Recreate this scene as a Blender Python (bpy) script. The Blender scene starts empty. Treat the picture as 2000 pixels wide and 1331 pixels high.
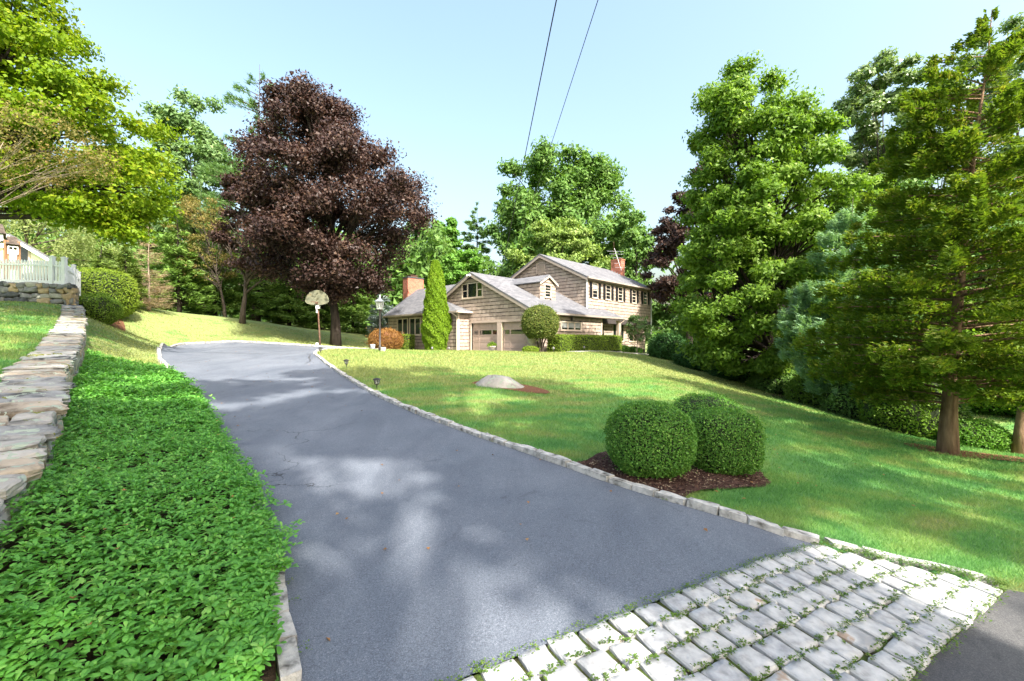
import bpy, bmesh, math, random
import numpy as np
from mathutils import Vector, Matrix, geometry

random.seed(7)
RNG = np.random.default_rng(11)
scene = bpy.context.scene
COL = scene.collection

# ---------------------------------------------------------------- camera, sky, sun, exposure
F = 850.0                      # focal length in pixels of the 2000 px wide photograph
CX, CY, CAMZ = 1000.0, 666.0, 1.6
cam_d = bpy.data.cameras.new('camera')
cam_d.sensor_width = 36.0
cam_d.lens = 36.0 * F / 2000.0
cam_d.clip_start = 0.05
cam_d.clip_end = 2000.0
cam = bpy.data.objects.new('camera', cam_d)
cam.location = (0, 0, CAMZ)
cam.rotation_euler = (math.pi / 2, 0, 0)
COL.objects.link(cam)
scene.camera = cam

SUN_AZ = math.atan2(0.585, -0.81)
SUN_EL = math.radians(46)
world = bpy.data.worlds.new('World')
scene.world = world
world.use_nodes = True
wn = world.node_tree
bg = wn.nodes['Background']
sky = wn.nodes.new('ShaderNodeTexSky')
sky.sky_type = 'NISHITA'
sky.sun_disc = False
sky.sun_elevation = SUN_EL
sky.sun_rotation = SUN_AZ
sky.altitude = 0
sky.air_density = 1.8
sky.dust_density = 7.0
sky.ozone_density = 3.0
wn.links.new(sky.outputs['Color'], bg.inputs['Color'])
bg.inputs['Strength'].default_value = 0.142
sun_d = bpy.data.lights.new('sun', 'SUN')
sun_d.energy = 4.0
sun_d.angle = math.radians(0.55)
sun_d.color = (1.0, 0.95, 0.86)
sun = bpy.data.objects.new('sun', sun_d)
sv = Vector((math.sin(SUN_AZ) * math.cos(SUN_EL), math.cos(SUN_AZ) * math.cos(SUN_EL), math.sin(SUN_EL)))
sun.rotation_euler = (-sv).to_track_quat('-Z', 'Y').to_euler()
sun.location = sv * 60
COL.objects.link(sun)
scene.view_settings.view_transform = 'Standard'
scene.view_settings.look = 'None'
scene.view_settings.gamma = 1.0
scene.view_settings.exposure = 1.65
scene.view_settings.use_curve_mapping = False
scene.render.engine = 'CYCLES'
scene.cycles.max_bounces = 6
scene.cycles.diffuse_bounces = 4
scene.cycles.transmission_bounces = 4
scene.cycles.transparent_max_bounces = 4
scene.cycles.use_denoising = True


# ---------------------------------------------------------------- helpers
def P(px, py, Y):
    """Place seen at photo pixel (px, py) at the true distance Y in front of the camera."""
    return ((px - CX) / F * Y, Y, CAMZ - (py - CY) / F * Y)


def PXX(px, Y):
    return (px - CX) / F * Y


def PZ(py, Y):
    return CAMZ - (py - CY) / F * Y


def tag(o, label=None, cat=None, group=None, kind=None):
    if label: o['label'] = label
    if cat: o['category'] = cat
    if group: o['group'] = group
    if kind: o['kind'] = kind
    return o


def empty(name, loc=(0, 0, 0), rz=0.0):
    o = bpy.data.objects.new(name, None)
    o.location = loc
    o.rotation_euler = (0, 0, rz)
    o.empty_display_size = 0.3
    COL.objects.link(o)
    return o


def link(name, me, mat=None, parent=None, loc=None):
    o = bpy.data.objects.new(name, me)
    COL.objects.link(o)
    if mat is not None and len(me.materials) == 0:
        me.materials.append(mat)
    if parent is not None:
        o.parent = parent
    if loc is not None:
        o.location = loc
    return o


def np_mesh(name, V, Fs, smooth=False):
    """V (n,3); Fs (m,k) all faces with k corners."""
    V = np.ascontiguousarray(V, dtype=np.float32)
    Fs = np.ascontiguousarray(Fs, dtype=np.int32)
    me = bpy.data.meshes.new(name)
    m, k = Fs.shape
    me.vertices.add(len(V))
    me.vertices.foreach_set('co', V.ravel())
    me.loops.add(m * k)
    me.loops.foreach_set('vertex_index', Fs.ravel())
    me.polygons.add(m)
    me.polygons.foreach_set('loop_start', np.arange(0, m * k, k, dtype=np.int32))
    try:
        me.polygons.foreach_set('loop_total', np.full(m, k, dtype=np.int32))
    except Exception:
        pass
    if smooth:
        me.polygons.foreach_set('use_smooth', np.ones(m, dtype=bool))
    me.update(calc_edges=True)
    me.validate()
    return me


class MB:
    """Collects boxes, prisms and tubes into one mesh."""
    def __init__(self):
        self.v, self.f = [], []

    def add(self, vs, fs):
        b = len(self.v)
        self.v += [tuple(p) for p in vs]
        self.f += [tuple(i + b for i in q) for q in fs]
        return self

    def box(self, x0, x1, y0, y1, z0, z1):
        vs = [(x0, y0, z0), (x1, y0, z0), (x1, y1, z0), (x0, y1, z0), (x0, y0, z1), (x1, y0, z1), (x1, y1, z1), (x0, y1, z1)]
        return self.add(vs, [(0, 3, 2, 1), (4, 5, 6, 7), (0, 1, 5, 4), (1, 2, 6, 5), (2, 3, 7, 6), (3, 0, 4, 7)])

    def hexa(self, c):
        return self.add(c, [(0, 3, 2, 1), (4, 5, 6, 7), (0, 1, 5, 4), (1, 2, 6, 5), (2, 3, 7, 6), (3, 0, 4, 7)])

    def prism(self, poly, vec):
        """poly: list of 3D points; extruded by vec."""
        n = len(poly)
        vs = list(poly) + [tuple(Vector(p) + Vector(vec)) for p in poly]
        fs = [tuple(range(n))[::-1], tuple(range(n, 2 * n))]
        fs += [(i, (i + 1) % n, n + (i + 1) % n, n + i) for i in range(n)]
        return self.add(vs, fs)

    def tube(self, pts, radii, n=8, cap=True):
        pts = [Vector(p) for p in pts]
        if not hasattr(radii, '__len__'):
            radii = [radii] * len(pts)
        b = len(self.v)
        for i, p in enumerate(pts):
            d = (pts[min(i + 1, len(pts) - 1)] - pts[max(i - 1, 0)])
            if d.length < 1e-9: d = Vector((0, 0, 1))
            d.normalize()
            a = d.cross(Vector((0.31, 0.95, 0.05)) if abs(d.z) > 0.9 else Vector((0, 0, 1))).normalized()
            c = d.cross(a)
            for j in range(n):
                t = 2 * math.pi * j / n
                self.v.append(tuple(p + (a * math.cos(t) + c * math.sin(t)) * radii[i]))
        for i in range(len(pts) - 1):
            for j in range(n):
                self.f.append((b + i * n + j, b + i * n + (j + 1) % n, b + (i + 1) * n + (j + 1) % n, b + (i + 1) * n + j))
        if cap:
            self.f.append(tuple(b + j for j in range(n))[::-1])
            self.f.append(tuple(b + (len(pts) - 1) * n + j for j in range(n)))
        return self

    def lathe(self, prof, n=16, c=(0, 0, 0)):
        b = len(self.v)
        for r, z in prof:
            for j in range(n):
                t = 2 * math.pi * j / n
                self.v.append((c[0] + r * math.cos(t), c[1] + r * math.sin(t), c[2] + z))
        for i in range(len(prof) - 1):
            for j in range(n):
                self.f.append((b + i * n + j, b + i * n + (j + 1) % n, b + (i + 1) * n + (j + 1) % n, b + (i + 1) * n + j))
        self.f.append(tuple(b + j for j in range(n))[::-1])
        self.f.append(tuple(b + (len(prof) - 1) * n + j for j in range(n)))
        return self

    def mesh(self, name, smooth=False):
        me = bpy.data.meshes.new(name)
        me.from_pydata(self.v, [], self.f)
        if smooth:
            me.polygons.foreach_set('use_smooth', np.ones(len(me.polygons), dtype=bool))
        me.update()
        return me

    def build(self, name, mat, parent=None, smooth=False, loc=None):
        return link(name, self.mesh(name, smooth), mat, parent, loc)


# ---------------------------------------------------------------- materials
def new_mat(name):
    m = bpy.data.materials.new(name)
    m.use_nodes = True
    nt = m.node_tree
    b = nt.nodes['Principled BSDF']
    return m, nt, b


def node(nt, kind, **kw):
    n = nt.nodes.new(kind)
    for k, v in kw.items():
        if k in n.inputs.keys():
            n.inputs[k].default_value = v
        else:
            setattr(n, k, v)
    return n


def rgba(c):
    return (c[0], c[1], c[2], 1.0)


def ramp(nt, fac, stops):
    r = nt.nodes.new('ShaderNodeValToRGB')
    el = r.color_ramp.elements
    el[0].position, el[0].color = stops[0][0], rgba(stops[0][1])
    el[1].position, el[1].color = stops[-1][0], rgba(stops[-1][1])
    for p, c in stops[1:-1]:
        e = el.new(p); e.color = rgba(c)
    nt.links.new(fac, r.inputs['Fac'])
    return r.outputs['Color']


def mixc(nt, fac, a, b, mode='MIX'):
    m = nt.nodes.new('ShaderNodeMix')
    m.data_type = 'RGBA'
    m.blend_type = mode
    for s, v in ((m.inputs[0], fac), (m.inputs[6], a), (m.inputs[7], b)):
        if hasattr(v, 'links'): nt.links.new(v, s)
        elif isinstance(v, (int, float)): s.default_value = v
        else: s.default_value = rgba(v)
    return m.outputs[2]


def coords(nt, kind='Object', scale=(1, 1, 1), rot=(0, 0, 0)):
    if kind == 'World':
        out = nt.nodes.new('ShaderNodeNewGeometry').outputs['Position']
    else:
        out = nt.nodes.new('ShaderNodeTexCoord').outputs[kind]
    mp = nt.nodes.new('ShaderNodeMapping')
    mp.inputs['Scale'].default_value = scale
    mp.inputs['Rotation'].default_value = rot
    nt.links.new(out, mp.inputs['Vector'])
    return mp.outputs['Vector']


def noise(nt, vec, scale, detail=4, rough=0.55, dist=0.0):
    n = nt.nodes.new('ShaderNodeTexNoise')
    n.inputs['Scale'].default_value = scale
    n.inputs['Detail'].default_value = detail
    n.inputs['Roughness'].default_value = rough
    n.inputs['Distortion'].default_value = dist
    nt.links.new(vec, n.inputs['Vector'])
    return n.outputs['Fac']


def bump(nt, b, h, strength=0.4, dist=0.02):
    n = nt.nodes.new('ShaderNodeBump')
    n.inputs['Strength'].default_value = strength
    n.inputs['Distance'].default_value = dist
    nt.links.new(h, n.inputs['Height'])
    nt.links.new(n.outputs['Normal'], b.inputs['Normal'])


def mat_noise(name, stops, scale=4.0, rough=0.8, kind='Object', bscale=None, bstr=0.3, bdist=0.01, spec=0.3, detail=5, stretch=(1, 1, 1)):
    m, nt, b = new_mat(name)
    v = coords(nt, kind, stretch)
    nt.links.new(ramp(nt, noise(nt, v, scale, detail), stops), b.inputs['Base Color'])
    b.inputs['Roughness'].default_value = rough
    b.inputs['Specular IOR Level'].default_value = spec
    if bscale:
        bump(nt, b, noise(nt, v, bscale, 6, 0.65), bstr, bdist)
    return m


def mat_flat(name, col, rough=0.6, metal=0.0, spec=0.4, var=0.12, scale=6.0):
    lo = tuple(c * (1 - var) for c in col); hi = tuple(min(1, c * (1 + var)) for c in col)
    m, nt, b = new_mat(name)
    v = coords(nt, 'Object')
    nt.links.new(ramp(nt, noise(nt, v, scale, 4), [(0.3, lo), (0.7, hi)]), b.inputs['Base Color'])
    b.inputs['Roughness'].default_value = rough
    b.inputs['Metallic'].default_value = metal
    b.inputs['Specular IOR Level'].default_value = spec
    return m


def mat_leaf(name, c1, c2, c3=None, trans=0.30, rough=0.5, spec=0.15, cscale=0.5, tint=None, per_leaf=0.55):
    """Leaf: colour varies from leaf to leaf and from clump to clump."""
    m, nt, b = new_mat(name)
    g = nt.nodes.new('ShaderNodeNewGeometry')
    stops = [(0.0, c1), (1.0, c2)] if c3 is None else [(0.0, c1), (0.62, c2), (1.0, c3)]
    n = noise(nt, g.outputs['Position'], cscale, 3)
    mt = node(nt, 'ShaderNodeMath', operation='MULTIPLY')
    nt.links.new(g.outputs['Random Per Island'], mt.inputs[0]); mt.inputs[1].default_value = per_leaf
    ma = node(nt, 'ShaderNodeMath', operation='MULTIPLY_ADD')
    nt.links.new(n, ma.inputs[0]); ma.inputs[1].default_value = 1.5 * (1 - per_leaf)
    ma.inputs[2].default_value = -0.25 * (1 - per_leaf)
    ad = node(nt, 'ShaderNodeMath', operation='ADD', use_clamp=True)
    nt.links.new(mt.outputs[0], ad.inputs[0]); nt.links.new(ma.outputs[0], ad.inputs[1])
    colr = ramp(nt, ad.outputs[0], stops)
    nt.links.new(colr, b.inputs['Base Color'])
    b.inputs['Roughness'].default_value = rough
    b.inputs['Specular IOR Level'].default_value = spec
    tr = nt.nodes.new('ShaderNodeBsdfTranslucent')
    tcol = mixc(nt, 1.0, colr, tint or (1.25, 1.3, 0.55), 'MULTIPLY')
    nt.links.new(tcol, tr.inputs['Color'])
    mx = nt.nodes.new('ShaderNodeMixShader')
    mx.inputs[0].default_value = trans
    nt.links.new(b.outputs[0], mx.inputs[1]); nt.links.new(tr.outputs[0], mx.inputs[2])
    nt.links.new(mx.outputs[0], nt.nodes['Material Output'].inputs['Surface'])
    return m


M = {}
# lawn: sun-bleached yellow-green with greener patches
def make_lawn_mat(name='lawn_turf', blade=False):
    m, nt, b = new_mat(name)
    v = coords(nt, 'World')
    big = noise(nt, v, 0.20, 3)
    mid = noise(nt, coords(nt, 'World', (1, 1.6, 1), (0, 0, 0.5)), 0.9, 5, 0.6, 0.4)
    fine = noise(nt, v, 14.0, 5, 0.7)
    # lush turf near the street and down the slope, dry turf on the sunny rise
    se = nt.nodes.new('ShaderNodeSeparateXYZ'); nt.links.new(v, se.inputs[0])
    mr = nt.nodes.new('ShaderNodeMapRange'); mr.inputs['From Min'].default_value = 6.0; mr.inputs['From Max'].default_value = 16.0
    sl = node(nt, 'ShaderNodeMath', operation='MULTIPLY_ADD'); nt.links.new(se.outputs['X'], sl.inputs[0]); sl.inputs[1].default_value = -0.55; nt.links.new(se.outputs['Y'], sl.inputs[2])
    nt.links.new(sl.outputs[0], mr.inputs['Value'])
    ad = node(nt, 'ShaderNodeMath', operation='MULTIPLY_ADD'); xy_ = node(nt, 'ShaderNodeMath', operation='ADD'); nt.links.new(se.outputs['X'], xy_.inputs[0]); nt.links.new(se.outputs['Y'], xy_.inputs[1])
    m2 = nt.nodes.new('ShaderNodeMapRange'); m2.inputs['From Min'].default_value = -0.8; m2.inputs['From Max'].default_value = 1.6; m2.inputs['To Min'].default_value = 0.25
    nt.links.new(xy_.outputs[0], m2.inputs['Value'])
    mm = node(nt, 'ShaderNodeMath', operation='MULTIPLY'); nt.links.new(mr.outputs[0], mm.inputs[0]); nt.links.new(m2.outputs[0], mm.inputs[1])
    nt.links.new(mm.outputs[0], ad.inputs[0]); ad.inputs[1].default_value = 0.26; nt.links.new(mid, ad.inputs[2])
    ad2 = node(nt, 'ShaderNodeMath', operation='MULTIPLY_ADD'); nt.links.new(big, ad2.inputs[0]); ad2.inputs[1].default_value = 0.40; nt.links.new(ad.outputs[0], ad2.inputs[2])
    # faint mower stripes
    wv = nt.nodes.new('ShaderNodeTexWave'); wv.inputs['Scale'].default_value = 0.42; wv.inputs['Distortion'].default_value = 1.2; wv.inputs['Detail'].default_value = 1.0
    nt.links.new(coords(nt, 'World', (1, 1, 0), (0, 0, 0.95)), wv.inputs['Vector'])
    ad3 = node(nt, 'ShaderNodeMath', operation='MULTIPLY_ADD'); nt.links.new(wv.outputs['Fac'], ad3.inputs[0]); ad3.inputs[1].default_value = 0.12; nt.links.new(ad2.outputs[0], ad3.inputs[2])
    c = ramp(nt, ad3.outputs[0], [(0.54, (0.072, 0.210, 0.060)), (0.72, (0.125, 0.285, 0.076)), (0.87, (0.190, 0.305, 0.080)), (0.97, (0.255, 0.300, 0.105))])
    c = mixc(nt, 0.55, c, ramp(nt, fine, [(0.3, (0.45, 0.45, 0.45)), (0.7, (1.0, 1.0, 1.0))]), 'MULTIPLY') if not blade else c
    if blade:
        g = nt.nodes.new('ShaderNodeNewGeometry')
        c = mixc(nt, 0.75, c, ramp(nt, g.outputs['Random Per Island'], [(0.0, (0.75, 0.80, 0.70)), (0.7, (1.45, 1.40, 1.25)), (1.0, (2.1, 1.75, 1.75))]), 'MULTIPLY')
    nt.links.new(c, b.inputs['Base Color'])
    b.inputs['Roughness'].default_value = 0.75
    b.inputs['Specular IOR Level'].default_value = 0.2
    if blade:
        tr = nt.nodes.new('ShaderNodeBsdfTranslucent')
        nt.links.new(c, tr.inputs['Color'])
        mx = nt.nodes.new('ShaderNodeMixShader'); mx.inputs[0].default_value = 0.45
        nt.links.new(b.outputs[0], mx.inputs[1]); nt.links.new(tr.outputs[0], mx.inputs[2])
        nt.links.new(mx.outputs[0], nt.nodes['Material Output'].inputs['Surface'])
    else:
        bump(nt, b, noise(nt, v, 30.0, 6, 0.75), 0.9, 0.03)
    return m


M['lawn'] = make_lawn_mat()
M['blade'] = make_lawn_mat('grass_blade', True)


def make_asphalt(name, lo, hi, crack=True):
    m, nt, b = new_mat(name)
    v = coords(nt, 'World')
    c = ramp(nt, noise(nt, v, 0.55, 4, 0.6, 0.5), [(0.35, lo), (0.65, hi)])
    grit = noise(nt, v, 170.0, 2, 0.8)
    c = mixc(nt, 0.75, c, ramp(nt, grit, [(0.32, (0.50, 0.50, 0.52)), (0.52, (1, 1, 1)), (0.66, (1.9, 1.8, 1.75))]), 'MULTIPLY')
    c = mixc(nt, 0.5, c, ramp(nt, noise(nt, v, 75.0, 3, 0.75), [(0.34, (0.50, 0.50, 0.52)), (0.5, (1.0, 1.0, 1.0)), (0.66, (1.6, 1.58, 1.52))]), 'MULTIPLY')
    c = mixc(nt, 0.6, c, ramp(nt, noise(nt, coords(nt, 'World', (1, 0.35, 1), (0, 0, -0.7)), 1.6, 5, 0.65, 0.8), [(0.35, (0.78, 0.78, 0.80)), (0.65, (1.15, 1.15, 1.12))]), 'MULTIPLY')
    st = noise(nt, v, 2.7, 6, 0.6, 1.2)
    c = mixc(nt, 0.8, c, ramp(nt, st, [(0.63, (1, 1, 1)), (0.72, (0.62, 0.62, 0.64))]), 'MULTIPLY')
    if crack:
        vo = nt.nodes.new('ShaderNodeTexVoronoi')
        vo.feature = 'DISTANCE_TO_EDGE'
        vo.inputs['Scale'].default_value = 0.33
        wob = nt.nodes.new('ShaderNodeVectorMath'); wob.operation = 'MULTIPLY_ADD'
        nz = nt.nodes.new('ShaderNodeTexNoise'); nz.inputs['Scale'].default_value = 2.2; nz.inputs['Detail'].default_value = 6
        nt.links.new(v, nz.inputs['Vector'])
        nt.links.new(nz.outputs['Color'], wob.inputs[0]); wob.inputs[1].default_value = (0.9, 0.9, 0.9); nt.links.new(v, wob.inputs[2])
        nt.links.new(wob.outputs[0], vo.inputs['Vector'])
        gate = noise(nt, v, 0.5, 2)
        fac = ramp(nt, vo.outputs['Distance'], [(0.0, (1, 1, 1)), (0.0035, (0, 0, 0))])
        g2 = ramp(nt, gate, [(0.52, (0, 0, 0)), (0.58, (1, 1, 1))])
        fac = mixc(nt, 1.0, fac, g2, 'MULTIPLY')
        sep = nt.nodes.new('ShaderNodeSeparateColor'); nt.links.new(fac, sep.inputs[0])
        c = mixc(nt, sep.outputs[0], c, (0.02, 0.02, 0.022))
    nt.links.new(c, b.inputs['Base Color'])
    b.inputs['Roughness'].default_value = 0.72
    b.inputs['Specular IOR Level'].default_value = 0.35
    bump(nt, b, grit, 0.5, 0.004)
    return m


M['asphalt'] = make_asphalt('driveway_asphalt', (0.094, 0.109, 0.135), (0.130, 0.145, 0.172))
M['street'] = make_asphalt('street_asphalt', (0.050, 0.050, 0.054), (0.085, 0.083, 0.082))
M['seal'] = mat_noise('crack_sealer', [(0.3, (0.055, 0.057, 0.065)), (0.7, (0.085, 0.087, 0.095))], 20, 0.5, 'World')
M['granite'] = mat_noise('pale_granite', [(0.30, (0.28, 0.275, 0.268)), (0.48, (0.40, 0.395, 0.385)), (0.68, (0.49, 0.48, 0.465))], 16, 0.85, 'World', 45, 0.5, 0.01, 0.25, 8)
M['granite_rust'] = mat_noise('rust_stained_granite', [(0.32, (0.26, 0.26, 0.26)), (0.58, (0.46, 0.45, 0.43)), (0.66, (0.36, 0.27, 0.20))], 8, 0.85, 'World', 45, 0.5, 0.01, 0.25, 8)
M['granite_grey'] = mat_noise('grey_granite', [(0.30, (0.24, 0.24, 0.242)), (0.5, (0.34, 0.34, 0.342)), (0.68, (0.43, 0.43, 0.43))], 18, 0.85, 'World', 50, 0.5, 0.01, 0.25, 8)
M['kerb'] = mat_noise('kerb_granite', [(0.30, (0.10, 0.095, 0.085)), (0.46, (0.36, 0.35, 0.33)), (0.62, (0.52, 0.50, 0.47))], 11, 0.9, 'World', 40, 0.8, 0.02, 0.2, 8)
M['soil'] = mat_noise('soil', [(0.3, (0.022, 0.016, 0.010)), (0.7, (0.055, 0.040, 0.026))], 18, 0.95, 'World', 40, 0.8, 0.02, 0.1)
M['mulch'] = mat_noise('bark_mulch', [(0.28, (0.022, 0.012, 0.010)), (0.5, (0.075, 0.040, 0.032)), (0.66, (0.120, 0.070, 0.055)), (0.74, (0.30, 0.24, 0.17))], 34, 0.95, 'World', 60, 1.0, 0.03, 0.1, 7)
M['mulch_red'] = mat_noise('red_bark_mulch', [(0.28, (0.10, 0.045, 0.028)), (0.55, (0.20, 0.095, 0.055)), (0.75, (0.30, 0.17, 0.10))], 30, 0.95, 'World', 60, 1.0, 0.03, 0.1, 7)


def make_lichen_stone(name, base, dark, moss=0.62):
    m, nt, b = new_mat(name)
    v = coords(nt, 'World')
    c = ramp(nt, noise(nt, v, 3.2, 8, 0.62, 0.3), [(0.33, dark), (0.5, base), (0.66, tuple(min(1, x * 1.3) for x in base))])
    li = noise(nt, v, 7.0, 6, 0.6, 0.6)
    lf = nt.nodes.new('ShaderNodeMath'); lf.operation = 'GREATER_THAN'; nt.links.new(li, lf.inputs[0]); lf.inputs[1].default_value = 0.575
    c = mixc(nt, lf.outputs[0], c, (0.30, 0.34, 0.27))
    mo = noise(nt, v, 4.1, 7, 0.6, 0.9)
    mf = nt.nodes.new('ShaderNodeMath'); mf.operation = 'GREATER_THAN'; nt.links.new(mo, mf.inputs[0]); mf.inputs[1].default_value = moss
    c = mixc(nt, mf.outputs[0], c, (0.14, 0.15, 0.025))
    nt.links.new(c, b.inputs['Base Color'])
    b.inputs['Roughness'].default_value = 0.92
    b.inputs['Specular IOR Level'].default_value = 0.15
    bump(nt, b, noise(nt, v, 34.0, 8, 0.7), 0.6, 0.012)
    return m


M['wall_a'] = make_lichen_stone('lichen_stone_pale', (0.30, 0.28, 0.25), (0.085, 0.08, 0.07))
M['wall_b'] = make_lichen_stone('lichen_stone_grey', (0.22, 0.22, 0.215), (0.06, 0.06, 0.06), 0.64)
M['wall_c'] = make_lichen_stone('lichen_stone_warm', (0.33, 0.275, 0.21), (0.11, 0.085, 0.06), 0.66)
M['field_grey'] = mat_noise('fieldstone_grey', [(0.3, (0.13, 0.13, 0.13)), (0.7, (0.27, 0.27, 0.25))], 4, 0.9, 'World', 25, 0.7, 0.02)
M['field_dark'] = mat_noise('fieldstone_dark', [(0.3, (0.05, 0.055, 0.06)), (0.7, (0.12, 0.125, 0.13))], 4, 0.9, 'World', 25, 0.7, 0.02)
M['field_tan'] = mat_noise('fieldstone_tan', [(0.3, (0.30, 0.22, 0.12)), (0.7, (0.44, 0.35, 0.22))], 4, 0.9, 'World', 25, 0.7, 0.02)
M['field_pale'] = mat_noise('fieldstone_pale', [(0.3, (0.28, 0.27, 0.22)), (0.7, (0.42, 0.41, 0.34))], 4, 0.9, 'World', 25, 0.7, 0.02)
M['mortar'] = mat_noise('mortar', [(0.3, (0.07, 0.06, 0.05)), (0.7, (0.13, 0.12, 0.10))], 8, 0.95, 'World', 30, 0.6, 0.02)
M['boulder'] = make_lichen_stone('boulder_granite', (0.32, 0.30, 0.275), (0.20, 0.185, 0.165), 0.72)
M['white_paint'] = mat_flat('white_paint', (0.78, 0.79, 0.80), 0.45, 0, 0.4, 0.04)
M['trim'] = mat_flat('taupe_trim', (0.47, 0.372, 0.305), 0.6, 0, 0.3, 0.06)
M['fascia'] = mat_flat('grey_fascia', (0.34, 0.285, 0.245), 0.6, 0, 0.3, 0.06)
M['pale_trim'] = mat_flat('cream_trim', (0.56, 0.465, 0.375), 0.6, 0, 0.3, 0.05)
M['shadow_backing'] = mat_flat('siding_shadow_backing', (0.050, 0.042, 0.040), 0.9)  # near-black: shows between shake courses as painted shadow lines
M['joint'] = mat_noise('mossy_joint', [(0.36, (0.035, 0.028, 0.018)), (0.5, (0.06, 0.075, 0.02)), (0.66, (0.085, 0.13, 0.03))], 9, 0.95, 'World', 60, 0.9, 0.02, 0.1)
M['black_paint'] = mat_flat('black_paint', (0.012, 0.012, 0.015), 0.5, 0, 0.4)
M['door'] = mat_flat('taupe_door', (0.40, 0.305, 0.245), 0.6, 0, 0.3, 0.05)
M['dark_bronze'] = mat_flat('dark_bronze', (0.05, 0.045, 0.045), 0.45, 0.5, 0.4)
M['lead'] = mat_flat('lead_flashing', (0.05, 0.05, 0.055), 0.6)
M['alu'] = mat_flat('aluminium', (0.55, 0.56, 0.58), 0.35, 0.8)
M['rust'] = mat_noise('rusty_steel', [(0.3, (0.085, 0.045, 0.033)), (0.7, (0.17, 0.10, 0.065))], 9, 0.85)
M['board'] = mat_noise('weathered_backboard', [(0.35, (0.12, 0.125, 0.085)), (0.6, (0.18, 0.18, 0.12)), (0.75, (0.16, 0.13, 0.07))], 3.5, 0.7)
M['cream_wall'] = mat_flat('cream_siding', (0.72, 0.66, 0.52), 0.7, 0, 0.3, 0.05)
M['cedar_wood'] = mat_noise('cedar_wood', [(0.3, (0.18, 0.09, 0.045)), (0.7, (0.34, 0.19, 0.10))], 5, 0.8, 'Object', None, stretch=(1, 1, 0.15))
M['terracotta'] = mat_flat('pale_pot', (0.55, 0.47, 0.37), 0.8)
M['concrete'] = mat_noise('concrete', [(0.3, (0.36, 0.35, 0.33)), (0.7, (0.48, 0.47, 0.45))], 6, 0.9)


def make_siding():
    m, nt, b = new_mat('shake_siding')
    g = nt.nodes.new('ShaderNodeNewGeometry')
    c = ramp(nt, g.outputs['Random Per Island'], [(0.0, (0.325, 0.256, 0.210)), (0.5, (0.392, 0.310, 0.256)), (1.0, (0.460, 0.368, 0.306))])
    v = coords(nt, 'Object', (14, 14, 0.9))
    c = mixc(nt, 0.35, c, ramp(nt, noise(nt, v, 4, 4), [(0.3, (0.75, 0.75, 0.75)), (0.7, (1.1, 1.1, 1.1))]), 'MULTIPLY')
    nt.links.new(c, b.inputs['Base Color'])
    b.inputs['Roughness'].default_value = 0.8
    b.inputs['Specular IOR Level'].default_value = 0.2
    bump(nt, b, noise(nt, v, 6, 3), 0.35, 0.01)
    return m


M['siding'] = make_siding()


def make_roof():
    m, nt, b = new_mat('asphalt_roof_shingle')
    v = coords(nt, 'Object')
    br = nt.nodes.new('ShaderNodeTexBrick')
    br.inputs['Scale'].default_value = 1.0
    br.inputs['Brick Width'].default_value = 0.32
    br.inputs['Row Height'].default_value = 0.075
    br.inputs['Mortar Size'].default_value = 0.006
    br.inputs['Bias'].default_value = 0.0
    br.inputs['Color1'].default_value = rgba((0.115, 0.118, 0.130))
    br.inputs['Color2'].default_value = rgba((0.178, 0.180, 0.196))
    br.inputs['Mortar'].default_value = rgba((0.11, 0.108, 0.11))
    # rows follow height, tabs run along the eave
    se = nt.nodes.new('ShaderNodeSeparateXYZ'); nt.links.new(v, se.inputs[0])
    ad = node(nt, 'ShaderNodeMath', operation='ADD'); nt.links.new(se.outputs['X'], ad.inputs[0]); nt.links.new(se.outputs['Y'], ad.inputs[1])
    co = nt.nodes.new('ShaderNodeCombineXYZ'); nt.links.new(ad.outputs[0], co.inputs['X']); nt.links.new(se.outputs['Z'], co.inputs['Y'])
    nt.links.new(co.outputs[0], br.inputs['Vector'])
    c = mixc(nt, 0.6, br.outputs['Color'], ramp(nt, noise(nt, v, 0.8, 5), [(0.3, (0.72, 0.72, 0.75)), (0.7, (1.12, 1.1, 1.08))]), 'MULTIPLY')
    c = mixc(nt, 0.4, c, ramp(nt, noise(nt, v, 22, 3), [(0.3, (0.7, 0.7, 0.7)), (0.7, (1.2, 1.2, 1.2))]), 'MULTIPLY')
    nt.links.new(c, b.inputs['Base Color'])
    b.inputs['Roughness'].default_value = 0.9
    b.inputs['Specular IOR Level'].default_value = 0.2
    bump(nt, b, br.outputs['Fac'], -0.4, 0.01)
    return m


M['roof'] = make_roof()


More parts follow.
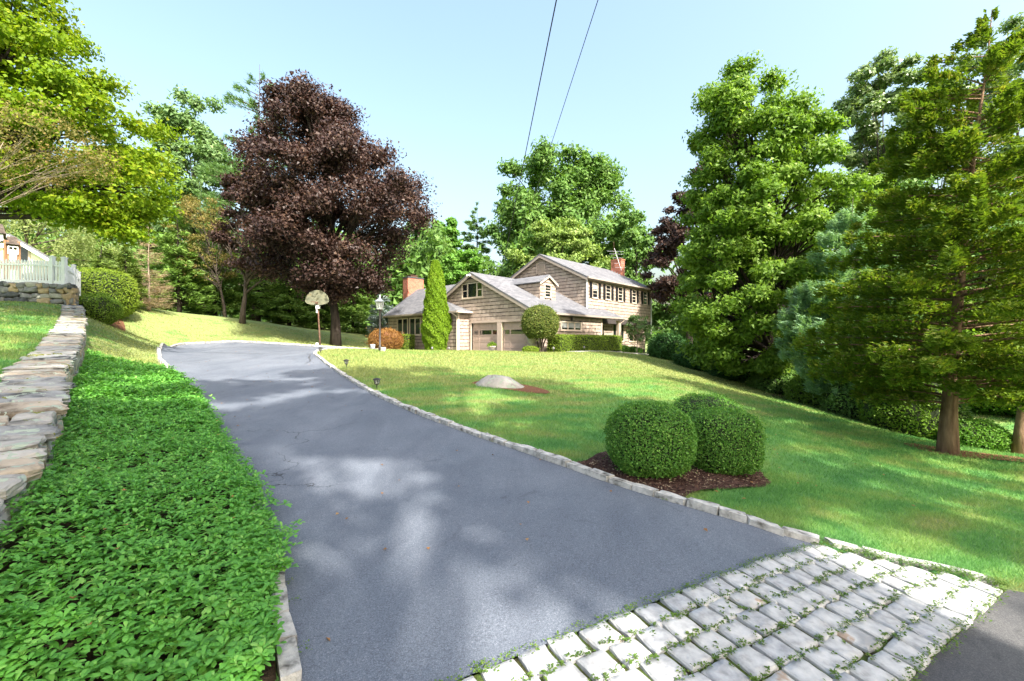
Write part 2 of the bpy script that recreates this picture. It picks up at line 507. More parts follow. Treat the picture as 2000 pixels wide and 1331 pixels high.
def make_brick(name, c1, c2, mort):
    m, nt, b = new_mat(name)
    v = coords(nt, 'Object')
    se = nt.nodes.new('ShaderNodeSeparateXYZ'); nt.links.new(v, se.inputs[0])
    ad = node(nt, 'ShaderNodeMath', operation='ADD'); nt.links.new(se.outputs['X'], ad.inputs[0]); nt.links.new(se.outputs['Y'], ad.inputs[1])
    co = nt.nodes.new('ShaderNodeCombineXYZ'); nt.links.new(ad.outputs[0], co.inputs['X']); nt.links.new(se.outputs['Z'], co.inputs['Y'])
    br = nt.nodes.new('ShaderNodeTexBrick')
    br.inputs['Scale'].default_value = 1.0
    br.inputs['Brick Width'].default_value = 0.215
    br.inputs['Row Height'].default_value = 0.075
    br.inputs['Mortar Size'].default_value = 0.008
    br.inputs['Color1'].default_value = rgba(c1); br.inputs['Color2'].default_value = rgba(c2); br.inputs['Mortar'].default_value = rgba(mort)
    nt.links.new(co.outputs[0], br.inputs['Vector'])
    c = mixc(nt, 0.7, br.outputs['Color'], ramp(nt, noise(nt, v, 3.5, 6, 0.7), [(0.36, (0.45, 0.42, 0.42)), (0.5, (1, 1, 1)), (0.75, (1.25, 1.2, 1.15))]), 'MULTIPLY')
    nt.links.new(c, b.inputs['Base Color'])
    b.inputs['Roughness'].default_value = 0.9
    bump(nt, b, br.outputs['Fac'], -0.6, 0.012)
    return m


M['brick'] = make_brick('red_brick', (0.38, 0.095, 0.050), (0.47, 0.150, 0.080), (0.34, 0.24, 0.19))


def make_glass(name, col=(0.012, 0.016, 0.018), rough=0.04):
    m, nt, b = new_mat(name)
    b.inputs['Base Color'].default_value = rgba(col)
    b.inputs['Roughness'].default_value = rough
    b.inputs['Specular IOR Level'].default_value = 0.9
    b.inputs['Coat Weight'].default_value = 0.6
    b.inputs['Coat Roughness'].default_value = 0.02
    return m


M['glass'] = make_glass('window_glass')
M['blind'] = mat_flat('window_blind', (0.30, 0.31, 0.30), 0.5, 0, 0.7, 0.08)


def make_lamp_glass():
    m, nt, b = new_mat('lantern_glass')
    b.inputs['Base Color'].default_value = rgba((0.85, 0.88, 0.85))
    b.inputs['Transmission Weight'].default_value = 0.85
    b.inputs['Roughness'].default_value = 0.12
    return m


M['lamp_glass'] = make_lamp_glass()


def make_bark(name, lo, hi, sc=6):
    return mat_noise(name, [(0.3, lo), (0.7, hi)], sc, 0.95, 'World', 16, 1.0, 0.04, 0.1, 7, (1, 1, 0.22))


M['bark'] = make_bark('grey_bark', (0.045, 0.036, 0.030), (0.13, 0.105, 0.085))
M['bark_dark'] = make_bark('dark_bark', (0.018, 0.014, 0.012), (0.06, 0.048, 0.042))
M['bark_red'] = make_bark('cedar_bark', (0.115, 0.070, 0.045), (0.30, 0.195, 0.13), 9)
M['bark_pale'] = make_bark('pale_bark', (0.22, 0.17, 0.12), (0.42, 0.34, 0.26))

# ---------------------------------------------------------------- terrain heights
def tps_fit(pts, reg=2e-3):
    pts = np.array(pts, dtype=float)
    xy, z = pts[:, :2] / 10.0, pts[:, 2]
    d = np.linalg.norm(xy[:, None] - xy[None], axis=2)
    K = np.where(d > 0, d * d * np.log(np.maximum(d, 1e-12)), 0) + reg * np.eye(len(z))
    Pm = np.hstack([np.ones((len(z), 1)), xy])
    A = np.block([[K, Pm], [Pm.T, np.zeros((3, 3))]])
    return xy, np.linalg.solve(A, np.concatenate([z, np.zeros(3)]))


def tps_eval(fit, x, y):
    xy, w = fit
    q = np.stack([np.ravel(x), np.ravel(y)], 1) / 10.0
    out = np.empty(len(q))
    for i in range(0, len(q), 20000):
        s = q[i:i + 20000]
        d = np.linalg.norm(s[:, None] - xy[None], axis=2)
        K = np.where(d > 0, d * d * np.log(np.maximum(d, 1e-12)), 0)
        out[i:i + 20000] = K @ w[:-3] + w[-3] + s @ w[-2:]
    return out.reshape(np.shape(x))


# survey points (photo pixel, distance) of the ground east of the stone wall
SURVEY = [
    # driveway, right edge
    (1480, 1028, 3.75), (1290, 975, 4.25), (1110, 915, 5.05), (1010, 880, 5.7), (900, 842, 6.6), (780, 795, 8.28), (700, 755, 10.58),
    (650, 722, 13.7), (625, 703, 16.9), (613, 692, 19.4), (622, 686, 21.5), (650, 681.5, 23.3), (700, 683, 24.5),
    # driveway, left edge and court
    (590, 1331, 2.04), (560, 1180, 2.68), (545, 1090, 3.18), (505, 1000, 3.92), (440, 890, 5.46), (400, 810, 7.67), (345, 740, 11.7),
    (315, 705, 16.5), (313, 690, 20), (325, 680, 23.5), (350, 672, 26.5), (450, 669, 28), (560, 674, 28), (620, 678, 27.8), (700, 683, 27.2),
    (400, 690, 20), (450, 700, 17.2), (400, 680, 23.6), (500, 676.5, 26.3), (360, 701, 17.4), (345, 689, 20.3), (500, 690, 20.0), (430, 760, 10.2), (550, 760, 10.2), (560, 720, 14.2), (420, 720, 14.2),
    # apron and street corner
    (1605, 1070, 3.6), (1975, 1148, 3.25), (1770, 1331, 2.17), (880, 1331, 2.0), (2300, 1250, 2.9),
    # bed between wall and drive
    (0, 1075, 2.6), (60, 960, 3.6), (110, 850, 5.6), (135, 770, 8.2), (160, 706, 12.6), (250, 725, 12.4),
    # left back lawn
    (180, 625, 18.6), (240, 600, 28), (330, 609, 35), (450, 621, 38), (600, 643, 41), (720, 655, 42), (473, 632, 33.5), (655, 676, 30.5), (285, 664, 23), (200, 662, 16.5), (301, 700, 16.6), (299, 687, 20.2), (306, 677, 23.8), (400, 650, 30),
    # front lawn, rock, crest and house
    (742, 687, 22), (975, 757, 11.5), (1150, 800, 9.2), (1300, 752, 14), (1100, 722, 17), (1250, 702, 24), (1000, 701, 20), (1000, 688, 25), (1200, 690, 28),
    (820, 686, 26), (947, 690, 30.5), (800, 690, 35), (1210, 688, 35), (1260, 693, 34), (1055, 690, 26.5),
    (1270, 945, 4.75), (1412, 930, 5.2), (1600, 950, 6.0), (1600, 870, 9), (1800, 1000, 5.0), (1400, 840, 8),
    # falling ground on the right
    (1350, 724, 26), (1500, 775, 19), (1600, 805, 16), (1700, 838, 13.5), (1850, 888, 10.5), (2000, 895, 10.5), (2000, 1112, 3.7), (1900, 880, 13), (1980, 868, 15),
]
FAR = [(-45, 45, 5.5), (-45, 70, 6), (0, 48, 1.0), (0, 75, 1.2), (45, 70, -0.6), (32, 32, -1.3), (32, 8, -1.6), (20, 16, -1.5), (14, 22, -1.1), (40, -15, -1.5), (4, -6, -0.3), (0, -15, -0.4), (-8, -12, 0.0), (8, 0, -0.6), (75, 0, -2), (-30, 32, 4.6)]
RIGHT = [P(*s) for s in SURVEY] + FAR + [(-1.6, -2, 0.0), (-3.2, 1.0, 0.05)]
WALL_EDGE = [(-0.9, -7.0, 0.30), (-1.6, -2.0, 0.36), (-2.3, 1.2, 0.50), (-3.06, 2.6, 0.64), (-3.54, 3.2, 0.70), (-4.30, 4.05, 0.79), (-6.2, 6.05, 1.05), (-7.68, 7.55, 1.22), (-9.5, 9.55, 1.47), (-12.3, 12.5, 1.86), (-15.6, 15.9, 2.45), (-18.75, 19.05, 3.10)]
LEFT = FAR + [(x - 0.7, y, z - 0.03) for x, y, z in WALL_EDGE] + [P(0, 640, 12), P(0, 592, 18.4), P(60, 594, 18.9), P(0, 735, 6.3), P(-150, 640, 12), P(-100, 588, 19), (-9, 0, 0.75), (-20, 0, 1.3), (-30, 15, 2.9), (-30, 25, 4.3), (-12, 6, 1.35), P(240, 600, 28), P(330, 609, 35), P(300, 660, 22), P(180, 625, 18.6), P(130, 590, 24)]
FIT_R, FIT_L = tps_fit(RIGHT), tps_fit(LEFT)
WPOLY = np.array([(x - 0.31, y - 0.04) for x, y, z in WALL_EDGE])


def poly_signed(x, y, poly):
    """Signed distance to an open polyline, positive on its left side."""
    q = np.stack([np.ravel(x), np.ravel(y)], 1)
    best = np.full(len(q), 1e9); sg = np.zeros(len(q))
    for a, b in zip(poly[:-1], poly[1:]):
        ab = b - a
        t = np.clip(((q - a) @ ab) / (ab @ ab), 0, 1)
        d = q - (a + t[:, None] * ab)
        dist = np.hypot(d[:, 0], d[:, 1])
        cr = ab[0] * (q[:, 1] - a[1]) - ab[1] * (q[:, 0] - a[0])
        upd = dist < best
        best[upd] = dist[upd]; sg[upd] = np.sign(cr[upd])
    return (best * sg).reshape(np.shape(x))


def sstep(a, b, x):
    t = np.clip((x - a) / (b - a), 0, 1)
    return t * t * (3 - 2 * t)


def ground_z(x, y):
    x = np.asarray(x, float); y = np.asarray(y, float)
    sd = poly_signed(x, y, WPOLY)
    wl = sstep(-0.22, 0.22, sd) * (1 - sstep(18.8, 22.5, y)) * (1 - sstep(-7, -9, -y) * 0)
    z = tps_eval(FIT_R, x, y) * (1 - wl) + tps_eval(FIT_L, x, y) * wl
    r = np.hypot(x, y - 15)
    far = sstep(65, 110, r)
    return z * (1 - far) + (0.8 - 0.02 * np.clip(x, -100, 100)) * far


def gz(x, y):
    return float(ground_z(np.array([x]), np.array([y]))[0])


def smooth_poly(pts, step=0.25, closed=False):
    """Catmull-Rom through 2D points, resampled evenly."""
    p = np.array(pts, float); n = len(p); out = []
    rng_ = range(n if closed else n - 1)
    for i in rng_:
        p1, p2 = p[i], p[(i + 1) % n]
        p0 = p[(i - 1) % n] if (closed or i > 0) else 2 * p1 - p2
        p3 = p[(i + 2) % n] if (closed or i + 2 < n) else 2 * p2 - p1
        for t in np.linspace(0, 1, 24, endpoint=False):
            out.append(0.5 * (2 * p1 + (p2 - p0) * t + (2 * p0 - 5 * p1 + 4 * p2 - p3) * t * t + (3 * p1 - p0 - 3 * p2 + p3) * t ** 3))
    out.append(p[0] if closed else p[-1])
    out = np.array(out)
    d = np.concatenate([[0], np.cumsum(np.hypot(*np.diff(out, axis=0).T))])
    k = max(2, int(round(d[-1] / step)))
    s = np.linspace(0, d[-1], k + 1)
    r = np.stack([np.interp(s, d, out[:, 0]), np.interp(s, d, out[:, 1])], 1)
    return r[:-1] if closed else r


def inside(x, y, poly):
    x = np.asarray(x, float); y = np.asarray(y, float)
    r = np.zeros(x.shape, bool)
    for a, b in zip(poly, np.roll(poly, -1, axis=0)):
        c = ((a[1] > y) != (b[1] > y)) & (x < (b[0] - a[0]) * (y - a[1]) / (b[1] - a[1] + 1e-12) + a[0])
        r ^= c
    return r


def XY(px, py, Y):
    return P(px, py, Y)[:2]


# right and left edges of the driveway (plan)
R_EDGE = [XY(1605, 1070, 3.6)] + [XY(*s) for s in SURVEY[:11]] + [(-9.45, 23.0), (-8.4, 24.3), (-6.0, 25.4), (-3.0, 26.0), (0.5, 26.6), (2.6, 27.2)]
L_EDGE = [XY(590, 1331, 2.04), XY(560, 1180, 2.68), XY(545, 1090, 3.18), XY(505, 1000, 3.92), XY(440, 890, 5.46), XY(400, 810, 7.67), XY(345, 740, 11.7), XY(315, 705, 16.5), XY(313, 690, 20), XY(326, 680, 23.5), XY(360, 671.5, 26.5), XY(450, 669, 28), XY(560, 674, 28), XY(620, 678, 27.8), XY(700, 683, 27.4), XY(760, 686, 27.8)]
RE = smooth_poly(R_EDGE, 0.25)
LE = smooth_poly(L_EDGE, 0.25)
AP_A, AP_B, AP_C, AP_D = [np.array(XY(*s)) for s in ((1605, 1070, 3.6), (1968, 1146, 3.25), (880, 1331, 2.0), (1770, 1331, 2.17))]
AP_C2 = AP_A + (AP_C - AP_A) * 1.45
AP_D2 = AP_B + (AP_D - AP_B) * 1.95
L0 = LE[0] + (AP_C2 - LE[0]) * 0.75
DRIVE = np.vstack([RE, [(3.6, 28.0), (1.2, 28.6), (-2.4, 31.0), (-4.2, 30.6)], LE[::-1], [(-0.95, 1.5), (-0.75, 0.9)], [AP_C2]])
APRON = np.vstack([AP_A, AP_B, AP_D2, AP_C2])
STREET = np.array([AP_B, (5.2, 3.05), (8, 2.2), (14, 0.2), (30, -6), (30, -16), (-14, -16), (-9, -6.5), (-3.2, -2.4), AP_D2 + (AP_D2 - AP_B) * 0.55, AP_D2])
LOWERED = np.vstack([RE, [(3.6, 28.0), (1.2, 28.6), (-2.4, 31.0), (-4.2, 30.6)], LE[::-1], [(-0.95, 1.5), (-0.75, 0.9), (-3.2, -2.4), (-9, -6.5), (-14, -16), (30, -16), (30, -6), (14, 0.2), (8, 2.2), (5.2, 3.05)], [AP_B]])


def drape(poly, spacing, zoff, lift=None):
    """Sheet laid on the terrain inside a plan polygon."""
    poly = np.asarray(poly, float)
    b = []
    for a, c in zip(poly, np.roll(poly, -1, axis=0)):
        k = max(1, int(np.hypot(*(c - a)) / (spacing * 1.2)))
        b += [a + (c - a) * t for t in np.linspace(0, 1, k, endpoint=False)]
    b = np.array(b)
    lo, hi = b.min(0), b.max(0)
    gx, gy = np.meshgrid(np.arange(lo[0], hi[0], spacing), np.arange(lo[1], hi[1], spacing))
    gx, gy = gx.ravel(), gy.ravel()
    keep = inside(gx, gy, b)
    gx, gy = gx[keep], gy[keep]
    d = np.full(len(gx), 1e9)
    for p in b:
        d = np.minimum(d, np.hypot(gx - p[0], gy - p[1]))
    gx, gy = gx[d > spacing * 0.45], gy[d > spacing * 0.45]
    pts = [Vector(p) for p in b] + [Vector((x, y)) for x, y in zip(gx, gy)]
    n = len(b)
    res = geometry.delaunay_2d_cdt(pts, [(i, (i + 1) % n) for i in range(n)], [], 1, 1e-5)
    V = np.array([(v.x, v.y) for v in res[0]])
    z = ground_z(V[:, 0], V[:, 1]) + zoff
    if lift is not None:
        z = z + lift(V[:, 0], V[:, 1])
    return np.column_stack([V, z]), np.array([f for f in res[2] if len(f) == 3])


# ---------------------------------------------------------------- ground sheet
def axis(lo, hi, step, far):
    core = list(np.arange(lo, hi + 1e-6, step))
    s = step; out_hi = []; x = core[-1]
    while x < far:
        s *= 1.28; x += s; out_hi.append(x)
    s = step; out_lo = []; x = core[0]
    while x > -far:
        s *= 1.28; x -= s; out_lo.append(x)
    return np.array(out_lo[::-1] + core + out_hi)


ax, ay = axis(-22, 16, 0.22, 900), axis(-3, 34, 0.22, 900)
gx, gy = np.meshgrid(ax, ay)
gzz = ground_z(gx, gy)
low = inside(gx, gy, LOWERED)
gzz = np.where(low, gzz - 0.10, gzz)
nx, ny = len(ax), len(ay)
idx = np.arange(nx * ny).reshape(ny, nx)
quads = np.stack([idx[:-1, :-1], idx[:-1, 1:], idx[1:, 1:], idx[1:, :-1]], -1).reshape(-1, 4)
ground = link('ground', np_mesh('ground', np.column_stack([gx.ravel(), gy.ravel(), gzz.ravel()]), quads, True), M['lawn'])
tag(ground, kind='structure', label='lawn covered ground rising to the left and falling right')

V, T = drape(DRIVE, 0.5, 0.0)
tag(link('driveway', np_mesh('driveway', V, T, True), M['asphalt']), kind='structure', label='dark asphalt driveway climbing past the lawn')
V, T = drape(APRON, 0.25, -0.014)
apron = tag(link('apron', np_mesh('apron', V, T, True), M['joint']), kind='structure', label='granite block apron between driveway and street')
V, T = drape(STREET, 0.8, -0.012)
tag(link('street', np_mesh('street', V, T, True), M['street']), kind='structure', label='worn asphalt street at the driveway mouth')

# sealed cracks across the turning court
def seal_line(name, pts, w):
    r = smooth_poly(pts, 0.2)
    d = np.gradient(r, axis=0); d /= np.linalg.norm(d, axis=1)[:, None]
    nrm = np.stack([-d[:, 1], d[:, 0]], 1)
    ww = w * (0.8 + 0.5 * RNG.random(len(r)))[:, None]
    a, b = r + nrm * ww, r - nrm * ww
    V = np.vstack([a, b]); z = ground_z(V[:, 0], V[:, 1]) + 0.006
    k = len(r)
    Q = np.array([(i, i + 1, k + i + 1, k + i) for i in range(k - 1)])
    return np.column_stack([V, z]), Q


sl = [[XY(380, 686, 21.3), XY(450, 691, 19.9), XY(530, 693, 19.4), XY(600, 694, 19.2), XY(603, 700, 17.8), XY(606, 708, 16.3), XY(596, 713, 15.5)],
      [XY(330, 677, 24.5), XY(420, 679, 24), XY(520, 680, 23.8), XY(600, 683, 22.8)]]
VV, QQ, off = [], [], 0
for s in sl:
    v, q = seal_line('s', s, 0.022); VV.append(v); QQ.append(q + off); off += len(v)
tag(link('crack_seal', np_mesh('crack_seal', np.vstack(VV), np.vstack(QQ)), M['seal']), kind='structure')


# ---------------------------------------------------------------- stone makers
def rough_block(sx, sy, sz, seed, n=4, rnd=0.28, amp=0.05, flat_top=False):
    """Rounded, dented block centred on the origin with real sizes; about 100 triangles or less."""
    r = np.random.default_rng(seed)
    bm = bmesh.new()
    bmesh.ops.create_cube(bm, size=2.0)
    bmesh.ops.subdivide_edges(bm, edges=bm.edges[:], cuts=n - 2, use_grid_fill=True)
    ph = r.random((6, 3)) * 6.28
    fr = 1.2 + r.random((6, 3)) * 2.2
    skew = (r.random(4) - 0.5) * 0.28
    for v in bm.verts:
        c = v.co
        L = max(abs(c.x), abs(c.y), abs(c.z))
        e = (abs(c.x) ** 5 + abs(c.y) ** 5 + abs(c.z) ** 5) ** (1 / 5)
        s = (1 - rnd) + rnd * L / e
        p = c * s
        w = sum(math.sin(fr[k][0] * p.x + ph[k][0]) * math.sin(fr[k][1] * p.y + ph[k][1]) * math.sin(fr[k][2] * p.z + ph[k][2]) for k in range(6))
        p = p * (1 + amp * w)
        p.x += skew[0] * p.y + skew[2] * p.z * 0.4
        p.y += skew[1] * p.x
        if flat_top and c.z > 0.9:
            p.z = 1.0 + 0.06 * w + skew[3] * 0.3 * p.x
        v.co = Vector((p.x * sx / 2, p.y * sy / 2, p.z * sz / 2))
    me = bpy.data.meshes.new('stone')
    bm.to_mesh(me); bm.free()
    me.polygons.foreach_set('use_smooth', np.ones(len(me.polygons), dtype=bool))
    return me


def paver_mesh(seed, wx, wy, h):
    """Tumbled cobble: dished irregular top with worn rounded edges."""
    r = np.random.default_rng(seed)
    u = np.array([-1, -0.9, -0.45, 0.0, 0.45, 0.9, 1.0])
    n = len(u)
    V, Q = [], []
    ph = r.random(6) * 6.28
    cj = (r.random((4, 2)) - 0.5) * 0.16
    for j in range(n):
        for i in range(n):
            a, b = u[i], u[j]
            k = (abs(a) ** 7 + abs(b) ** 7) ** (1 / 7) if (a or b) else 1
            m = max(abs(a), abs(b))
            s = 1.0 if m == 0 else (0.70 + 0.30 * m / k)
            x, y = a * s, b * s
            w00, w10, w01, w11 = (1 - a) * (1 - b) / 4, (1 + a) * (1 - b) / 4, (1 - a) * (1 + b) / 4, (1 + a) * (1 + b) / 4
            dx, dy = w00 * cj[0] + w10 * cj[1] + w01 * cj[2] + w11 * cj[3]
            z = 0.004 * math.sin(2.2 * a + ph[0]) * math.sin(2.4 * b + ph[1]) + 0.0015 * math.sin(5 * a + ph[2]) * math.sin(5 * b + ph[3]) - 0.010 * (m > 0.95) * (0.5 + 0.9 * r.random())
            V.append(((x + dx) * wx / 2, (y + dy) * wy / 2, z))
    for j in range(n - 1):
        for i in range(n - 1):
            Q.append((j * n + i, j * n + i + 1, (j + 1) * n + i + 1, (j + 1) * n + i))
    ring = [i for i in range(n)] + [j * n + n - 1 for j in range(1, n)] + [(n - 1) * n + i for i in range(n - 2, -1, -1)] + [j * n for j in range(n - 2, 0, -1)]
    base = len(V)
    for i in ring:
        x, y, z = V[i]
        V.append((x * 1.03, y * 1.03, z - h))
    for k in range(len(ring)):
        k2 = (k + 1) % len(ring)
        Q.append((ring[k2], ring[k], base + k, base + k2))
    me = bpy.data.meshes.new('cobble')
    me.from_pydata(V, [], Q)
    for q in range((n - 1) ** 2):
        i, j = q % (n - 1), q // (n - 1)
        me.polygons[q].use_smooth = 0 < i < n - 2 and 0 < j < n - 2
    me.update()
    return me


def frame_on_ground(x, y, ang, zoff):
    """Matrix standing on the terrain at (x, y) with local x along ang, tilted with the slope."""
    e = 0.15
    dx, dy = math.cos(ang), math.sin(ang)
    z = ground_z(np.array([x, x + e * dx, x - e * dx, x - e * dy, x + e * dy]), np.array([y, y + e * dy, y - e * dy, y + e * dx, y - e * dx]))
    vx = Vector((2 * e * dx, 2 * e * dy, z[1] - z[2])).normalized()
    vy = Vector((-2 * e * dy, 2 * e * dx, z[3] - z[4])).normalized()
    vz = vx.cross(vy).normalized(); vy = vz.cross(vx)
    m = Matrix((vx, vy, vz)).transposed().to_4x4()
    m.translation = Vector((x, y, z[0])) + vz * zoff
    return m


# cobble apron: six courses between driveway and street
cm = []
for i in range(14):
    me = paver_mesh(100 + i, 1.0, 1.0, 0.09)
    me.materials.append(M[['granite', 'granite', 'granite_grey', 'granite', 'granite_rust', 'granite_grey', 'granite'][i % 7]])
    cm.append(me)
NC = 6
for c in range(NC):
    f0, f1 = c / NC, (c + 1) / NC
    s0 = AP_A + (AP_B - AP_A) * ((f0 + f1) / 2)
    s1 = AP_C2 + (AP_D2 - AP_C2) * ((f0 + f1) / 2)
    wid = 0.5 * (np.linalg.norm((AP_B - AP_A)) * 0.80 + np.linalg.norm((AP_D2 - AP_C2)) * 0.72) / NC
    L = np.linalg.norm(s1 - s0); d = (s1 - s0) / L
    pos = 0.02 + random.uniform(0, 0.07)
    while pos < L - 0.15:
        ln = random.uniform(0.158, 0.185)
        gap = random.uniform(0.018, 0.042)
        q = s0 + d * (pos + ln / 2)
        q = q + np.array([-d[1], d[0]]) * random.uniform(-0.012, 0.012)
        o = link('cobble', random.choice(cm), None, apron)
        o.matrix_basis = frame_on_ground(q[0], q[1], math.atan2(d[1], d[0]) + random.uniform(-0.04, 0.04), random.uniform(0.006, 0.014)) @ Matrix.Rotation(random.choice((0, math.pi)), 4, 'Z') @ Matrix.Diagonal((ln, (wid - random.uniform(0.020, 0.036)), 1, 1))
        pos += ln + gap

# kerbs of rough granite blocks
km = []
for i in range(9):
    me = rough_block(1, 1, 1, 300 + i, 5, 0.20, 0.035)
    me.polygons.foreach_set('use_smooth', np.zeros(len(me.polygons), dtype=bool))
    me.materials.append(M['kerb'])
    km.append(me)


def kerb(name, label, path, side, h=0.055, skip=0.0, w=0.105, zvis=0.0):
    root = empty(name, (path[0][0], path[0][1], gz(*path[0])))
    tag(root, label, None, None, 'structure')
    r = smooth_poly(path, 0.05)
    d = np.concatenate([[0], np.cumsum(np.hypot(*np.diff(r, axis=0).T))])
    pos = skip
    while pos < d[-1] - 0.15:
        ln = random.uniform(0.22, 0.30)
        x, y = np.interp(pos + ln / 2, d, r[:, 0]), np.interp(pos + ln / 2, d, r[:, 1])
        x2, y2 = np.interp(pos + ln, d, r[:, 0]), np.interp(pos + ln, d, r[:, 1])
        x1, y1 = np.interp(pos, d, r[:, 0]), np.interp(pos, d, r[:, 1])
        ang = math.atan2(y2 - y1, x2 - x1)
        nx_, ny_ = -math.sin(ang) * side, math.cos(ang) * side
        o = link('kerb_stone', random.choice(km), None, root)
        m = frame_on_ground(x + nx_ * w * 0.5, y + ny_ * w * 0.5, ang + random.uniform(-0.03, 0.03), h - 0.09 + random.uniform(-0.012, 0.012))
        o.matrix_basis = root.matrix_basis.inverted() @ m @ Matrix.Rotation(random.choice((0, math.pi)), 4, 'Z') @ Matrix.Diagonal((ln, w * random.uniform(0.92, 1.12), 0.19, 1))
        pos += ln + random.uniform(0.004, 0.014)
    return root


kerb('kerb', 'rough granite block kerb between driveway and front lawn', R_EDGE[:-4], -1)
kerb('kerb', 'granite block kerb round the far turning court', L_EDGE[6:], 1, 0.10)
kerb('kerb', 'low granite kerb under the edge of the pachysandra', L_EDGE[:7], 1, 0.045, 0, 0.09)
kerb('kerb', 'sunken granite kerb between cobble apron and lawn', [tuple(AP_A + (AP_B - AP_A) * t + np.array([0.02, 0.03])) for t in (0.05, 0.35, 0.7, 1.02)], 1, 0.022, 0, 0.10)


# ---------------------------------------------------------------- dry stone wall with slab caps
def path3(edge, step=0.05):
    e = np.array(edge)
    r = smooth_poly(e[:, :2], step)
    s0 = np.concatenate([[0], np.cumsum(np.hypot(*np.diff(e[:, :2], axis=0).T))])
    s = np.concatenate([[0], np.cumsum(np.hypot(*np.diff(r, axis=0).T))])
    z = np.interp(s / s[-1] * s0[-1], s0, e[:, 2])
    return r, s, z


wroot = empty('stone_wall', (-3.06, 2.6, 0.2))
tag(wroot, 'low lichen covered stone wall with slab caps beside the pachysandra bed', 'stone wall', None, 'thing')
wr, ws, wz = path3(WALL_EDGE[2:])
# core
mb = MB(); k = len(wr)
dirs = np.gradient(wr, axis=0); dirs /= np.linalg.norm(dirs, axis=1)[:, None]
wn_ = np.stack([-dirs[:, 1], dirs[:, 0]], 1)
sec = []
for i in range(0, k, 6):
    a = wr[i] + wn_[i] * 0.10; b = wr[i] + wn_[i] * 0.54
    z1 = wz[i] - 0.09; z0 = min(gz(*(wr[i] - wn_[i] * 0.25)), z1) - 0.35
    sec.append([(a[0], a[1], z0), (b[0], b[1], z0), (b[0], b[1], z1), (a[0], a[1], z1)])
for s in sec: mb.v += s
for i in range(len(sec) - 1):
    for j in range(4):
        mb.f.append((i * 4 + j, i * 4 + (j + 1) % 4, (i + 1) * 4 + (j + 1) % 4, (i + 1) * 4 + j))
mb.f += [(3, 2, 1, 0), tuple((len(sec) - 1) * 4 + j for j in range(4))]
core = mb.build('wall_core', M['mortar'], wroot); core.matrix_basis = wroot.matrix_basis.inverted()


def slab_mesh(L, W, H, seed):
    """Flat irregular cap slab with a broken, layered edge."""
    r = np.random.default_rng(seed)
    n = 20
    V, Q = [], []
    out = []
    jit = 1 + np.convolve(np.concatenate([(r.random(n) - 0.5) * 0.34] * 3), [0.25, 0.5, 0.25], 'same')[n:2 * n]
    ofs = r.random() * 0.3
    for t, j in zip(np.linspace(0, 2 * math.pi, n, endpoint=False) + ofs, jit):
        c, s = math.cos(t), math.sin(t)
        e = (abs(c) ** 7 + abs(s) ** 7) ** (-1 / 7)
        out.append((c * e * L / 2 * j, s * e * W / 2 * j))
    lv = [(0.97, -H), (1.03, -H * 0.62), (0.98, -H * 0.5), (1.02, -H * 0.2), (0.98, -0.006), (0.90, 0.003), (0.5, 0.004)]
    tilt = (r.random(2) - 0.5) * 0.07
    ph = r.random(4) * 6.28
    for sc, z in lv:
        for (x, y) in out:
            q = (0.955 + 0.09 * r.random()) * sc if sc > 0.95 else sc
            V.append((x * q, y * q, z + (tilt[0] * x + tilt[1] * y) + (r.random() - 0.5) * 0.014 + (0.010 * math.sin(9 * x + ph[0]) * math.sin(8 * y + ph[1]) if z > -0.01 else 0)))
    for a in range(len(lv) - 1):
        for i in range(n):
            Q.append((a * n + i, a * n + (i + 1) % n, (a + 1) * n + (i + 1) % n, (a + 1) * n + i))
    V.append((0, 0, 0.004)); cidx = len(V) - 1
    for i in range(n):
        Q.append(((len(lv) - 1) * n + i, (len(lv) - 1) * n + (i + 1) % n, cidx))
    me = bpy.data.meshes.new('slab')
    me.from_pydata(V, [], Q)
    me.update()
    return me


def place(o, loc, ang, pitch=0.0, roll=0.0, root=None):
    m = Matrix.Translation(loc) @ Matrix.Rotation(ang, 4, 'Z') @ Matrix.Rotation(-pitch, 4, 'Y') @ Matrix.Rotation(roll, 4, 'X')
    o.matrix_basis = root.matrix_basis.inverted() @ m if root is not None else m


wm = [M['wall_a'], M['wall_b'], M['wall_a'], M['wall_c']]
pos, sd = 0.0, 500
while pos < ws[-1] - 0.2:
    ln = random.uniform(0.24, 0.55)
    sd += 1
    i = int(np.searchsorted(ws, min(pos + ln / 2, ws[-1]))) - 1
    i2 = min(k - 1, i + 5); i1 = max(0, i - 5)
    ang = math.atan2(wr[i2][1] - wr[i1][1], wr[i2][0] - wr[i1][0])
    pitch = math.atan2(wz[i2] - wz[i1], math.hypot(*(wr[i2] - wr[i1])))
    if random.random() < 0.3:
        w1 = random.uniform(0.25, 0.38)
        spans = [(0.0, w1), (w1 + 0.012, 0.63)]
    else:
        spans = [(random.uniform(-0.06, 0.03), 0.63 + random.uniform(-0.03, 0.05))]
    for a, b in spans:
        c = wr[i] + wn_[i] * (a + b) / 2
        o = link('cap_stone', slab_mesh(ln * 1.0, b - a, random.uniform(0.06, 0.10), sd * 3 + int(a * 10)), random.choice(wm), wroot)
        place(o, (c[0], c[1], wz[i] + random.uniform(-0.018, 0.018)), ang, pitch, random.uniform(-0.03, 0.03), wroot)
    pos += ln + random.uniform(0.0, 0.028)
fm = []
for i in range(10):
    me = rough_block(1, 1, 1, 700 + i, 5, 0.26, 0.07); me.polygons.foreach_set('use_smooth', np.zeros(len(me.polygons), dtype=bool)); fm.append(me)
pos_row = 0
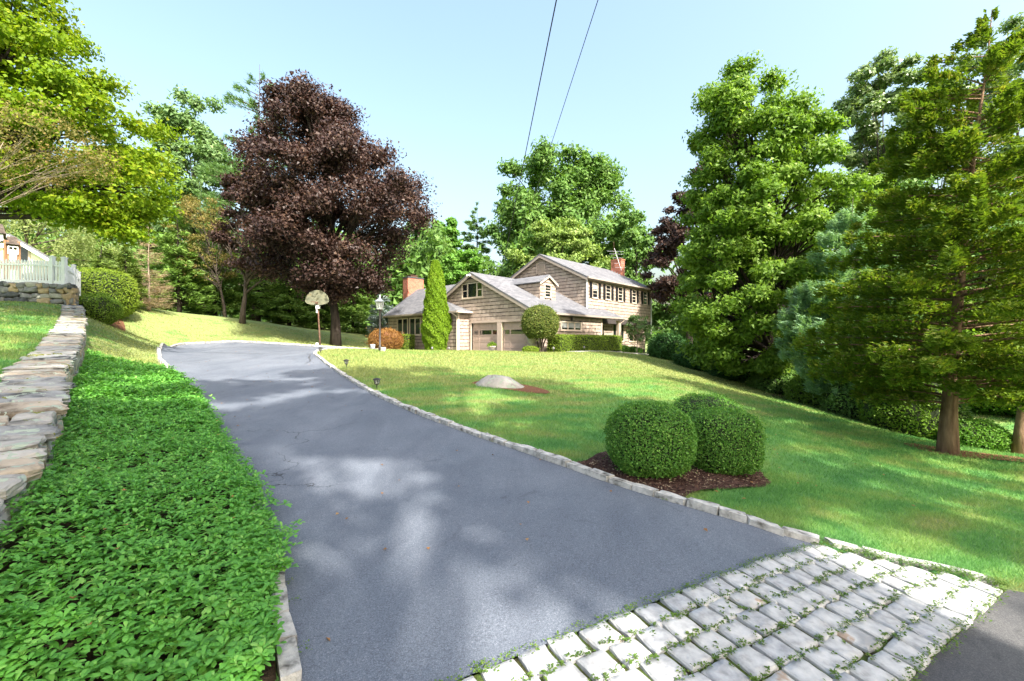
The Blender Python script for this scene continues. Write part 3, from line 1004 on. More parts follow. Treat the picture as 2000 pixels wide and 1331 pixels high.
for row, (zt, hh) in enumerate(((-0.12, 0.16), (-0.29, 0.18), (-0.48, 0.20))):
    pos = 0.1 * row
    while pos < ws[-1] - 0.2:
        ln = random.uniform(0.20, 0.42)
        i = int(np.searchsorted(ws, min(pos + ln / 2, ws[-1] - 0.01))) - 1
        base = gz(*(wr[i] - wn_[i] * 0.2))
        zc = wz[i] + zt - hh / 2
        if zc + hh / 2 > base - 0.02:
            i2 = min(k - 1, i + 5); i1 = max(0, i - 5)
            ang = math.atan2(wr[i2][1] - wr[i1][1], wr[i2][0] - wr[i1][0])
            pitch = math.atan2(wz[i2] - wz[i1], math.hypot(*(wr[i2] - wr[i1])))
            me = random.choice(fm).copy(); me.materials.clear(); me.materials.append(random.choice(wm))
            o = link('face_stone', me, None, wroot)
            c = wr[i] + wn_[i] * random.uniform(0.10, 0.15)
            place(o, (c[0], c[1], zc), ang, pitch, random.uniform(-0.06, 0.06), wroot)
            o.scale = (ln, 0.24 * random.uniform(0.8, 1.1), hh * random.uniform(0.9, 1.08))
        pos += ln + random.uniform(-0.01, 0.02)
# end stones closing the far end of the wall
for j in range(3):
    me = random.choice(fm).copy(); me.materials.clear(); me.materials.append(wm[j])
    o = link('face_stone', me, None, wroot)
    c = wr[-1] + wn_[-1] * (0.12 + 0.2 * j)
    place(o, (c[0], c[1], wz[-1] - 0.17), 0.6, 0, 0, wroot); o.scale = (0.22, 0.22, 0.2)

# ---------------------------------------------------------------- fieldstone retaining wall under the picket fence
FW0, FW1 = np.array((-26.0, 19.1)), np.array((-19.55, 19.35))
FW2 = np.array((-22.6, 22.6))
def fw_top(t):      # along the front run from FW1 (0) leftwards
    return PZ(556, 19.3) + 0.023 * t


froot = empty('retaining_wall', (FW1[0], FW1[1], 3.1))
tag(froot, 'fieldstone retaining wall of tan and grey stones under the white picket fence', 'stone wall', None, 'thing')
mb = MB()
zt = fw_top(0)
mb.hexa([(-26, 19.16, 2.2), (-19.62, 19.42, 2.2), (-19.9, 19.8, 2.2), (-26, 19.55, 2.2), (-26, 19.16, fw_top(6.4) - 0.03), (-19.62, 19.42, zt - 0.03), (-19.9, 19.8, zt - 0.03), (-26, 19.55, fw_top(6.4) - 0.03)])
mb.hexa([(-19.64, 19.44, 2.2), (-22.6, 22.6, 2.2), (-22.9, 22.4, 2.2), (-19.95, 19.45, 2.2), (-19.64, 19.44, zt - 0.035), (-22.6, 22.6, zt + 0.1), (-22.9, 22.4, zt + 0.1), (-19.95, 19.45, zt - 0.035)])
o = mb.build('wall_core', M['mortar'], froot); o.matrix_basis = froot.matrix_basis.inverted()
fmats = [M['field_grey'], M['field_grey'], M['field_dark'], M['field_tan'], M['field_pale']]
fb = []
for i in range(14):
    me = rough_block(1, 1, 1, 900 + i, 4, 0.34, 0.12); me.materials.append(fmats[i % 5]); fb.append(me)


def face_stones(p0, p1, ztop0, ztop1, rows, root, nrm):
    Ln = np.linalg.norm(p1 - p0); d = (p1 - p0) / Ln
    ang = math.atan2(d[1], d[0])
    for r_, (z_off, hh) in enumerate(rows):
        pos = random.uniform(-0.1, 0.05)
        while pos < Ln - 0.08:
            ln = random.uniform(0.24, 0.55)
            h2 = hh * random.uniform(0.8, 1.25)
            c = p0 + d * min(pos + ln / 2, Ln - 0.05) + nrm * random.uniform(-0.05, -0.01)
            zz = ztop0 + (ztop1 - ztop0) * (pos / Ln) - z_off + random.uniform(-0.03, 0.03)
            if zz + hh / 2 > gz(c[0], c[1] - 0.2) - 0.05 or True:
                o = link('stone', random.choice(fb), None, root)
                place(o, (c[0], c[1], zz), ang, random.uniform(-0.15, 0.15), 0, root)
                o.scale = (ln, 0.26, h2)
            pos += ln + random.uniform(-0.01, 0.02)


rows = [(0.10, 0.20), (0.31, 0.25), (0.55, 0.24), (0.78, 0.24), (0.98, 0.2)]
face_stones(np.array((-24.2, 19.23)), FW1, fw_top(4.6), zt, rows, froot, np.array((0.04, -1.0)))
face_stones(FW1, FW2, zt, zt + 0.12, rows, froot, np.array((0.72, 0.69)))

# ---------------------------------------------------------------- white picket fence
fence = empty('picket_fence', (FW1[0], FW1[1], zt))
tag(fence, 'white picket fence with square posts on the fieldstone wall', 'fence')
pk = MB()
w, dpt = 0.085, 0.022
pk.add([(-w / 2, -dpt / 2, 0), (w / 2, -dpt / 2, 0), (w / 2, dpt / 2, 0), (-w / 2, dpt / 2, 0),
        (-w / 2, -dpt / 2, 0.93), (w / 2, -dpt / 2, 0.93), (w / 2, dpt / 2, 0.93), (-w / 2, dpt / 2, 0.93), (0, -dpt / 2, 0.985), (0, dpt / 2, 0.985)],
       [(0, 3, 2, 1), (0, 1, 5, 8, 4), (2, 3, 7, 9, 6), (1, 2, 6, 9, 8, 5), (3, 0, 4, 8, 9, 7)])
pick_me = pk.mesh('picket'); pick_me.materials.append(M['white_paint'])


def post_mesh(h):
    mb = MB(); a = 0.075
    mb.box(-a, a, -a, a, 0, h - 0.07)
    b = a + 0.018
    mb.box(-b, b, -b, b, h - 0.072, h - 0.035)
    mb.add([(-a, -a, h - 0.036), (a, -a, h - 0.036), (a, a, h - 0.036), (-a, a, h - 0.036), (0, 0, h)], [(0, 1, 4), (1, 2, 4), (2, 3, 4), (3, 0, 4)])
    me = mb.mesh('post'); me.materials.append(M['white_paint']); return me


post_me = post_mesh(1.28)


def fence_run(p0, p1, z0, z1, pitch_, ends=(True, True), wdt=1.0):
    p0, p1 = np.array(p0), np.array(p1)
    Ln = np.linalg.norm(p1 - p0); d = (p1 - p0) / Ln; ang = math.atan2(d[1], d[0])
    for e, (p, z) in zip(ends, ((p0, z0), (p1, z1))):
        if e:
            o = link('post', post_me, None, fence); place(o, (p[0], p[1], z), ang, 0, 0, fence)
    for zr, hr in ((0.03, 0.13), (0.80, 0.075)):
        mb = MB()
        n = np.array((-d[1], d[0])) * 0.02
        c = [p0 + n * 1.0 + d * 0.076, p1 + n * 1.0 - d * 0.076, p1 + n * 3 - d * 0.076, p0 + n * 3 + d * 0.076]
        if zr < 0.1:
            c = [p0 - n * 1.9 + d * 0.076, p1 - n * 1.9 - d * 0.076, p1 - n * 0.7 - d * 0.076, p0 - n * 0.7 + d * 0.076]
        zz = [z0, z1, z1, z0]
        mb.hexa([(q[0], q[1], z + zr) for q, z in zip(c, zz)] + [(q[0], q[1], z + zr + hr) for q, z in zip(c, zz)])
        if zr > 0.5:
            c2 = [p0 - n * 1.9 + d * 0.076, p1 - n * 1.9 - d * 0.076, p1 - n * 0.7 - d * 0.076, p0 - n * 0.7 + d * 0.076]
            mb.hexa([(q[0], q[1], z + zr) for q, z in zip(c2, zz)] + [(q[0], q[1], z + zr + hr) for q, z in zip(c2, zz)])
        o = mb.build('rail', M['white_paint'], fence); o.matrix_basis = fence.matrix_basis.inverted()
    s = 0.076 + pitch_ * 0.7
    while s < Ln - 0.11:
        p = p0 + d * s; z = z0 + (z1 - z0) * s / Ln
        o = link('picket', pick_me, None, fence); place(o, (p[0], p[1], z + 0.08), ang, 0, 0, fence)
        s += pitch_


PX102, PX126 = (PXX(102, 19.45), 19.45), (PXX(125.5, 19.5), 19.5)
fence_run((-25.6, 19.3), PX102, fw_top(6.0), zt + 0.02, 0.132, (False, True))
fence_run(PX102, PX126, zt + 0.02, zt - 0.02, 0.132, (False, True))
fence_run(PX126, (-20.9, 20.75), zt - 0.12, zt - 0.15, 0.132, (False, True))
fence_run((-20.9, 20.75), (-21.7, 21.65), zt - 0.22, zt - 0.22, 0.132, (False, True))
fence_run((-21.7, 21.65), (-22.4, 22.5), zt - 0.25, zt - 0.2, 0.132, (False, True))

# ---------------------------------------------------------------- the house (local x = s along the garage front, local y = u to the back)
HZ = 0.70
HO = (-1.90, 30.5)
house = empty('house', (HO[0], HO[1], HZ), math.atan2(-0.681, 0.7325))
tag(house, 'taupe shingled house with grey roofs, two garage doors and a two storey block behind', 'house')


def hpart(mb, name, mat, parent=None, smooth=False):
    o = mb.build(name, mat, parent or house, smooth)
    if parent is None:
        o.location = (0, 0, -HZ)
    return o


class Wall:
    """Plane frame: a along the wall, z up, d outwards."""
    def __init__(self, org, adir, ndir):
        self.o, self.a, self.n = Vector((org[0], org[1], 0)), Vector((adir[0], adir[1], 0)), Vector((ndir[0], ndir[1], 0))

    def p(self, a, z, d):
        q = self.o + self.a * a + self.n * d
        return (q.x, q.y, z)

    def box(self, mb, a0, a1, z0, z1, d0, d1):
        mb.hexa([self.p(a0, z0, d1), self.p(a1, z0, d1), self.p(a1, z0, d0), self.p(a0, z0, d0),
                 self.p(a0, z1, d1), self.p(a1, z1, d1), self.p(a1, z1, d0), self.p(a0, z1, d0)])
        return mb


def shingles(wall, a0, a1, z0, ztop, holes=(), expo=0.255, zbot=None, seed=1):
    """Courses of separate shakes on a wall, butts proud, dark gaps for shadow lines, cut to the roof line and round openings."""
    r = random.Random(seed)
    V, Q = [], []
    z = z0
    zmax = max(ztop(a0), ztop(a1), ztop((a0 + a1) / 2), ztop(a0 * 0.7 + a1 * 0.3), ztop(a0 * 0.3 + a1 * 0.7))
    while z < zmax:
        a = a0 - r.uniform(0, 0.1)
        while a < a1:
            w = r.uniform(0.12, 0.24)
            l, rr = max(a, a0), min(a + w - 0.006, a1)
            a += w
            if rr - l < 0.03: continue
            jb = r.uniform(-0.012, 0.012)
            lo = z + jb
            if zbot is not None:
                lo = max(lo, zbot((l + rr) / 2))
            tg = z + expo - 0.034 - r.uniform(0, 0.014)  # course stops short; the dark gap stands in for the butt's shadow
            tl, trr = min(tg, ztop(l)), min(tg, ztop(rr))
            if max(tl, trr) < lo + 0.03: continue
            tl, trr = max(tl, lo + 0.01), max(trr, lo + 0.01)
            skip = False
            for (h0, h1, g0, g1) in holes:
                if rr > h0 and l < h1 and tl > g0 and lo < g1:
                    if l < h0 and rr - h0 < rr - l: rr = min(rr, h0) if h0 - l > 0.04 else rr
                    if rr > h1 and h1 - l < rr - l: l = max(l, h1) if rr - h1 > 0.04 else l
                    if rr > h0 + 1e-6 and l < h1 - 1e-6:
                        if lo < g0 - 0.05: tl = min(tl, g0); trr = min(trr, g0)
                        elif tl > g1 + 0.05: lo = max(lo, g1)
                        else: skip = True
            if skip or rr - l < 0.02: continue
            db, dt = 0.030 + r.uniform(-0.004, 0.004), 0.022
            b = len(V)
            V += [wall.p(l, lo, db), wall.p(rr, lo, db), wall.p(rr, trr, dt), wall.p(l, tl, dt), wall.p(l, lo, 0.0), wall.p(rr, lo, 0.0), wall.p(rr, trr, 0.0), wall.p(l, tl, 0.0)]
            Q += [(b, b + 1, b + 2, b + 3), (b + 4, b + 5, b + 1, b), (b + 1, b + 5, b + 6, b + 2), (b + 4, b, b + 3, b + 7)]
        z += expo
    mb = MB(); mb.v = V; mb.f = Q
    o = hpart(mb, 'shake_siding', M['siding'])
    o['kind'] = 'stuff'
    return o


def window(wall, a0, a1, z0, z1, mulls=(), rail=True, frame=0.07, mat='pale_trim', pane='glass', parent=None, sill=True, bars=0, rails=None, blind=0.0, d=0.02):
    """Framed window: casing, sashes and recessed panes."""
    mb = MB()
    t = frame
    wall.box(mb, a0, a0 + t, z0, z1, 0.0, d + 0.035)
    wall.box(mb, a1 - t, a1, z0, z1, 0.0, d + 0.035)
    wall.box(mb, a0 + t, a1 - t, z1 - t, z1, 0.0, d + 0.032)
    wall.box(mb, a0 + t, a1 - t, z0, z0 + t, 0.0, d + 0.032)
    if sill:
        wall.box(mb, a0 - 0.04, a1 + 0.04, z0 - 0.05, z0 - 0.002, 0.0, d + 0.075)
    edges = [a0 + t] + [x for x in mulls] + [a1 - t]
    for x in mulls:
        wall.box(mb, x - t * 0.55, x + t * 0.55, z0 + t, z1 - t, 0.0, d + 0.030)
    root = hpart(mb, 'window', M[mat], parent)
    for i in range(len(edges) - 1):
        e0 = edges[i] + (t * 0.55 if i > 0 else 0); e1 = edges[i + 1] - (t * 0.55 if i < len(edges) - 2 else 0)
        g = MB(); wall.box(g, e0, e1, z0 + t, z1 - t, -0.02, 0.006)
        hp = root if parent is None else parent
        hp_o = hpart(g, 'pane', M[pane], hp)
        if blind:
            g = MB(); zc = z1 - t - (z1 - z0 - 2 * t) * blind
            wall.box(g, e0 + 0.005, e1 - 0.005, zc, z1 - t - 0.003, 0.0065, 0.010)
            hpart(g, 'blind', M['blind'], hp)
        want = rail if rails is None else rails[i]
        if want:
            zc = (z0 + z1) / 2
            g = MB(); wall.box(g, e0, e1, zc - 0.028, zc + 0.028, 0.0, 0.032)
            s_ = 0.03
            wall.box(g, e0, e0 + s_, z0 + t, zc - 0.028, 0.0, 0.026); wall.box(g, e1 - s_, e1, z0 + t, zc - 0.028, 0.0, 0.026)
            for b_ in range(bars):
                zb = z0 + t + (zc - z0 - t) * (b_ + 1) / (bars + 1)
                wall.box(g, e0 + s_, e1 - s_, zb - 0.012, zb + 0.012, 0.0, 0.022)
                zb = zc + (z1 - t - zc) * (b_ + 1) / (bars + 1)
                wall.box(g, e0, e1, zb - 0.012, zb + 0.012, 0.0, 0.022)
            hpart(g, 'sash', M[mat if mat != 'trim' else 'pale_trim'], hp)
    return root


W_FRONT = Wall((0, 0), (1, 0), (0, -1))            # garage front: a = s
W_WING = Wall((0, -1.0), (1, 0), (0, -1))          # wing front
W_WRET = Wall((-1.7, 0), (0, 1), (1, 0))           # wing return: a = u
W_SIDE = Wall((4.55, 0), (0, 1), (1, 0))           # garage right side
W_GABLE = Wall((0, 7.5), (1, 0), (0, -1))          # two storey gable
W_UP = Wall((3.5, 0), (0, 1), (1, 0))              # two storey right side
W_LOW = Wall((2.9, 0), (0, 1), (1, 0))             # recessed ground floor
W_DORF = Wall((2.6, 0), (0, 1), (1, 0))            # dormer front
W_DORS = Wall((0, 2.9), (1, 0), (0, -1))           # dormer left side

# solid bodies
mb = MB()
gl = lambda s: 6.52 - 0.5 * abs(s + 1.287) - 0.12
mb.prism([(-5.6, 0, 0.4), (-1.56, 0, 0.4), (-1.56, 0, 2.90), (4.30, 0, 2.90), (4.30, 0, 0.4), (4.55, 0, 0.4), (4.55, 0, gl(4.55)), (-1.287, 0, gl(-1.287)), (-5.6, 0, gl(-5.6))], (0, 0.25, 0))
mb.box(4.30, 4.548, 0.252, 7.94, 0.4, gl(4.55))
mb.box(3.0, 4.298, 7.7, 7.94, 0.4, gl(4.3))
hpart(mb, 'wall', M['shadow_backing'])
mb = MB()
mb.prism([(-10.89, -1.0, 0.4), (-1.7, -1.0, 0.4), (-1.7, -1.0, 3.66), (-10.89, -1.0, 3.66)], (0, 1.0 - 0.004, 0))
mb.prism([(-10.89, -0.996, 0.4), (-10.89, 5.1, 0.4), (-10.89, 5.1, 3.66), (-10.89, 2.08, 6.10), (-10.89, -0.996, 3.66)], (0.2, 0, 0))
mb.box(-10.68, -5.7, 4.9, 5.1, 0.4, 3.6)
hpart(mb, 'wall', M['shadow_backing'])
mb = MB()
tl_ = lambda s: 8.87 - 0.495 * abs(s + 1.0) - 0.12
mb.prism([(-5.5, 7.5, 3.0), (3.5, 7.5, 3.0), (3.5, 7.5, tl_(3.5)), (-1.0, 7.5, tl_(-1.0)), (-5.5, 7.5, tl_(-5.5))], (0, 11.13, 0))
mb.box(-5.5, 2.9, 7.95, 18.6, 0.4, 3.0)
hpart(mb, 'wall', M['shadow_backing'])

# shakes
G_HOLES = [(-2.43, -0.195, 4.67, 5.77)]
shingles(W_FRONT, -4.9, 4.55, 3.02, gl, G_HOLES, seed=1)
mb = MB()
shingles(W_FRONT, -1.7, -1.48, 0.72, lambda a: 3.02, seed=12)
shingles(W_WING, -10.89, -1.7, 0.68, lambda a: 3.66, [(-9.54, -6.12, 2.0, 3.46)], seed=2)
shingles(W_WRET, -1.0, 0.0, 0.68, lambda a: 3.66, seed=3)
shingles(W_SIDE, 0.0, 7.94, 0.70, lambda a: 3.46, [(2.71, 5.14, 2.24, 2.94)], seed=4)
shingles(W_GABLE, -5.5, 3.5, 4.0, tl_, [(-1.5, -0.6, 7.25, 8.18)], 0.262, seed=5)
UPC = [8.66, 10.66, 12.67, 15.14, 17.35]
uh = [(c - 0.42, c + 0.42, 4.94, 6.18) for c in UPC]
shingles(W_UP, 7.53, 18.6, 3.62, lambda a: 6.36, uh, 0.262, seed=6)
shingles(W_LOW, 10.9, 18.6, 0.75, lambda a: 3.4, [(12.4, 14.4, 1.5, 3.1), (15.2, 17.2, 1.5, 3.1)], seed=7)

# roofs: slabs with thickness
def slab(name, poly, th=0.10, mat='roof', parent=None):
    v = [Vector(p) for p in poly]
    n = (v[1] - v[0]).cross(v[2] - v[0]).normalized()
    if n.z < 0: n = -n
    return hpart(MB().prism(poly, tuple(-n * th)), name, M[mat], parent)


zr = lambda s: 6.52 - 0.5 * abs(s + 1.287)
slab('roof', [(-1.287, -0.28, 6.52), (4.87, -0.28, zr(4.87)), (4.87, 10.9, zr(4.87)), (3.46, 10.15, zr(3.46)), (3.46, 7.5, zr(3.46)), (-1.287, 7.5, 6.52)])
slab('roof', [(-1.287, -0.28, 6.518), (-1.287, 7.5, 6.518), (-7.4, 7.5, zr(-7.4)), (-7.4, 2.2, zr(-7.4)), (-4.95, -0.28, zr(-4.95))])
slab('roof', [(-11.15, -1.38, 3.70), (-1.33, -1.38, 3.70), (-4.5, -0.02, 4.705), (-1.85, 2.08, 6.24), (-11.15, 2.08, 6.24)])
slab('roof', [(-11.15, 2.08, 6.238), (-1.85, 2.08, 6.238), (-1.85, 5.5, 3.70), (-11.15, 5.5, 3.70)])
slab('roof', [(-1.33, -1.38, 3.702), (-1.33, -0.04, 3.702), (-4.5, -0.04, 4.70)], 0.09)
slab('roof', [(-1.0, 7.2, 8.87), (3.78, 7.2, 8.87 - 0.495 * 4.78), (3.78, 18.85, 8.87 - 0.495 * 4.78), (-1.0, 18.85, 8.87)])
slab('roof', [(-1.0, 7.2, 8.868), (-1.0, 18.85, 8.868), (-5.8, 18.85, 8.868 - 0.495 * 4.8), (-5.8, 7.2, 8.868 - 0.495 * 4.8)])

# rake boards and eave fascias / gutters
def bar(name, p0, p1, w, h, mat, parent=None):
    """Board between two points: w thick sideways, h tall below the line."""
    a, b = Vector(p0), Vector(p1)
    d = (b - a).normalized(); s = d.cross(Vector((0, 0, 1))).normalized() * (w / 2); dn = Vector((0, 0, -h))
    c = [a - s + dn, b - s + dn, b + s + dn, a + s + dn, a - s, b - s, b + s, a + s]
    return hpart(MB().hexa([tuple(x) for x in c]), name, M[mat], parent)


bar('rake_board', (-1.287, -0.25, 6.40), (4.83, -0.25, zr(4.83) - 0.12), 0.045, 0.20, 'fascia')
bar('rake_board', (-1.287, -0.25, 6.398), (-4.95, -0.25, zr(-4.95) - 0.122), 0.045, 0.20, 'fascia')
bar('rake_board', (-1.0, 7.23, 8.75), (3.74, 7.23, 8.75 - 0.495 * 4.74), 0.045, 0.20, 'fascia')
bar('rake_board', (-1.0, 7.23, 8.748), (-5.76, 7.23, 8.748 - 0.495 * 4.76), 0.045, 0.20, 'fascia')
bar('rake_board', (-11.13, -1.36, 3.585), (-11.13, 2.08, 6.12), 0.05, 0.16, 'fascia')
bar('gutter', (4.90, -0.27, zr(4.87) - 0.02), (4.90, 10.9, zr(4.87) - 0.02), 0.10, 0.12, 'fascia')
bar('gutter', (3.82, 7.2, 6.49), (3.82, 18.85, 6.49), 0.10, 0.12, 'fascia')
bar('gutter', (-11.15, -1.42, 3.69), (-1.30, -1.42, 3.69), 0.10, 0.12, 'fascia')
bar('gutter', (-1.29, -1.42, 3.688), (-1.29, -0.04, 3.688), 0.10, 0.12, 'pale_trim')
hpart(MB().box(4.56, 4.86, 0.0, 10.85, zr(4.87) - 0.17, zr(4.87) - 0.13), 'soffit', M['fascia'])
hpart(MB().box(3.51, 3.77, 7.25, 18.8, 6.33, 6.36), 'soffit', M['fascia'])
hpart(MB().box(-10.9, -1.35, -1.37, -1.04, 3.55, 3.58), 'soffit', M['fascia'])

# corner boards and downspouts
mb = MB(); W_FRONT.box(mb, -1.52, -1.36, 0.5, 2.98, 0.0, 0.05); hpart(mb, 'door_casing', M['pale_trim'])
mb = MB(); W_FRONT.box(mb, 1.26, 1.70, 0.5, 2.86, -0.02, 0.07); hpart(mb, 'door_casing', M['trim'])
mb = MB(); W_FRONT.box(mb, 4.29, 4.55, 0.5, 2.86, -0.02, 0.06); hpart(mb, 'door_casing', M['trim'])
mb = MB(); W_FRONT.box(mb, -1.36, 4.55, 2.84, 3.01, 0.0, 0.075); hpart(mb, 'door_header', M['trim'])
mb = MB(); W_UP.box(mb, 7.42, 7.56, 3.95, 6.35, 0.0, 0.06); hpart(mb, 'downspout', M['white_paint'])
mb = MB(); W_UP.box(mb, 18.52, 18.66, 2.2, 6.35, 0.0, 0.06); hpart(mb, 'corner_board', M['white_paint'])
mb = MB(); W_WING.box(mb, -1.80, -1.69, 0.68, 3.55, 0.031, 0.06); W_WRET.box(mb, -1.06, -0.93, 0.68, 3.55, 0.031, 0.055); hpart(mb, 'corner_board', M['pale_trim'])
hpart(MB().tube([(-1.9, -1.42, 3.55), (-1.75, -1.15, 3.35), (-1.74, -1.08, 3.2), (-1.74, -1.08, 0.8)], 0.045, 6), 'downspout', M['pale_trim'])
hpart(MB().tube([(4.92, 10.85, zr(4.87) - 0.1), (4.86, 10.75, 3.15), (4.68, 10.6, 3.0), (4.68, 10.6, 0.75)], 0.04, 6), 'downspout', M['pale_trim'])
mb = MB(); W_SIDE.box(mb, 7.84, 7.96, 0.7, 3.4, 0.0, 0.05); hpart(mb, 'corner_board', M['pale_trim'])

# garage doors: frame of stiles and rails, recessed panels, glazed row
def garage_door(s0, s1):
    z0, z1 = 0.70, 2.84
    mb = MB(); W_FRONT.box(mb, s0, s1, z0, z1, -0.16, -0.12)
    root = hpart(mb, 'garage_door', M['door'])
    w = s1 - s0
    cols = [(s0 + 0.10, s0 + 0.10 + w * 0.19), (s0 + 0.20 + w * 0.19, s1 - 0.20 - w * 0.19), (s1 - 0.10 - w * 0.19, s1 - 0.10)]
    rows_ = [(0.78, 1.08), (1.18, 1.50), (1.60, 1.92), (2.02, 2.32), (2.42, 2.78)]
    rails_ = [(z0, 0.78), (1.08, 1.18), (1.50, 1.60), (1.92, 2.02), (2.32, 2.42), (2.78, z1)]
    for a, b in rails_:
        g = MB(); W_FRONT.box(g, s0, s1, a, b, -0.12, -0.095); hpart(g, 'rail', M['door'], root)
    edges = [s0] + [x for c in cols for x in c] + [s1]
    for i in range(0, len(edges), 2):
        for a, b in rows_:
            g = MB(); W_FRONT.box(g, edges[i], edges[i + 1], a, b, -0.12, -0.096); hpart(g, 'stile', M['door'], root)
    for j, (a, b) in enumerate(rows_):
        for c0, c1 in cols:
            g = MB()
            if j == 3:
                W_FRONT.box(g, c0, c1, a, b, -0.12, -0.115); hpart(g, 'pane', M['glass'], root)
            else:
                W_FRONT.box(g, c0 + 0.035, c1 - 0.035, a + 0.035, b - 0.035, -0.12, -0.106); hpart(g, 'panel', M['door'], root)


garage_door(-1.36, 1.26)
garage_door(1.70, 4.29)

# windows
window(W_FRONT, -2.43, -0.195, 4.67, 5.77, (-1.80, -0.80), rails=[True, False, True])
window(W_WING, -9.49, -7.93, 2.02, 3.42, (-8.70,), False, 0.085)
window(W_WING, -7.73, -6.17, 2.02, 3.42, (-6.94,), False, 0.085)
window(W_SIDE, 2.71, 5.14, 2.28, 2.92, (3.52, 4.33), False, 0.085, blind=0.75)
for c in UPC:
    window(W_UP, c - 0.42, c + 0.42, 4.96, 6.18, (), True, 0.06, bars=1, blind=0.42 if c < 9 else 0)
    for sgn in (-1, 1):
        mb = MB()
        a = c + sgn * 0.63
        W_UP.box(mb, a - 0.18, a + 0.18, 4.98, 6.16, 0.03, 0.055)
        sh = hpart(mb, 'shutter', M['black_paint'])
        mb = MB()
        for (q0, q1) in ((a - 0.18, a - 0.135), (a + 0.135, a + 0.18)):
            W_UP.box(mb, q0, q1, 4.98, 6.16, 0.055, 0.068)
        for (q0, q1) in ((4.98, 5.05), (5.52, 5.60), (6.09, 6.16)):
            W_UP.box(mb, a - 0.135, a + 0.135, q0, q1, 0.055, 0.067)
        for kz in range(9):
            for base in (5.07, 5.62):
                zq = base + kz * 0.05
                W_UP.box(mb, a - 0.13, a + 0.13, zq, zq + 0.03, 0.055, 0.062)
        hpart(mb, 'louvre', M['black_paint'], sh)
window(W_LOW, 12.4, 14.4, 1.5, 3.1, (13.05, 13.75), False, 0.08)
window(W_LOW, 15.3, 17.1, 1.5, 3.1, (16.2,), True, 0.08)
mb = MB(); W_LOW.box(mb, 10.9, 18.6, 3.40, 3.60, 0.0, 0.62); hpart(mb, 'overhang_soffit', M['fascia'])

# gable vent with louvres
mb = MB(); W_GABLE.box(mb, -1.5, -0.6, 7.25, 8.18, 0.0, 0.012)
vent = hpart(mb, 'gable_vent', M['fascia'])
mb = MB()
W_GABLE.box(mb, -1.5, -1.43, 7.25, 8.18, 0.0, 0.06); W_GABLE.box(mb, -0.67, -0.6, 7.25, 8.18, 0.0, 0.06)
W_GABLE.box(mb, -1.43, -0.67, 8.11, 8.18, 0.0, 0.058); W_GABLE.box(mb, -1.43, -0.67, 7.25, 7.31, 0.0, 0.058)
hpart(mb, 'vent_frame', M['trim'], vent)
for i in range(10):
    z = 7.34 + i * 0.077
    mb = MB()
    mb.hexa([W_GABLE.p(-1.42, z, 0.05), W_GABLE.p(-0.68, z, 0.05), W_GABLE.p(-0.68, z + 0.02, 0.013), W_GABLE.p(-1.42, z + 0.02, 0.013),
             W_GABLE.p(-1.42, z + 0.022, 0.05), W_GABLE.p(-0.68, z + 0.022, 0.05), W_GABLE.p(-0.68, z + 0.06, 0.013), W_GABLE.p(-1.42, z + 0.06, 0.013)])
    hpart(mb, 'slat', M['trim'], vent)

# dormer
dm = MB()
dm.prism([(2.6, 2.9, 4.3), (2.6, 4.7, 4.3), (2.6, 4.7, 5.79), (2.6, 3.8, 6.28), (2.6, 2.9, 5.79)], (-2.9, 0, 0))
dormer = hpart(dm, 'dormer', M['shadow_backing'])
def dslab(poly, th=0.07):
    v = [Vector(p) for p in poly]; n = (v[1] - v[0]).cross(v[2] - v[0]).normalized()
    if n.z < 0: n = -n
    hpart(MB().prism(poly, tuple(-n * th)), 'roof', M['roof'], dormer)
dslab([(2.78, 2.72, 5.76), (2.78, 3.8, 6.365), (-1.1, 3.8, 6.365), (0.0, 2.72, 5.76)])
dslab([(2.78, 4.88, 5.76), (2.78, 3.8, 6.363), (-1.1, 3.8, 6.363), (0.0, 4.88, 5.76)])
bar('rake_board', (2.76, 2.74, 5.68), (2.76, 3.8, 6.28), 0.04, 0.12, 'pale_trim', dormer)
bar('rake_board', (2.76, 4.86, 5.68), (2.76, 3.8, 6.279), 0.04, 0.12, 'pale_trim', dormer)
def sub_shakes(wall, a0, a1, z0, ztop, holes=(), seed=3, zbot=None):
    o = shingles(wall, a0, a1, z0, ztop, holes, 0.25, zbot, seed)
    o.parent = dormer; o.location = (0, 0, 0)
sub_shakes(W_DORF, 2.9, 4.7, 4.55, lambda a: 6.24 - 0.54 * abs(a - 3.8), [(3.40, 4.16, 4.72, 5.66)])
sub_shakes(W_DORS, 0.0, 2.6, 4.45, lambda a: 5.74, (), 8, lambda a: zr(a) + 0.0)
window(W_DORF, 3.40, 4.16, 4.72, 5.66, (), True, 0.06, 'pale_trim', 'glass', dormer, True, 1)

# brick chimneys
ch = hpart(MB().box(-11.92, -11.14, 1.1, 2.8, 0.5, 7.22), 'chimney', M['brick'])
hpart(MB().box(-11.95, -11.11, 1.07, 2.83, 7.222, 7.34), 'chimney_crown', M['lead'], ch)
hpart(MB().box(-11.80, -11.26, 1.5, 2.2, 7.342, 7.44).box(-11.85, -11.21, 1.45, 2.25, 7.50, 7.54).box(-11.8, -11.77, 1.5, 1.53, 7.44, 7.50).box(-11.29, -11.26, 2.17, 2.2, 7.44, 7.50), 'chimney_cap', M['rust'], ch)
ch2 = hpart(MB().box(-0.66, 0.5, 18.3, 19.0, 7.3, 9.70), 'chimney', M['brick'])
hpart(MB().box(-0.70, 0.54, 18.26, 19.04, 9.702, 9.80), 'chimney_crown', M['brick'], ch2)
mb = MB()
for i in range(4):
    mb.box(0.42 - 0.28 * i - 0.28, 0.42 - 0.28 * i, 18.275, 18.297, 8.0 + 0.14 * i + 0.02, 8.28 + 0.14 * i)
hpart(mb, 'flashing', M['alu'], ch2)

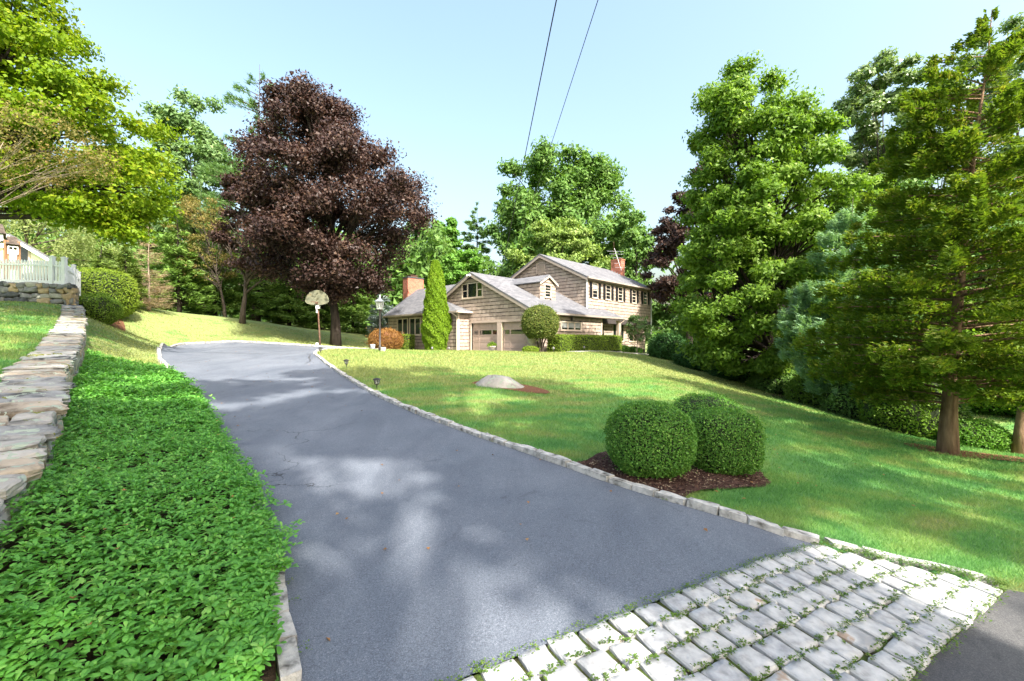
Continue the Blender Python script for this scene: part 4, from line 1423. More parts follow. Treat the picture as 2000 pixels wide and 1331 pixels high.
# television aerial strapped to the chimney, leaning
an = MB()
a0, a1 = Vector((0.55, 18.25, 8.6)), Vector((-0.15, 18.1, 10.9))
an.tube([a0, a1], 0.022, 6)
for t, ln in ((0.12, 0.55), (0.30, 0.5), (0.72, 0.75), (0.84, 0.9), (0.55, 0.5)):
    p = a0.lerp(a1, t)
    an.tube([p + Vector((-ln * 0.5, -ln, 0)), p + Vector((ln * 0.6, ln * 0.9, 0.05))], 0.012, 5)
hpart(an, 'aerial', M['alu'], ch2)
hpart(MB().tube([(-0.3, 18.28, 9.0), (-0.3, 18.26, 11.6)], 0.016, 5), 'aerial_mast', M['rust'], ch2)

# porch: wall, door, window, post, step, rail
W_PORCH = Wall((3.0, 0), (0, 1), (1, 0))
hpart(MB().box(2.6, 2.99, 7.945, 10.9, 0.72, 3.3), 'porch_wall', M['trim'])
W_PRET = Wall((0, 7.94), (-1, 0), (0, 1))
mb = MB(); W_PORCH.box(mb, 8.2, 8.55, 1.5, 3.0, 0.0, 0.04); hpart(mb, 'shutter', M['black_paint'])
window(W_PORCH, 8.6, 9.5, 1.5, 3.0, (), True, 0.07, 'white_paint')
mb = MB(); W_PORCH.box(mb, 9.8, 10.75, 0.78, 2.9, 0.0, 0.05); pd = hpart(mb, 'front_door', M['black_paint'])
mb = MB(); W_PORCH.box(mb, 9.95, 10.6, 1.75, 2.7, 0.05, 0.06); hpart(mb, 'pane', M['glass'], pd)
pst = hpart(MB().box(4.46, 4.66, 10.36, 10.56, 0.75, 3.18), 'porch_post', M['trim'])
hpart(MB().box(4.40, 4.72, 10.30, 10.62, 0.60, 0.80).box(4.42, 4.70, 10.32, 10.60, 3.1, 3.2), 'post_base', M['trim'], pst)
hpart(MB().box(2.95, 4.75, 7.96, 10.9, 0.45, 0.70), 'porch_floor', M['concrete'])
hr = MB().tube([(4.9, 10.9, 0.7), (4.9, 10.9, 1.55), (5.0, 11.3, 1.50), (5.25, 11.9, 1.2), (5.25, 11.9, 0.6)], 0.02, 6)
hpart(hr, 'handrail', M['black_paint'])
# wall lantern and rake floodlight
wl = MB().lathe([(0.03, 0.0), (0.075, 0.06), (0.085, 0.24), (0.10, 0.26), (0.03, 0.34), (0.012, 0.40)], 8, (4.68, 3.85, 2.98))
wl.box(4.57, 4.68, 3.83, 3.87, 3.26, 3.30)
hpart(wl, 'wall_lantern', M['dark_bronze'])
fl = MB().lathe([(0.03, 0), (0.07, 0.03), (0.085, 0.12), (0.02, 0.14)], 10, (-1.42, -0.42, 6.18))
fl.lathe([(0.03, 0), (0.07, 0.03), (0.085, 0.12), (0.02, 0.14)], 10, (-1.15, -0.42, 6.16)); fl.box(-1.36, -1.2, -0.36, -0.28, 6.26, 6.34)
hpart(fl, 'floodlight', M['white_paint'])
# plinth
hpart(MB().box(-10.92, -1.72, -1.03, -0.9, 0.3, 0.70), 'plinth', M['concrete'])

# front walk kerb along the hedge
def h2w(s, u):
    return (HO[0] + 0.7325 * s + 0.681 * u, HO[1] - 0.681 * s + 0.7325 * u)
mb = MB()
pts = [h2w(6.6, u) for u in np.linspace(1.0, 14.5, 20)]
for (x, y), (x2, y2) in zip(pts[:-1], pts[1:]):
    d = Vector((x2 - x, y2 - y, 0)).normalized(); n = Vector((-d.y, d.x, 0)) * 0.55
    z1, z2 = gz(x, y) + 0.05, gz(x2, y2) + 0.05
    mb.hexa([(x - n.x, y - n.y, z1 - .3), (x2 - n.x, y2 - n.y, z2 - .3), (x2 + n.x, y2 + n.y, z2 - .3), (x + n.x, y + n.y, z1 - .3),
             (x - n.x, y - n.y, z1), (x2 - n.x, y2 - n.y, z2), (x2 + n.x, y2 + n.y, z2), (x + n.x, y + n.y, z1)])
tag(mb.build('front_walk', M['concrete']), kind='structure')

# ---------------------------------------------------------------- neighbour's house and wooden play tower behind the fence
nb = empty('neighbour_house', (PXX(60, 31), 31, 5.0))
tag(nb, 'cream sided neighbour house gable behind the picket fence', 'house')
A_, B_, C_ = P(28, 462, 31), P(98, 503, 31), P(-90, 520, 31)
mb = MB()
poly = [(A_[0], 31, A_[2]), (B_[0] - 0.2, 31, B_[2]), (B_[0] - 0.2, 31, 3.5), (C_[0], 31, 3.5), (C_[0], 31, C_[2])]
mb.prism([tuple(Vector(p) - Vector((nb.location))) for p in poly], (-7.5, 6.5, 0))
mb.build('wall', M['cream_wall'], nb)
for q0, q1 in ((A_, B_), (A_, C_)):
    a, b = Vector(q0) - nb.location, Vector(q1) - nb.location
    d = (b - a).normalized(); n = Vector((-d.z, 0, d.x)) if d.x > 0 else Vector((d.z, 0, -d.x))
    mb = MB(); mb.prism([tuple(a + Vector((0, -0.4, 0))), tuple(b + d * 0.4 + Vector((0, -0.4, 0))), tuple(b + d * 0.4 + n * 0.14 + Vector((0, -0.4, 0))), tuple(a + n * 0.14 + Vector((0, -0.4, 0)))], (-7.8, 6.9, 0))
    mb.build('roof', M['roof'], nb)
    mb = MB(); mb.prism([tuple(a + Vector((0, -0.43, -0.22))), tuple(b + d * 0.4 + Vector((0, -0.43, -0.22))), tuple(b + d * 0.4 + Vector((0, -0.43, 0))), tuple(a + Vector((0, -0.43, 0)))], (0, 0.025, 0))
    mb.build('rake_board', M['white_paint'], nb)
wx, wz0 = PXX(46, 31) - nb.location.x, PZ(500, 31) - nb.location.z
mb = MB().box(wx - 0.5, wx + 0.5, -0.06, -0.005, wz0 - 0.6, wz0 + 0.7); wnd = mb.build('window', M['trim'], nb)
MB().box(wx - 0.38, wx + 0.38, -0.075, -0.062, wz0 - 0.5, wz0 + 0.6).build('pane', M['glass'], wnd)

Yp = 23.5
pt = empty('play_tower', (PXX(15, Yp), Yp, gz(PXX(15, Yp), Yp)), math.radians(49))
tag(pt, 'wooden play tower with shingled roofs and white window frames at left edge', 'play structure')
ox, oz = pt.location.x, pt.location.z
def pl(px, py): return ((PXX(px, Yp) - ox) / 1.53, PZ(py, Yp) - oz)
for px in (-36, -20, 9.5, 14, 37.5):
    x, _ = pl(px, 0); top = pl(px, 470)[1]
    for yy in (-0.02, 1.5):
        MB().box(x - 0.06, x + 0.06, yy, yy + 0.12, -0.3, top).build('post', M['cedar_wood'], pt)
def proof(px0, px1, pt0, pt1, py0, py1):
    x0, z0 = pl(px0, py1); x1, _ = pl(px1, py1); x2, z1 = pl(pt0, py0); x3, _ = pl(pt1, py0)
    mb = MB()
    mb.add([(x0, -0.2, z0), (x1, -0.2, z0), (x1, 1.85, z0), (x0, 1.85, z0), (x2, 0.5, z1), (x3, 0.5, z1), (x3, 1.2, z1), (x2, 1.2, z1)],
           [(0, 3, 2, 1), (4, 5, 6, 7), (0, 1, 5, 4), (1, 2, 6, 5), (2, 3, 7, 6), (3, 0, 4, 7)])
    mb.build('roof', M['bark'], pt)
proof(-40, 12, -30, 5, 437, 459)
proof(11, 39, 13, 34, 459, 478)
x0, z0 = pl(-38, 516); x1, z1 = pl(38, 500)
MB().box(x0, x1, -0.05, 0.0, z0 - 0.3, z0 + 0.1).build('deck_board', M['cedar_wood'], pt)
MB().box(x0, x1, 0.0, 1.5, z0 - 0.12, z0 - 0.02).build('deck', M['cedar_wood'], pt)
x2, _ = pl(-36, 0); x3, _ = pl(9, 0)
MB().box(x2, x3, 0.02, 0.07, pl(0, 484)[1], pl(0, 478)[1]).build('beam', M['cedar_wood'], pt)
for (a, b, c, d) in ((0, 6, 460, 473), (15, 36, 481, 497), (-2, 7, 478, 486)):
    q0, r1 = pl(a, c); q1, r0 = pl(b, d)
    mb = MB(); t = 0.05
    mb.box(q0, q1, -0.10, -0.06, r0, r0 + t).box(q0, q1, -0.10, -0.06, r1 - t, r1).box(q0, q0 + t, -0.10, -0.06, r0 + t, r1 - t).box(q1 - t, q1, -0.10, -0.06, r0 + t, r1 - t)
    mb.box((q0 + q1) / 2 - 0.02, (q0 + q1) / 2 + 0.02, -0.095, -0.065, r0 + t, r1 - t)
    mb.build('window_frame', M['white_paint'], pt)
# cream garden umbrella/cushion pile glimpsed through the fence: two round patio cushions on a low bench
be = empty('patio_bench', (PXX(78, 21.5), 21.5, gz(PXX(78, 21.5), 21.5)))
tag(be, 'cream cushioned patio bench seen through the picket fence', 'bench')
zb = PZ(548, 21.5) - be.location.z
MB().box(-0.6, 0.6, -0.3, 0.3, -0.3, zb).build('seat', M['cedar_wood'], be)
me = rough_block(1.15, 0.6, 0.34, 41, 6, 0.5, 0.03); link('cushion', me, M['cream_wall'], be, (0, 0, zb + 0.17))
me = rough_block(1.1, 0.28, 0.75, 42, 6, 0.5, 0.03); link('back_cushion', me, M['cream_wall'], be, (0, 0.28, zb + 0.62))

# ---------------------------------------------------------------- foliage makers
def unit(a):
    return a / np.maximum(np.linalg.norm(a, axis=-1, keepdims=True), 1e-9)


def leaf_mesh(name, C, D, N, L, W, fold=0.12, droop=0.15, tri=False):
    """One folded four-cornered leaf per row: C centre, D tip direction, N face normal, L length, W width."""
    n = len(C)
    D = unit(D); N = unit(N - D * np.sum(N * D, axis=1, keepdims=True)); S = np.cross(N, D)
    L = np.broadcast_to(np.asarray(L, float), (n,))[:, None]; W = np.broadcast_to(np.asarray(W, float), (n,))[:, None]
    if tri:
        V = np.stack([C - D * L * 0.45 + S * W * 0.5, C - D * L * 0.45 - S * W * 0.5, C + D * L * 0.6], 1)
        return np_mesh(name, V.reshape(-1, 3), np.arange(n * 3).reshape(-1, 3))
    V = np.empty((n, 4, 3))
    V[:, 0] = C - D * L * 0.5
    V[:, 1] = C + S * W * 0.5 + N * W * fold - D * L * 0.04
    V[:, 2] = C + D * L * 0.5 - N * L * droop
    V[:, 3] = C - S * W * 0.5 + N * W * fold - D * L * 0.04
    b = (np.arange(n) * 4)[:, None]
    T = np.concatenate([b + [[0, 1, 2]], b + [[0, 2, 3]]], axis=1).reshape(-1, 3)
    return np_mesh(name, V.reshape(-1, 3), T)


def limb_curve(a, b, rise, rng, n=5, wig=0.06):
    """Bent limb from a to b, first rising or falling by 'rise'."""
    a, b = np.array(a, float), np.array(b, float)
    L = np.linalg.norm(b - a)
    m = (a + b) / 2 + np.array([0, 0, rise * L])
    out = []
    for t in np.linspace(0, 1, n):
        p = (1 - t) ** 2 * a + 2 * t * (1 - t) * m + t * t * b
        if 0 < t < 1: p = p + rng.normal(0, wig * L * 0.25, 3)
        out.append(p)
    return out


class Profile:
    """Crown outline surveyed from the photo at the tree's true distance: rows (py, px_left, px_right)."""
    def __init__(self, rows, Y, depth=0.9, loom=0.55):
        rows = sorted(rows, key=lambda r: -r[0])
        self.z = np.array([PZ(r[0], Y) for r in rows])
        self.c = np.array([PXX((r[1] + r[2]) / 2, Y) for r in rows])
        self.r = np.array([PXX(r[2], Y) - PXX(r[1], Y) for r in rows]) / 2
        # the near half of a round crown looms higher than its axis: lower the shoulders accordingly
        self.z = np.where(self.z > CAMZ, CAMZ + (self.z - CAMZ) * (1 - loom * depth * self.r / Y), self.z)
        self.z = np.maximum.accumulate(self.z + np.arange(len(self.z)) * 1e-4)
        self.Y, self.depth = Y, depth
        self.z0, self.z1 = self.z[0], self.z[-1]

    def at(self, z):
        return np.interp(z, self.z, self.c), np.interp(z, self.z, self.r)


def finish_tree(name, label, base, trunk_mb, crown_me, leaf_mat, bark_mat, cat='tree', group=None, crown_name='crown'):
    root = empty(name, base)
    tag(root, label, cat, group)
    inv = Matrix.Translation(base).inverted()
    if trunk_mb is not None:
        t = trunk_mb.build('trunk', bark_mat, root, True); t.matrix_basis = inv
    c = link(crown_name, crown_me, leaf_mat, root); c.matrix_basis = inv
    return root


def broadleaf(name, label, rows, Y, base_px, leaf_mat, bark_mat, n_leaf, leaf, n_clump=160, trunk_r=0.25, clump=0.085, depth=0.9, seed=1,
              flat=0.6, lean=0.0, limbs=40, top_frac=0.85, fill=0.36, base_y=None, up=0.75, cat='tree', limb_r=1.0, fork=0.3, aspect=0.72, base_z=None, droop=0.15, group=None, loom=0.55):
    rng = np.random.default_rng(seed)
    pf = Profile(rows, Y, depth, loom)
    rmax = pf.r.max()
    rc = clump * 2 * rmax
    # clump centres, mostly near the outline
    zz = np.linspace(pf.z0, max(pf.z1 - rc * flat * 0.9, pf.z0 + 0.4 * (pf.z1 - pf.z0)), 200)
    wgt = np.interp(zz, pf.z, pf.r) ** 1.2 + 0.02; wgt /= wgt.sum()
    z = rng.choice(zz, n_clump, p=wgt) + rng.normal(0, (pf.z1 - pf.z0) / 200, n_clump)
    c, r = pf.at(z)
    ph = rng.random(n_clump) * 2 * np.pi
    rho = np.maximum(r - rc * 0.75, r * 0.25) * rng.random(n_clump) ** fill * rng.uniform(0.9, 1.10, n_clump)
    CC = np.column_stack([c + rho * np.cos(ph), Y + rho * np.sin(ph) * depth, z])
    # leaves
    per = rng.multinomial(n_leaf, rng.dirichlet(np.full(n_clump, 5.0)))
    k = np.repeat(np.arange(n_clump), per)
    size = rng.uniform(0.7, 1.25, n_clump)[k][:, None]
    off = rng.normal(0, 1, (n_leaf, 3)); off = unit(off) * np.minimum(np.abs(rng.normal(0, 0.55, (n_leaf, 1))) + 0.32, 1.25)
    pos = CC[k] + off * rc * size * np.array([1, 1, flat])
    axis_c = np.column_stack([np.interp(pos[:, 2], pf.z, pf.c), np.full(n_leaf, Y), pos[:, 2] - 0.3 * rmax])
    outw = unit(pos - axis_c)
    N = unit(outw * 0.35 + np.array([0, 0, up * 0.75]) + unit(off) * 0.75 + rng.normal(0, 0.36, (n_leaf, 3)))
    D = unit(outw * 0.4 + rng.normal(0, 0.8, (n_leaf, 3)) + np.array([0, 0, -0.35]))
    Ls = leaf * rng.uniform(0.7, 1.3, n_leaf)
    crown = leaf_mesh('crown', pos, D, N, Ls, Ls * aspect, 0.10, droop, Y > 18)
    # trunk and limbs
    bx = PXX(base_px, Y if base_y is None else base_y); by = Y if base_y is None else base_y
    bz = gz(bx, by) if base_z is None else base_z
    mb = MB()
    H = pf.z1 - bz
    ztop = bz + H * top_frac
    tz = np.linspace(bz - 0.25, ztop, 9)
    ctop, _ = pf.at(ztop)
    tp = []
    for i, q in enumerate(tz):
        f = (q - bz) / (ztop - bz)
        tp.append(np.array([bx + (ctop - bx) * max(0, f) ** 1.3 + lean * math.sin(max(0, f) * 3.0) + rng.normal(0, trunk_r * 0.25 * (i > 1)), by + (Y - by) * max(0, f) + rng.normal(0, trunk_r * 0.25 * (i > 1)), q]))
    rad = [trunk_r * (1.35 if i == 0 else 1.12 if i == 1 and H > 6 else 1.0) * max(0.08, (1 - max(0, (q - bz) / (ztop - bz)) ** 0.9)) for i, q in enumerate(tz)]
    mb.tube(tp, rad, 9)
    order = np.argsort(rng.random(n_clump))[:limbs]
    for j in order:
        e = CC[j]
        f = np.clip((e[2] - bz) / (ztop - bz) * rng.uniform(0.45, 0.85), fork * 0.6, 0.93)
        f = max(f, fork * rng.uniform(0.75, 1.1))
        q = bz + f * (ztop - bz)
        s = np.array([np.interp(q, tz, [p[m] for p in tp]) for m in range(3)])
        r0 = min(np.interp(q, tz, rad) * 0.7, trunk_r * 0.42) * limb_r
        pts = limb_curve(s, e, 0.10, rng)
        mb.tube(pts, [r0 * (1 - 0.82 * t) for t in np.linspace(0, 1, len(pts))], 5, False)
        # a couple of forks towards neighbouring clumps
        dd = np.linalg.norm(CC - e, axis=1); nb_ = np.argsort(dd)[1:4]
        for m in (nb_ if Y < 38 else ()):
            p2 = limb_curve(pts[2], CC[m], 0.04, rng, 4)
            mb.tube(p2, [r0 * 0.42 * (1 - 0.8 * t) for t in np.linspace(0, 1, 4)], 4, False)
    return finish_tree(name, label, (bx, by, bz), mb, crown, leaf_mat, bark_mat, cat, group)


def conifer(name, label, rows, Y, base_px, leaf_mat, bark_mat, n_leaf, leaf, n_branch=150, trunk_r=0.2, droop=0.12, seed=1, width=0.28, base_y=None, rise=0.0,
            spread=0.30, bare=0.12, layer=0.10, up=0.7, cat='tree', depth=1.0, tips=0.0, base_z=None, group=None, branch_r=0.02, tuft=0.0, crown_name='crown', top_z=None, upturn=0.0):
    """Conifer: whorls of branches carrying flat sprays of foliage; length from the surveyed outline."""
    rng = np.random.default_rng(seed)
    pf = Profile(rows, Y, depth)
    by = Y if base_y is None else base_y
    bx = PXX(base_px, by); bz = gz(bx, by) if base_z is None else base_z
    zt = pf.z1
    topx = pf.c[-1]
    mb = MB()
    tz = np.linspace(bz - 0.2, zt, 10)
    tx = bx + (topx - bx) * np.clip((tz - bz) / (zt - bz), 0, 1) ** 1.4 + rng.normal(0, 0.03, 10) * (np.arange(10) > 1)
    rad = trunk_r * np.maximum(0.05, 1 - np.clip((tz - bz) / (zt - bz), 0, 1) ** 0.85); rad[0] *= 1.35; rad[1] *= 1.08
    mb.tube([(x, by + (Y - by) * max(0, (q - bz) / (zt - bz)), q) for x, q in zip(tx, tz)], list(rad), 9)
    zz = np.linspace(pf.z0, pf.z1, 300)
    wgt = np.interp(zz, pf.z, pf.r) + 0.05 * pf.r.max(); wgt /= wgt.sum()
    zb = np.sort(rng.choice(zz, n_branch, p=wgt))
    ph = rng.random(n_branch) * 2 * np.pi
    c, r = pf.at(zb)
    ax_ = np.interp(zb, tz, tx)
    ex = c + r * np.cos(ph) * rng.uniform(0.72, 1.08, n_branch); ey = Y + r * np.sin(ph) * depth * rng.uniform(0.72, 1.08, n_branch)
    Ln = np.hypot(ex - ax_, ey - Y)
    zs = zb + Ln * droop - Ln * rise
    zs = np.clip(zs, bz + 0.3, zt - 0.05)
    share = (Ln + 0.15); share = share / share.sum()
    per = rng.multinomial(n_leaf, share)
    POS, DIR, NRM = [], [], []
    for i in range(n_branch):
        s = np.array([ax_[i], Y, zs[i]]); e = np.array([ex[i], ey[i], zb[i]])
        L = np.linalg.norm(e - s)
        mid = (s + e) / 2 + np.array([0, 0, L * (0.06 if droop >= 0 else -0.08)])
        rr = max(0.012, branch_r * L)
        pts = [(1 - t) ** 2 * s + 2 * t * (1 - t) * mid + t * t * e for t in (0, 0.33, 0.66, 1.0)]
        mb.tube(pts, [rr, rr * 0.7, rr * 0.45, rr * 0.12], 5, False)
        m = per[i]
        if m == 0: continue
        t = bare + (1 - bare) * rng.random(m) ** (0.8 - 0.3 * tips)
        if tuft > 0:
            nt_ = max(2, int(L / tuft)); t = bare + (1 - bare) * (np.floor((t - bare) / (1 - bare) * nt_) + 0.5 + rng.normal(0, 0.2, m)) / nt_
        B = ((1 - t) ** 2)[:, None] * s + (2 * t * (1 - t))[:, None] * mid + (t * t)[:, None] * e
        d = (e - s) / L
        side = unit(np.cross(d, np.array([0, 0, 1.0])))
        w = rng.uniform(-1, 1, m) * spread * L * (1.12 - t * 0.9)
        p = B + side * w[:, None] + np.column_stack([np.zeros(m), np.zeros(m), rng.normal(0, layer, m) - np.abs(w) * 0.18])
        POS.append(p + d * (np.abs(w) * 0.35)[:, None])
        DIR.append(d + side * (np.sign(w) * 0.8)[:, None] + rng.normal(0, 0.35, (m, 3)) + np.array([0, 0, 0.15 - max(0, droop) + upturn]))
        NRM.append(np.array([0, 0, up]) + rng.normal(0, 0.45, (m, 3)) + d * 0.25)
    POS, DIR, NRM = np.vstack(POS), np.vstack(DIR), np.vstack(NRM)
    Ls = leaf * rng.uniform(0.65, 1.35, len(POS))
    crown = leaf_mesh('crown', POS, DIR, NRM, Ls, Ls * width, 0.15, 0.10, Y > 16)
    return finish_tree(name, label, (bx, by, bz), mb, crown, leaf_mat, bark_mat, cat, group, crown_name)


def clipped(name, label, base, f_surf, n_leaf, leaf, leaf_mat, core_mat, seed=1, cat='shrub', rough=0.03, stems=None, fz=1.0, group=None, bark=None, tip=0.5):
    """Clipped shrub: a dark twiggy core closely covered with separate leaves. f_surf(u, v) -> point, normal (unit square)."""
    rng = np.random.default_rng(seed)
    root = empty(name, base); tag(root, label, cat, group)
    nu, nv = 28, 18
    U, Vv = np.meshgrid(np.linspace(0, 1, nu, endpoint=False), np.linspace(0, 1, nv))
    p, nrm = f_surf(U.ravel(), Vv.ravel())
    p = p - nrm * leaf * 0.9
    idx = np.arange(nu * nv).reshape(nv, nu)
    Q = np.stack([idx[:-1, :], np.roll(idx[:-1, :], -1, 1), np.roll(idx[1:, :], -1, 1), idx[1:, :]], -1).reshape(-1, 4)
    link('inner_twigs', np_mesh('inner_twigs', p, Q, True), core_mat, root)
    u, v = rng.random(n_leaf), rng.random(n_leaf)
    p, nrm = f_surf(u, v)
    lump = 0.5 * np.sin(p[:, 0] * 9 / fz + 1.3) * np.sin(p[:, 1] * 8 / fz + 0.4) * np.sin(p[:, 2] * 10 / fz)
    p = p + nrm * (lump * rough + rng.normal(0, 0.5, n_leaf) * leaf * 0.9 - leaf * 0.25)[:, None]
    wild = rng.random(n_leaf) < 0.05
    p = p + nrm * (rng.exponential(leaf * 0.9, n_leaf) * wild)[:, None]
    N = unit(nrm * 0.8 + np.array([0, 0, 0.35]) + rng.normal(0, 0.45, (n_leaf, 3)))
    D = unit(nrm * tip + rng.normal(0, 0.8, (n_leaf, 3)) + np.array([0, 0, 0.2]))
    Ls = leaf * rng.uniform(0.7, 1.3, n_leaf)
    link('foliage', leaf_mesh('foliage', p, D, N, Ls, Ls * 0.6, 0.1, 0.1), leaf_mat, root)
    if stems:
        mb = MB()
        for pts, rad in stems: mb.tube(pts, rad, 7, False)
        mb.build('stem', bark or M['bark'], root, True)
    return root


def ball(rx, ry, rz, cz, power=2.6, bot=0.12):
    """Superellipsoid surface, flattened; bot trims the underside."""
    def f(u, v):
        th = u * 2 * np.pi
        lat = -np.pi / 2 * (1 - bot) + v * (np.pi / 2 * (1 - bot) + np.pi / 2 * 0.999)
        lat = np.arcsin(np.clip(np.sin(-np.pi / 2 * (1 - bot)) + v * (1 - np.sin(-np.pi / 2 * (1 - bot))), -1, 1)) if np.ndim(v) else lat
        cx, cy, cz_ = np.cos(lat) * np.cos(th), np.cos(lat) * np.sin(th), np.sin(lat)
        k = (np.abs(cx) ** power + np.abs(cy) ** power + np.abs(cz_) ** power) ** (-1 / power)
        d = np.column_stack([cx, cy, cz_]) * k[:, None]
        p = d * np.array([rx, ry, rz]) + np.array([0, 0, cz])
        n = unit(np.sign(d) * np.abs(d) ** (power - 1) / np.array([rx, ry, rz]))
        return p, n
    return f


def hedge_surf(L, W, H, ang, rnd=3.6):
    f0 = ball(L / 2, W / 2, H / 2, H / 2, 7.0, 0.02)
    ca, sa = math.cos(ang), math.sin(ang)
    R_ = np.array([[ca, -sa, 0], [sa, ca, 0], [0, 0, 1]])
    # sample a box surface evenly instead of by latitude
    def f(u, v):
        n = len(u)
        areas = np.array([L * W, L * H, L * H, W * H, W * H]); cum = np.cumsum(areas / areas.sum())
        k = np.searchsorted(cum, u); lo = np.concatenate([[0], cum[:-1]])[k]
        t = (u - lo) / (areas / areas.sum())[k]
        a, b = t - 0.5, v - 0.5
        p = np.zeros((n, 3)); nr = np.zeros((n, 3))
        for kk in range(5):
            m = k == kk
            if kk == 0: p[m] = np.column_stack([a[m] * L, b[m] * W, np.full(m.sum(), H)]); nr[m] = (0, 0, 1)
            elif kk in (1, 2):
                s = -1 if kk == 1 else 1
                p[m] = np.column_stack([a[m] * L, np.full(m.sum(), s * W / 2), (b[m] + 0.5) * H]); nr[m] = (0, s, 0)
            else:
                s = -1 if kk == 3 else 1
                p[m] = np.column_stack([np.full(m.sum(), s * L / 2), a[m] * W, (b[m] + 0.5) * H]); nr[m] = (s, 0, 0)
        return p @ R_.T, nr @ R_.T
    return f


def hedge(name, label, base, L, W, H, ang, n, leaf, mat, core, seed, cat='hedge', rough=0.04):
    root = empty(name, base); tag(root, label, cat)
    rng = np.random.default_rng(seed)
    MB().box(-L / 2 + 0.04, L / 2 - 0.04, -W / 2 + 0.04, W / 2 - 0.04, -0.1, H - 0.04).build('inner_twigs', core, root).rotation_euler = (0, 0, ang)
    p, nrm = hedge_surf(L, W, H, ang)(rng.random(n), rng.random(n))
    # soften edges
    lump = np.sin(p[:, 0] * 5 + 1.3) * np.sin(p[:, 1] * 6 + 0.4) * np.sin(p[:, 2] * 7)
    p = p + nrm * (lump * rough + rng.normal(0, 0.5, n) * leaf)[:, None]
    N = unit(nrm * 0.7 + np.array([0, 0, 0.45]) + rng.normal(0, 0.45, (n, 3)))
    D = unit(nrm * 0.4 + rng.normal(0, 0.8, (n, 3)) + np.array([0, 0, 0.3]))
    Ls = leaf * rng.uniform(0.7, 1.3, n)
    link('foliage', leaf_mesh('foliage', p, D, N, Ls, Ls * 0.6, 0.1, 0.1), mat, root)
    return root


# leaf materials (real leaf colours)
LM = {}
LM['maple_y'] = mat_leaf('maple_leaf_yellow_green', (0.085, 0.175, 0.008), (0.185, 0.270, 0.012), (0.330, 0.310, 0.020), 0.45)
LM['maple_g'] = mat_leaf('maple_leaf_green', (0.075, 0.156, 0.018), (0.150, 0.256, 0.030), (0.294, 0.394, 0.088), 0.40, spec=0.2)
LM['oak'] = mat_leaf('oak_leaf', (0.068, 0.151, 0.034), (0.120, 0.222, 0.048), (0.196, 0.273, 0.077), 0.28, spec=0.15)
LM['oak_b'] = mat_leaf('oak_leaf_bluish', (0.084, 0.160, 0.059), (0.143, 0.235, 0.084), (0.218, 0.294, 0.126), 0.28)
LM['plum'] = mat_leaf('purple_maple_leaf', (0.019, 0.011, 0.010), (0.054, 0.031, 0.026), (0.150, 0.092, 0.058), 0.16, 0.45, 0.2, tint=(1.4, 0.75, 0.45))
LM['dogwood'] = mat_leaf('dogwood_leaf', (0.121, 0.209, 0.044), (0.209, 0.297, 0.072), (0.352, 0.407, 0.165), 0.35)
LM['bright'] = mat_leaf('bright_green_leaf', (0.078, 0.198, 0.026), (0.126, 0.270, 0.042), (0.198, 0.324, 0.060), 0.40)
LM['willow'] = mat_leaf('willow_leaf', (0.150, 0.205, 0.062), (0.225, 0.28, 0.095), (0.34, 0.38, 0.17), 0.40)
LM['poplar'] = mat_leaf('poplar_leaf', (0.102, 0.180, 0.054), (0.168, 0.246, 0.084), (0.360, 0.432, 0.252), 0.30, 0.35, 0.6)
LM['hemlock'] = mat_leaf('hemlock_needles', (0.070, 0.139, 0.028), (0.139, 0.235, 0.046), (0.227, 0.305, 0.070), 0.25)
LM['spruce'] = mat_leaf('spruce_needles', (0.070, 0.119, 0.022), (0.133, 0.196, 0.036), (0.210, 0.252, 0.056), 0.22)
LM['blue'] = mat_leaf('blue_spruce_needles', (0.16, 0.22, 0.20), (0.26, 0.33, 0.31), (0.38, 0.44, 0.42), 0.15)
LM['pine'] = mat_leaf('white_pine_needles', (0.077, 0.161, 0.056), (0.140, 0.245, 0.091), (0.210, 0.308, 0.140), 0.28)
LM['pine_b'] = mat_leaf('blue_pine_needles', (0.126, 0.245, 0.126), (0.236, 0.380, 0.211), (0.362, 0.506, 0.321), 0.28)
LM['cedar'] = mat_leaf('cedar_spray', (0.052, 0.122, 0.013), (0.150, 0.220, 0.024), (0.390, 0.330, 0.075), 0.38, per_leaf=0.4, cscale=2.2)
LM['dead'] = mat_leaf('dead_needles', (0.20, 0.14, 0.08), (0.33, 0.25, 0.15), (0.42, 0.34, 0.22), 0.1)
LM['twig'] = mat_leaf('thin_brown_leaf', (0.10, 0.12, 0.025), (0.19, 0.16, 0.05), (0.33, 0.19, 0.07), 0.35)
LM['box'] = mat_leaf('boxwood_leaf', (0.054, 0.156, 0.024), (0.114, 0.264, 0.041), (0.240, 0.408, 0.084), 0.30, 0.40, 0.18, 3.0, per_leaf=0.8)
LM['arbor'] = mat_leaf('arborvitae_spray', (0.094, 0.182, 0.011), (0.165, 0.281, 0.018), (0.242, 0.341, 0.033), 0.35)
LM['yew'] = mat_leaf('yew_needles', (0.018, 0.065, 0.016), (0.044, 0.117, 0.026), (0.078, 0.156, 0.039), 0.15)
LM['hedge'] = mat_leaf('hedge_leaf', (0.113, 0.192, 0.018), (0.198, 0.284, 0.032), (0.317, 0.356, 0.066), 0.35)
LM['topiary'] = mat_leaf('topiary_leaf', (0.066, 0.113, 0.022), (0.126, 0.166, 0.035), (0.218, 0.198, 0.060), 0.25)
LM['japmaple'] = mat_leaf('japanese_maple_leaf', (0.17, 0.085, 0.022), (0.27, 0.145, 0.045), (0.36, 0.23, 0.08), 0.35, tint=(1.3, 0.9, 0.5))
LM['pachy'] = mat_leaf('pachysandra_leaf', (0.050, 0.205, 0.028), (0.140, 0.365, 0.055), (0.340, 0.520, 0.135), 0.32, 0.36, 0.30, 7.0, per_leaf=0.35)
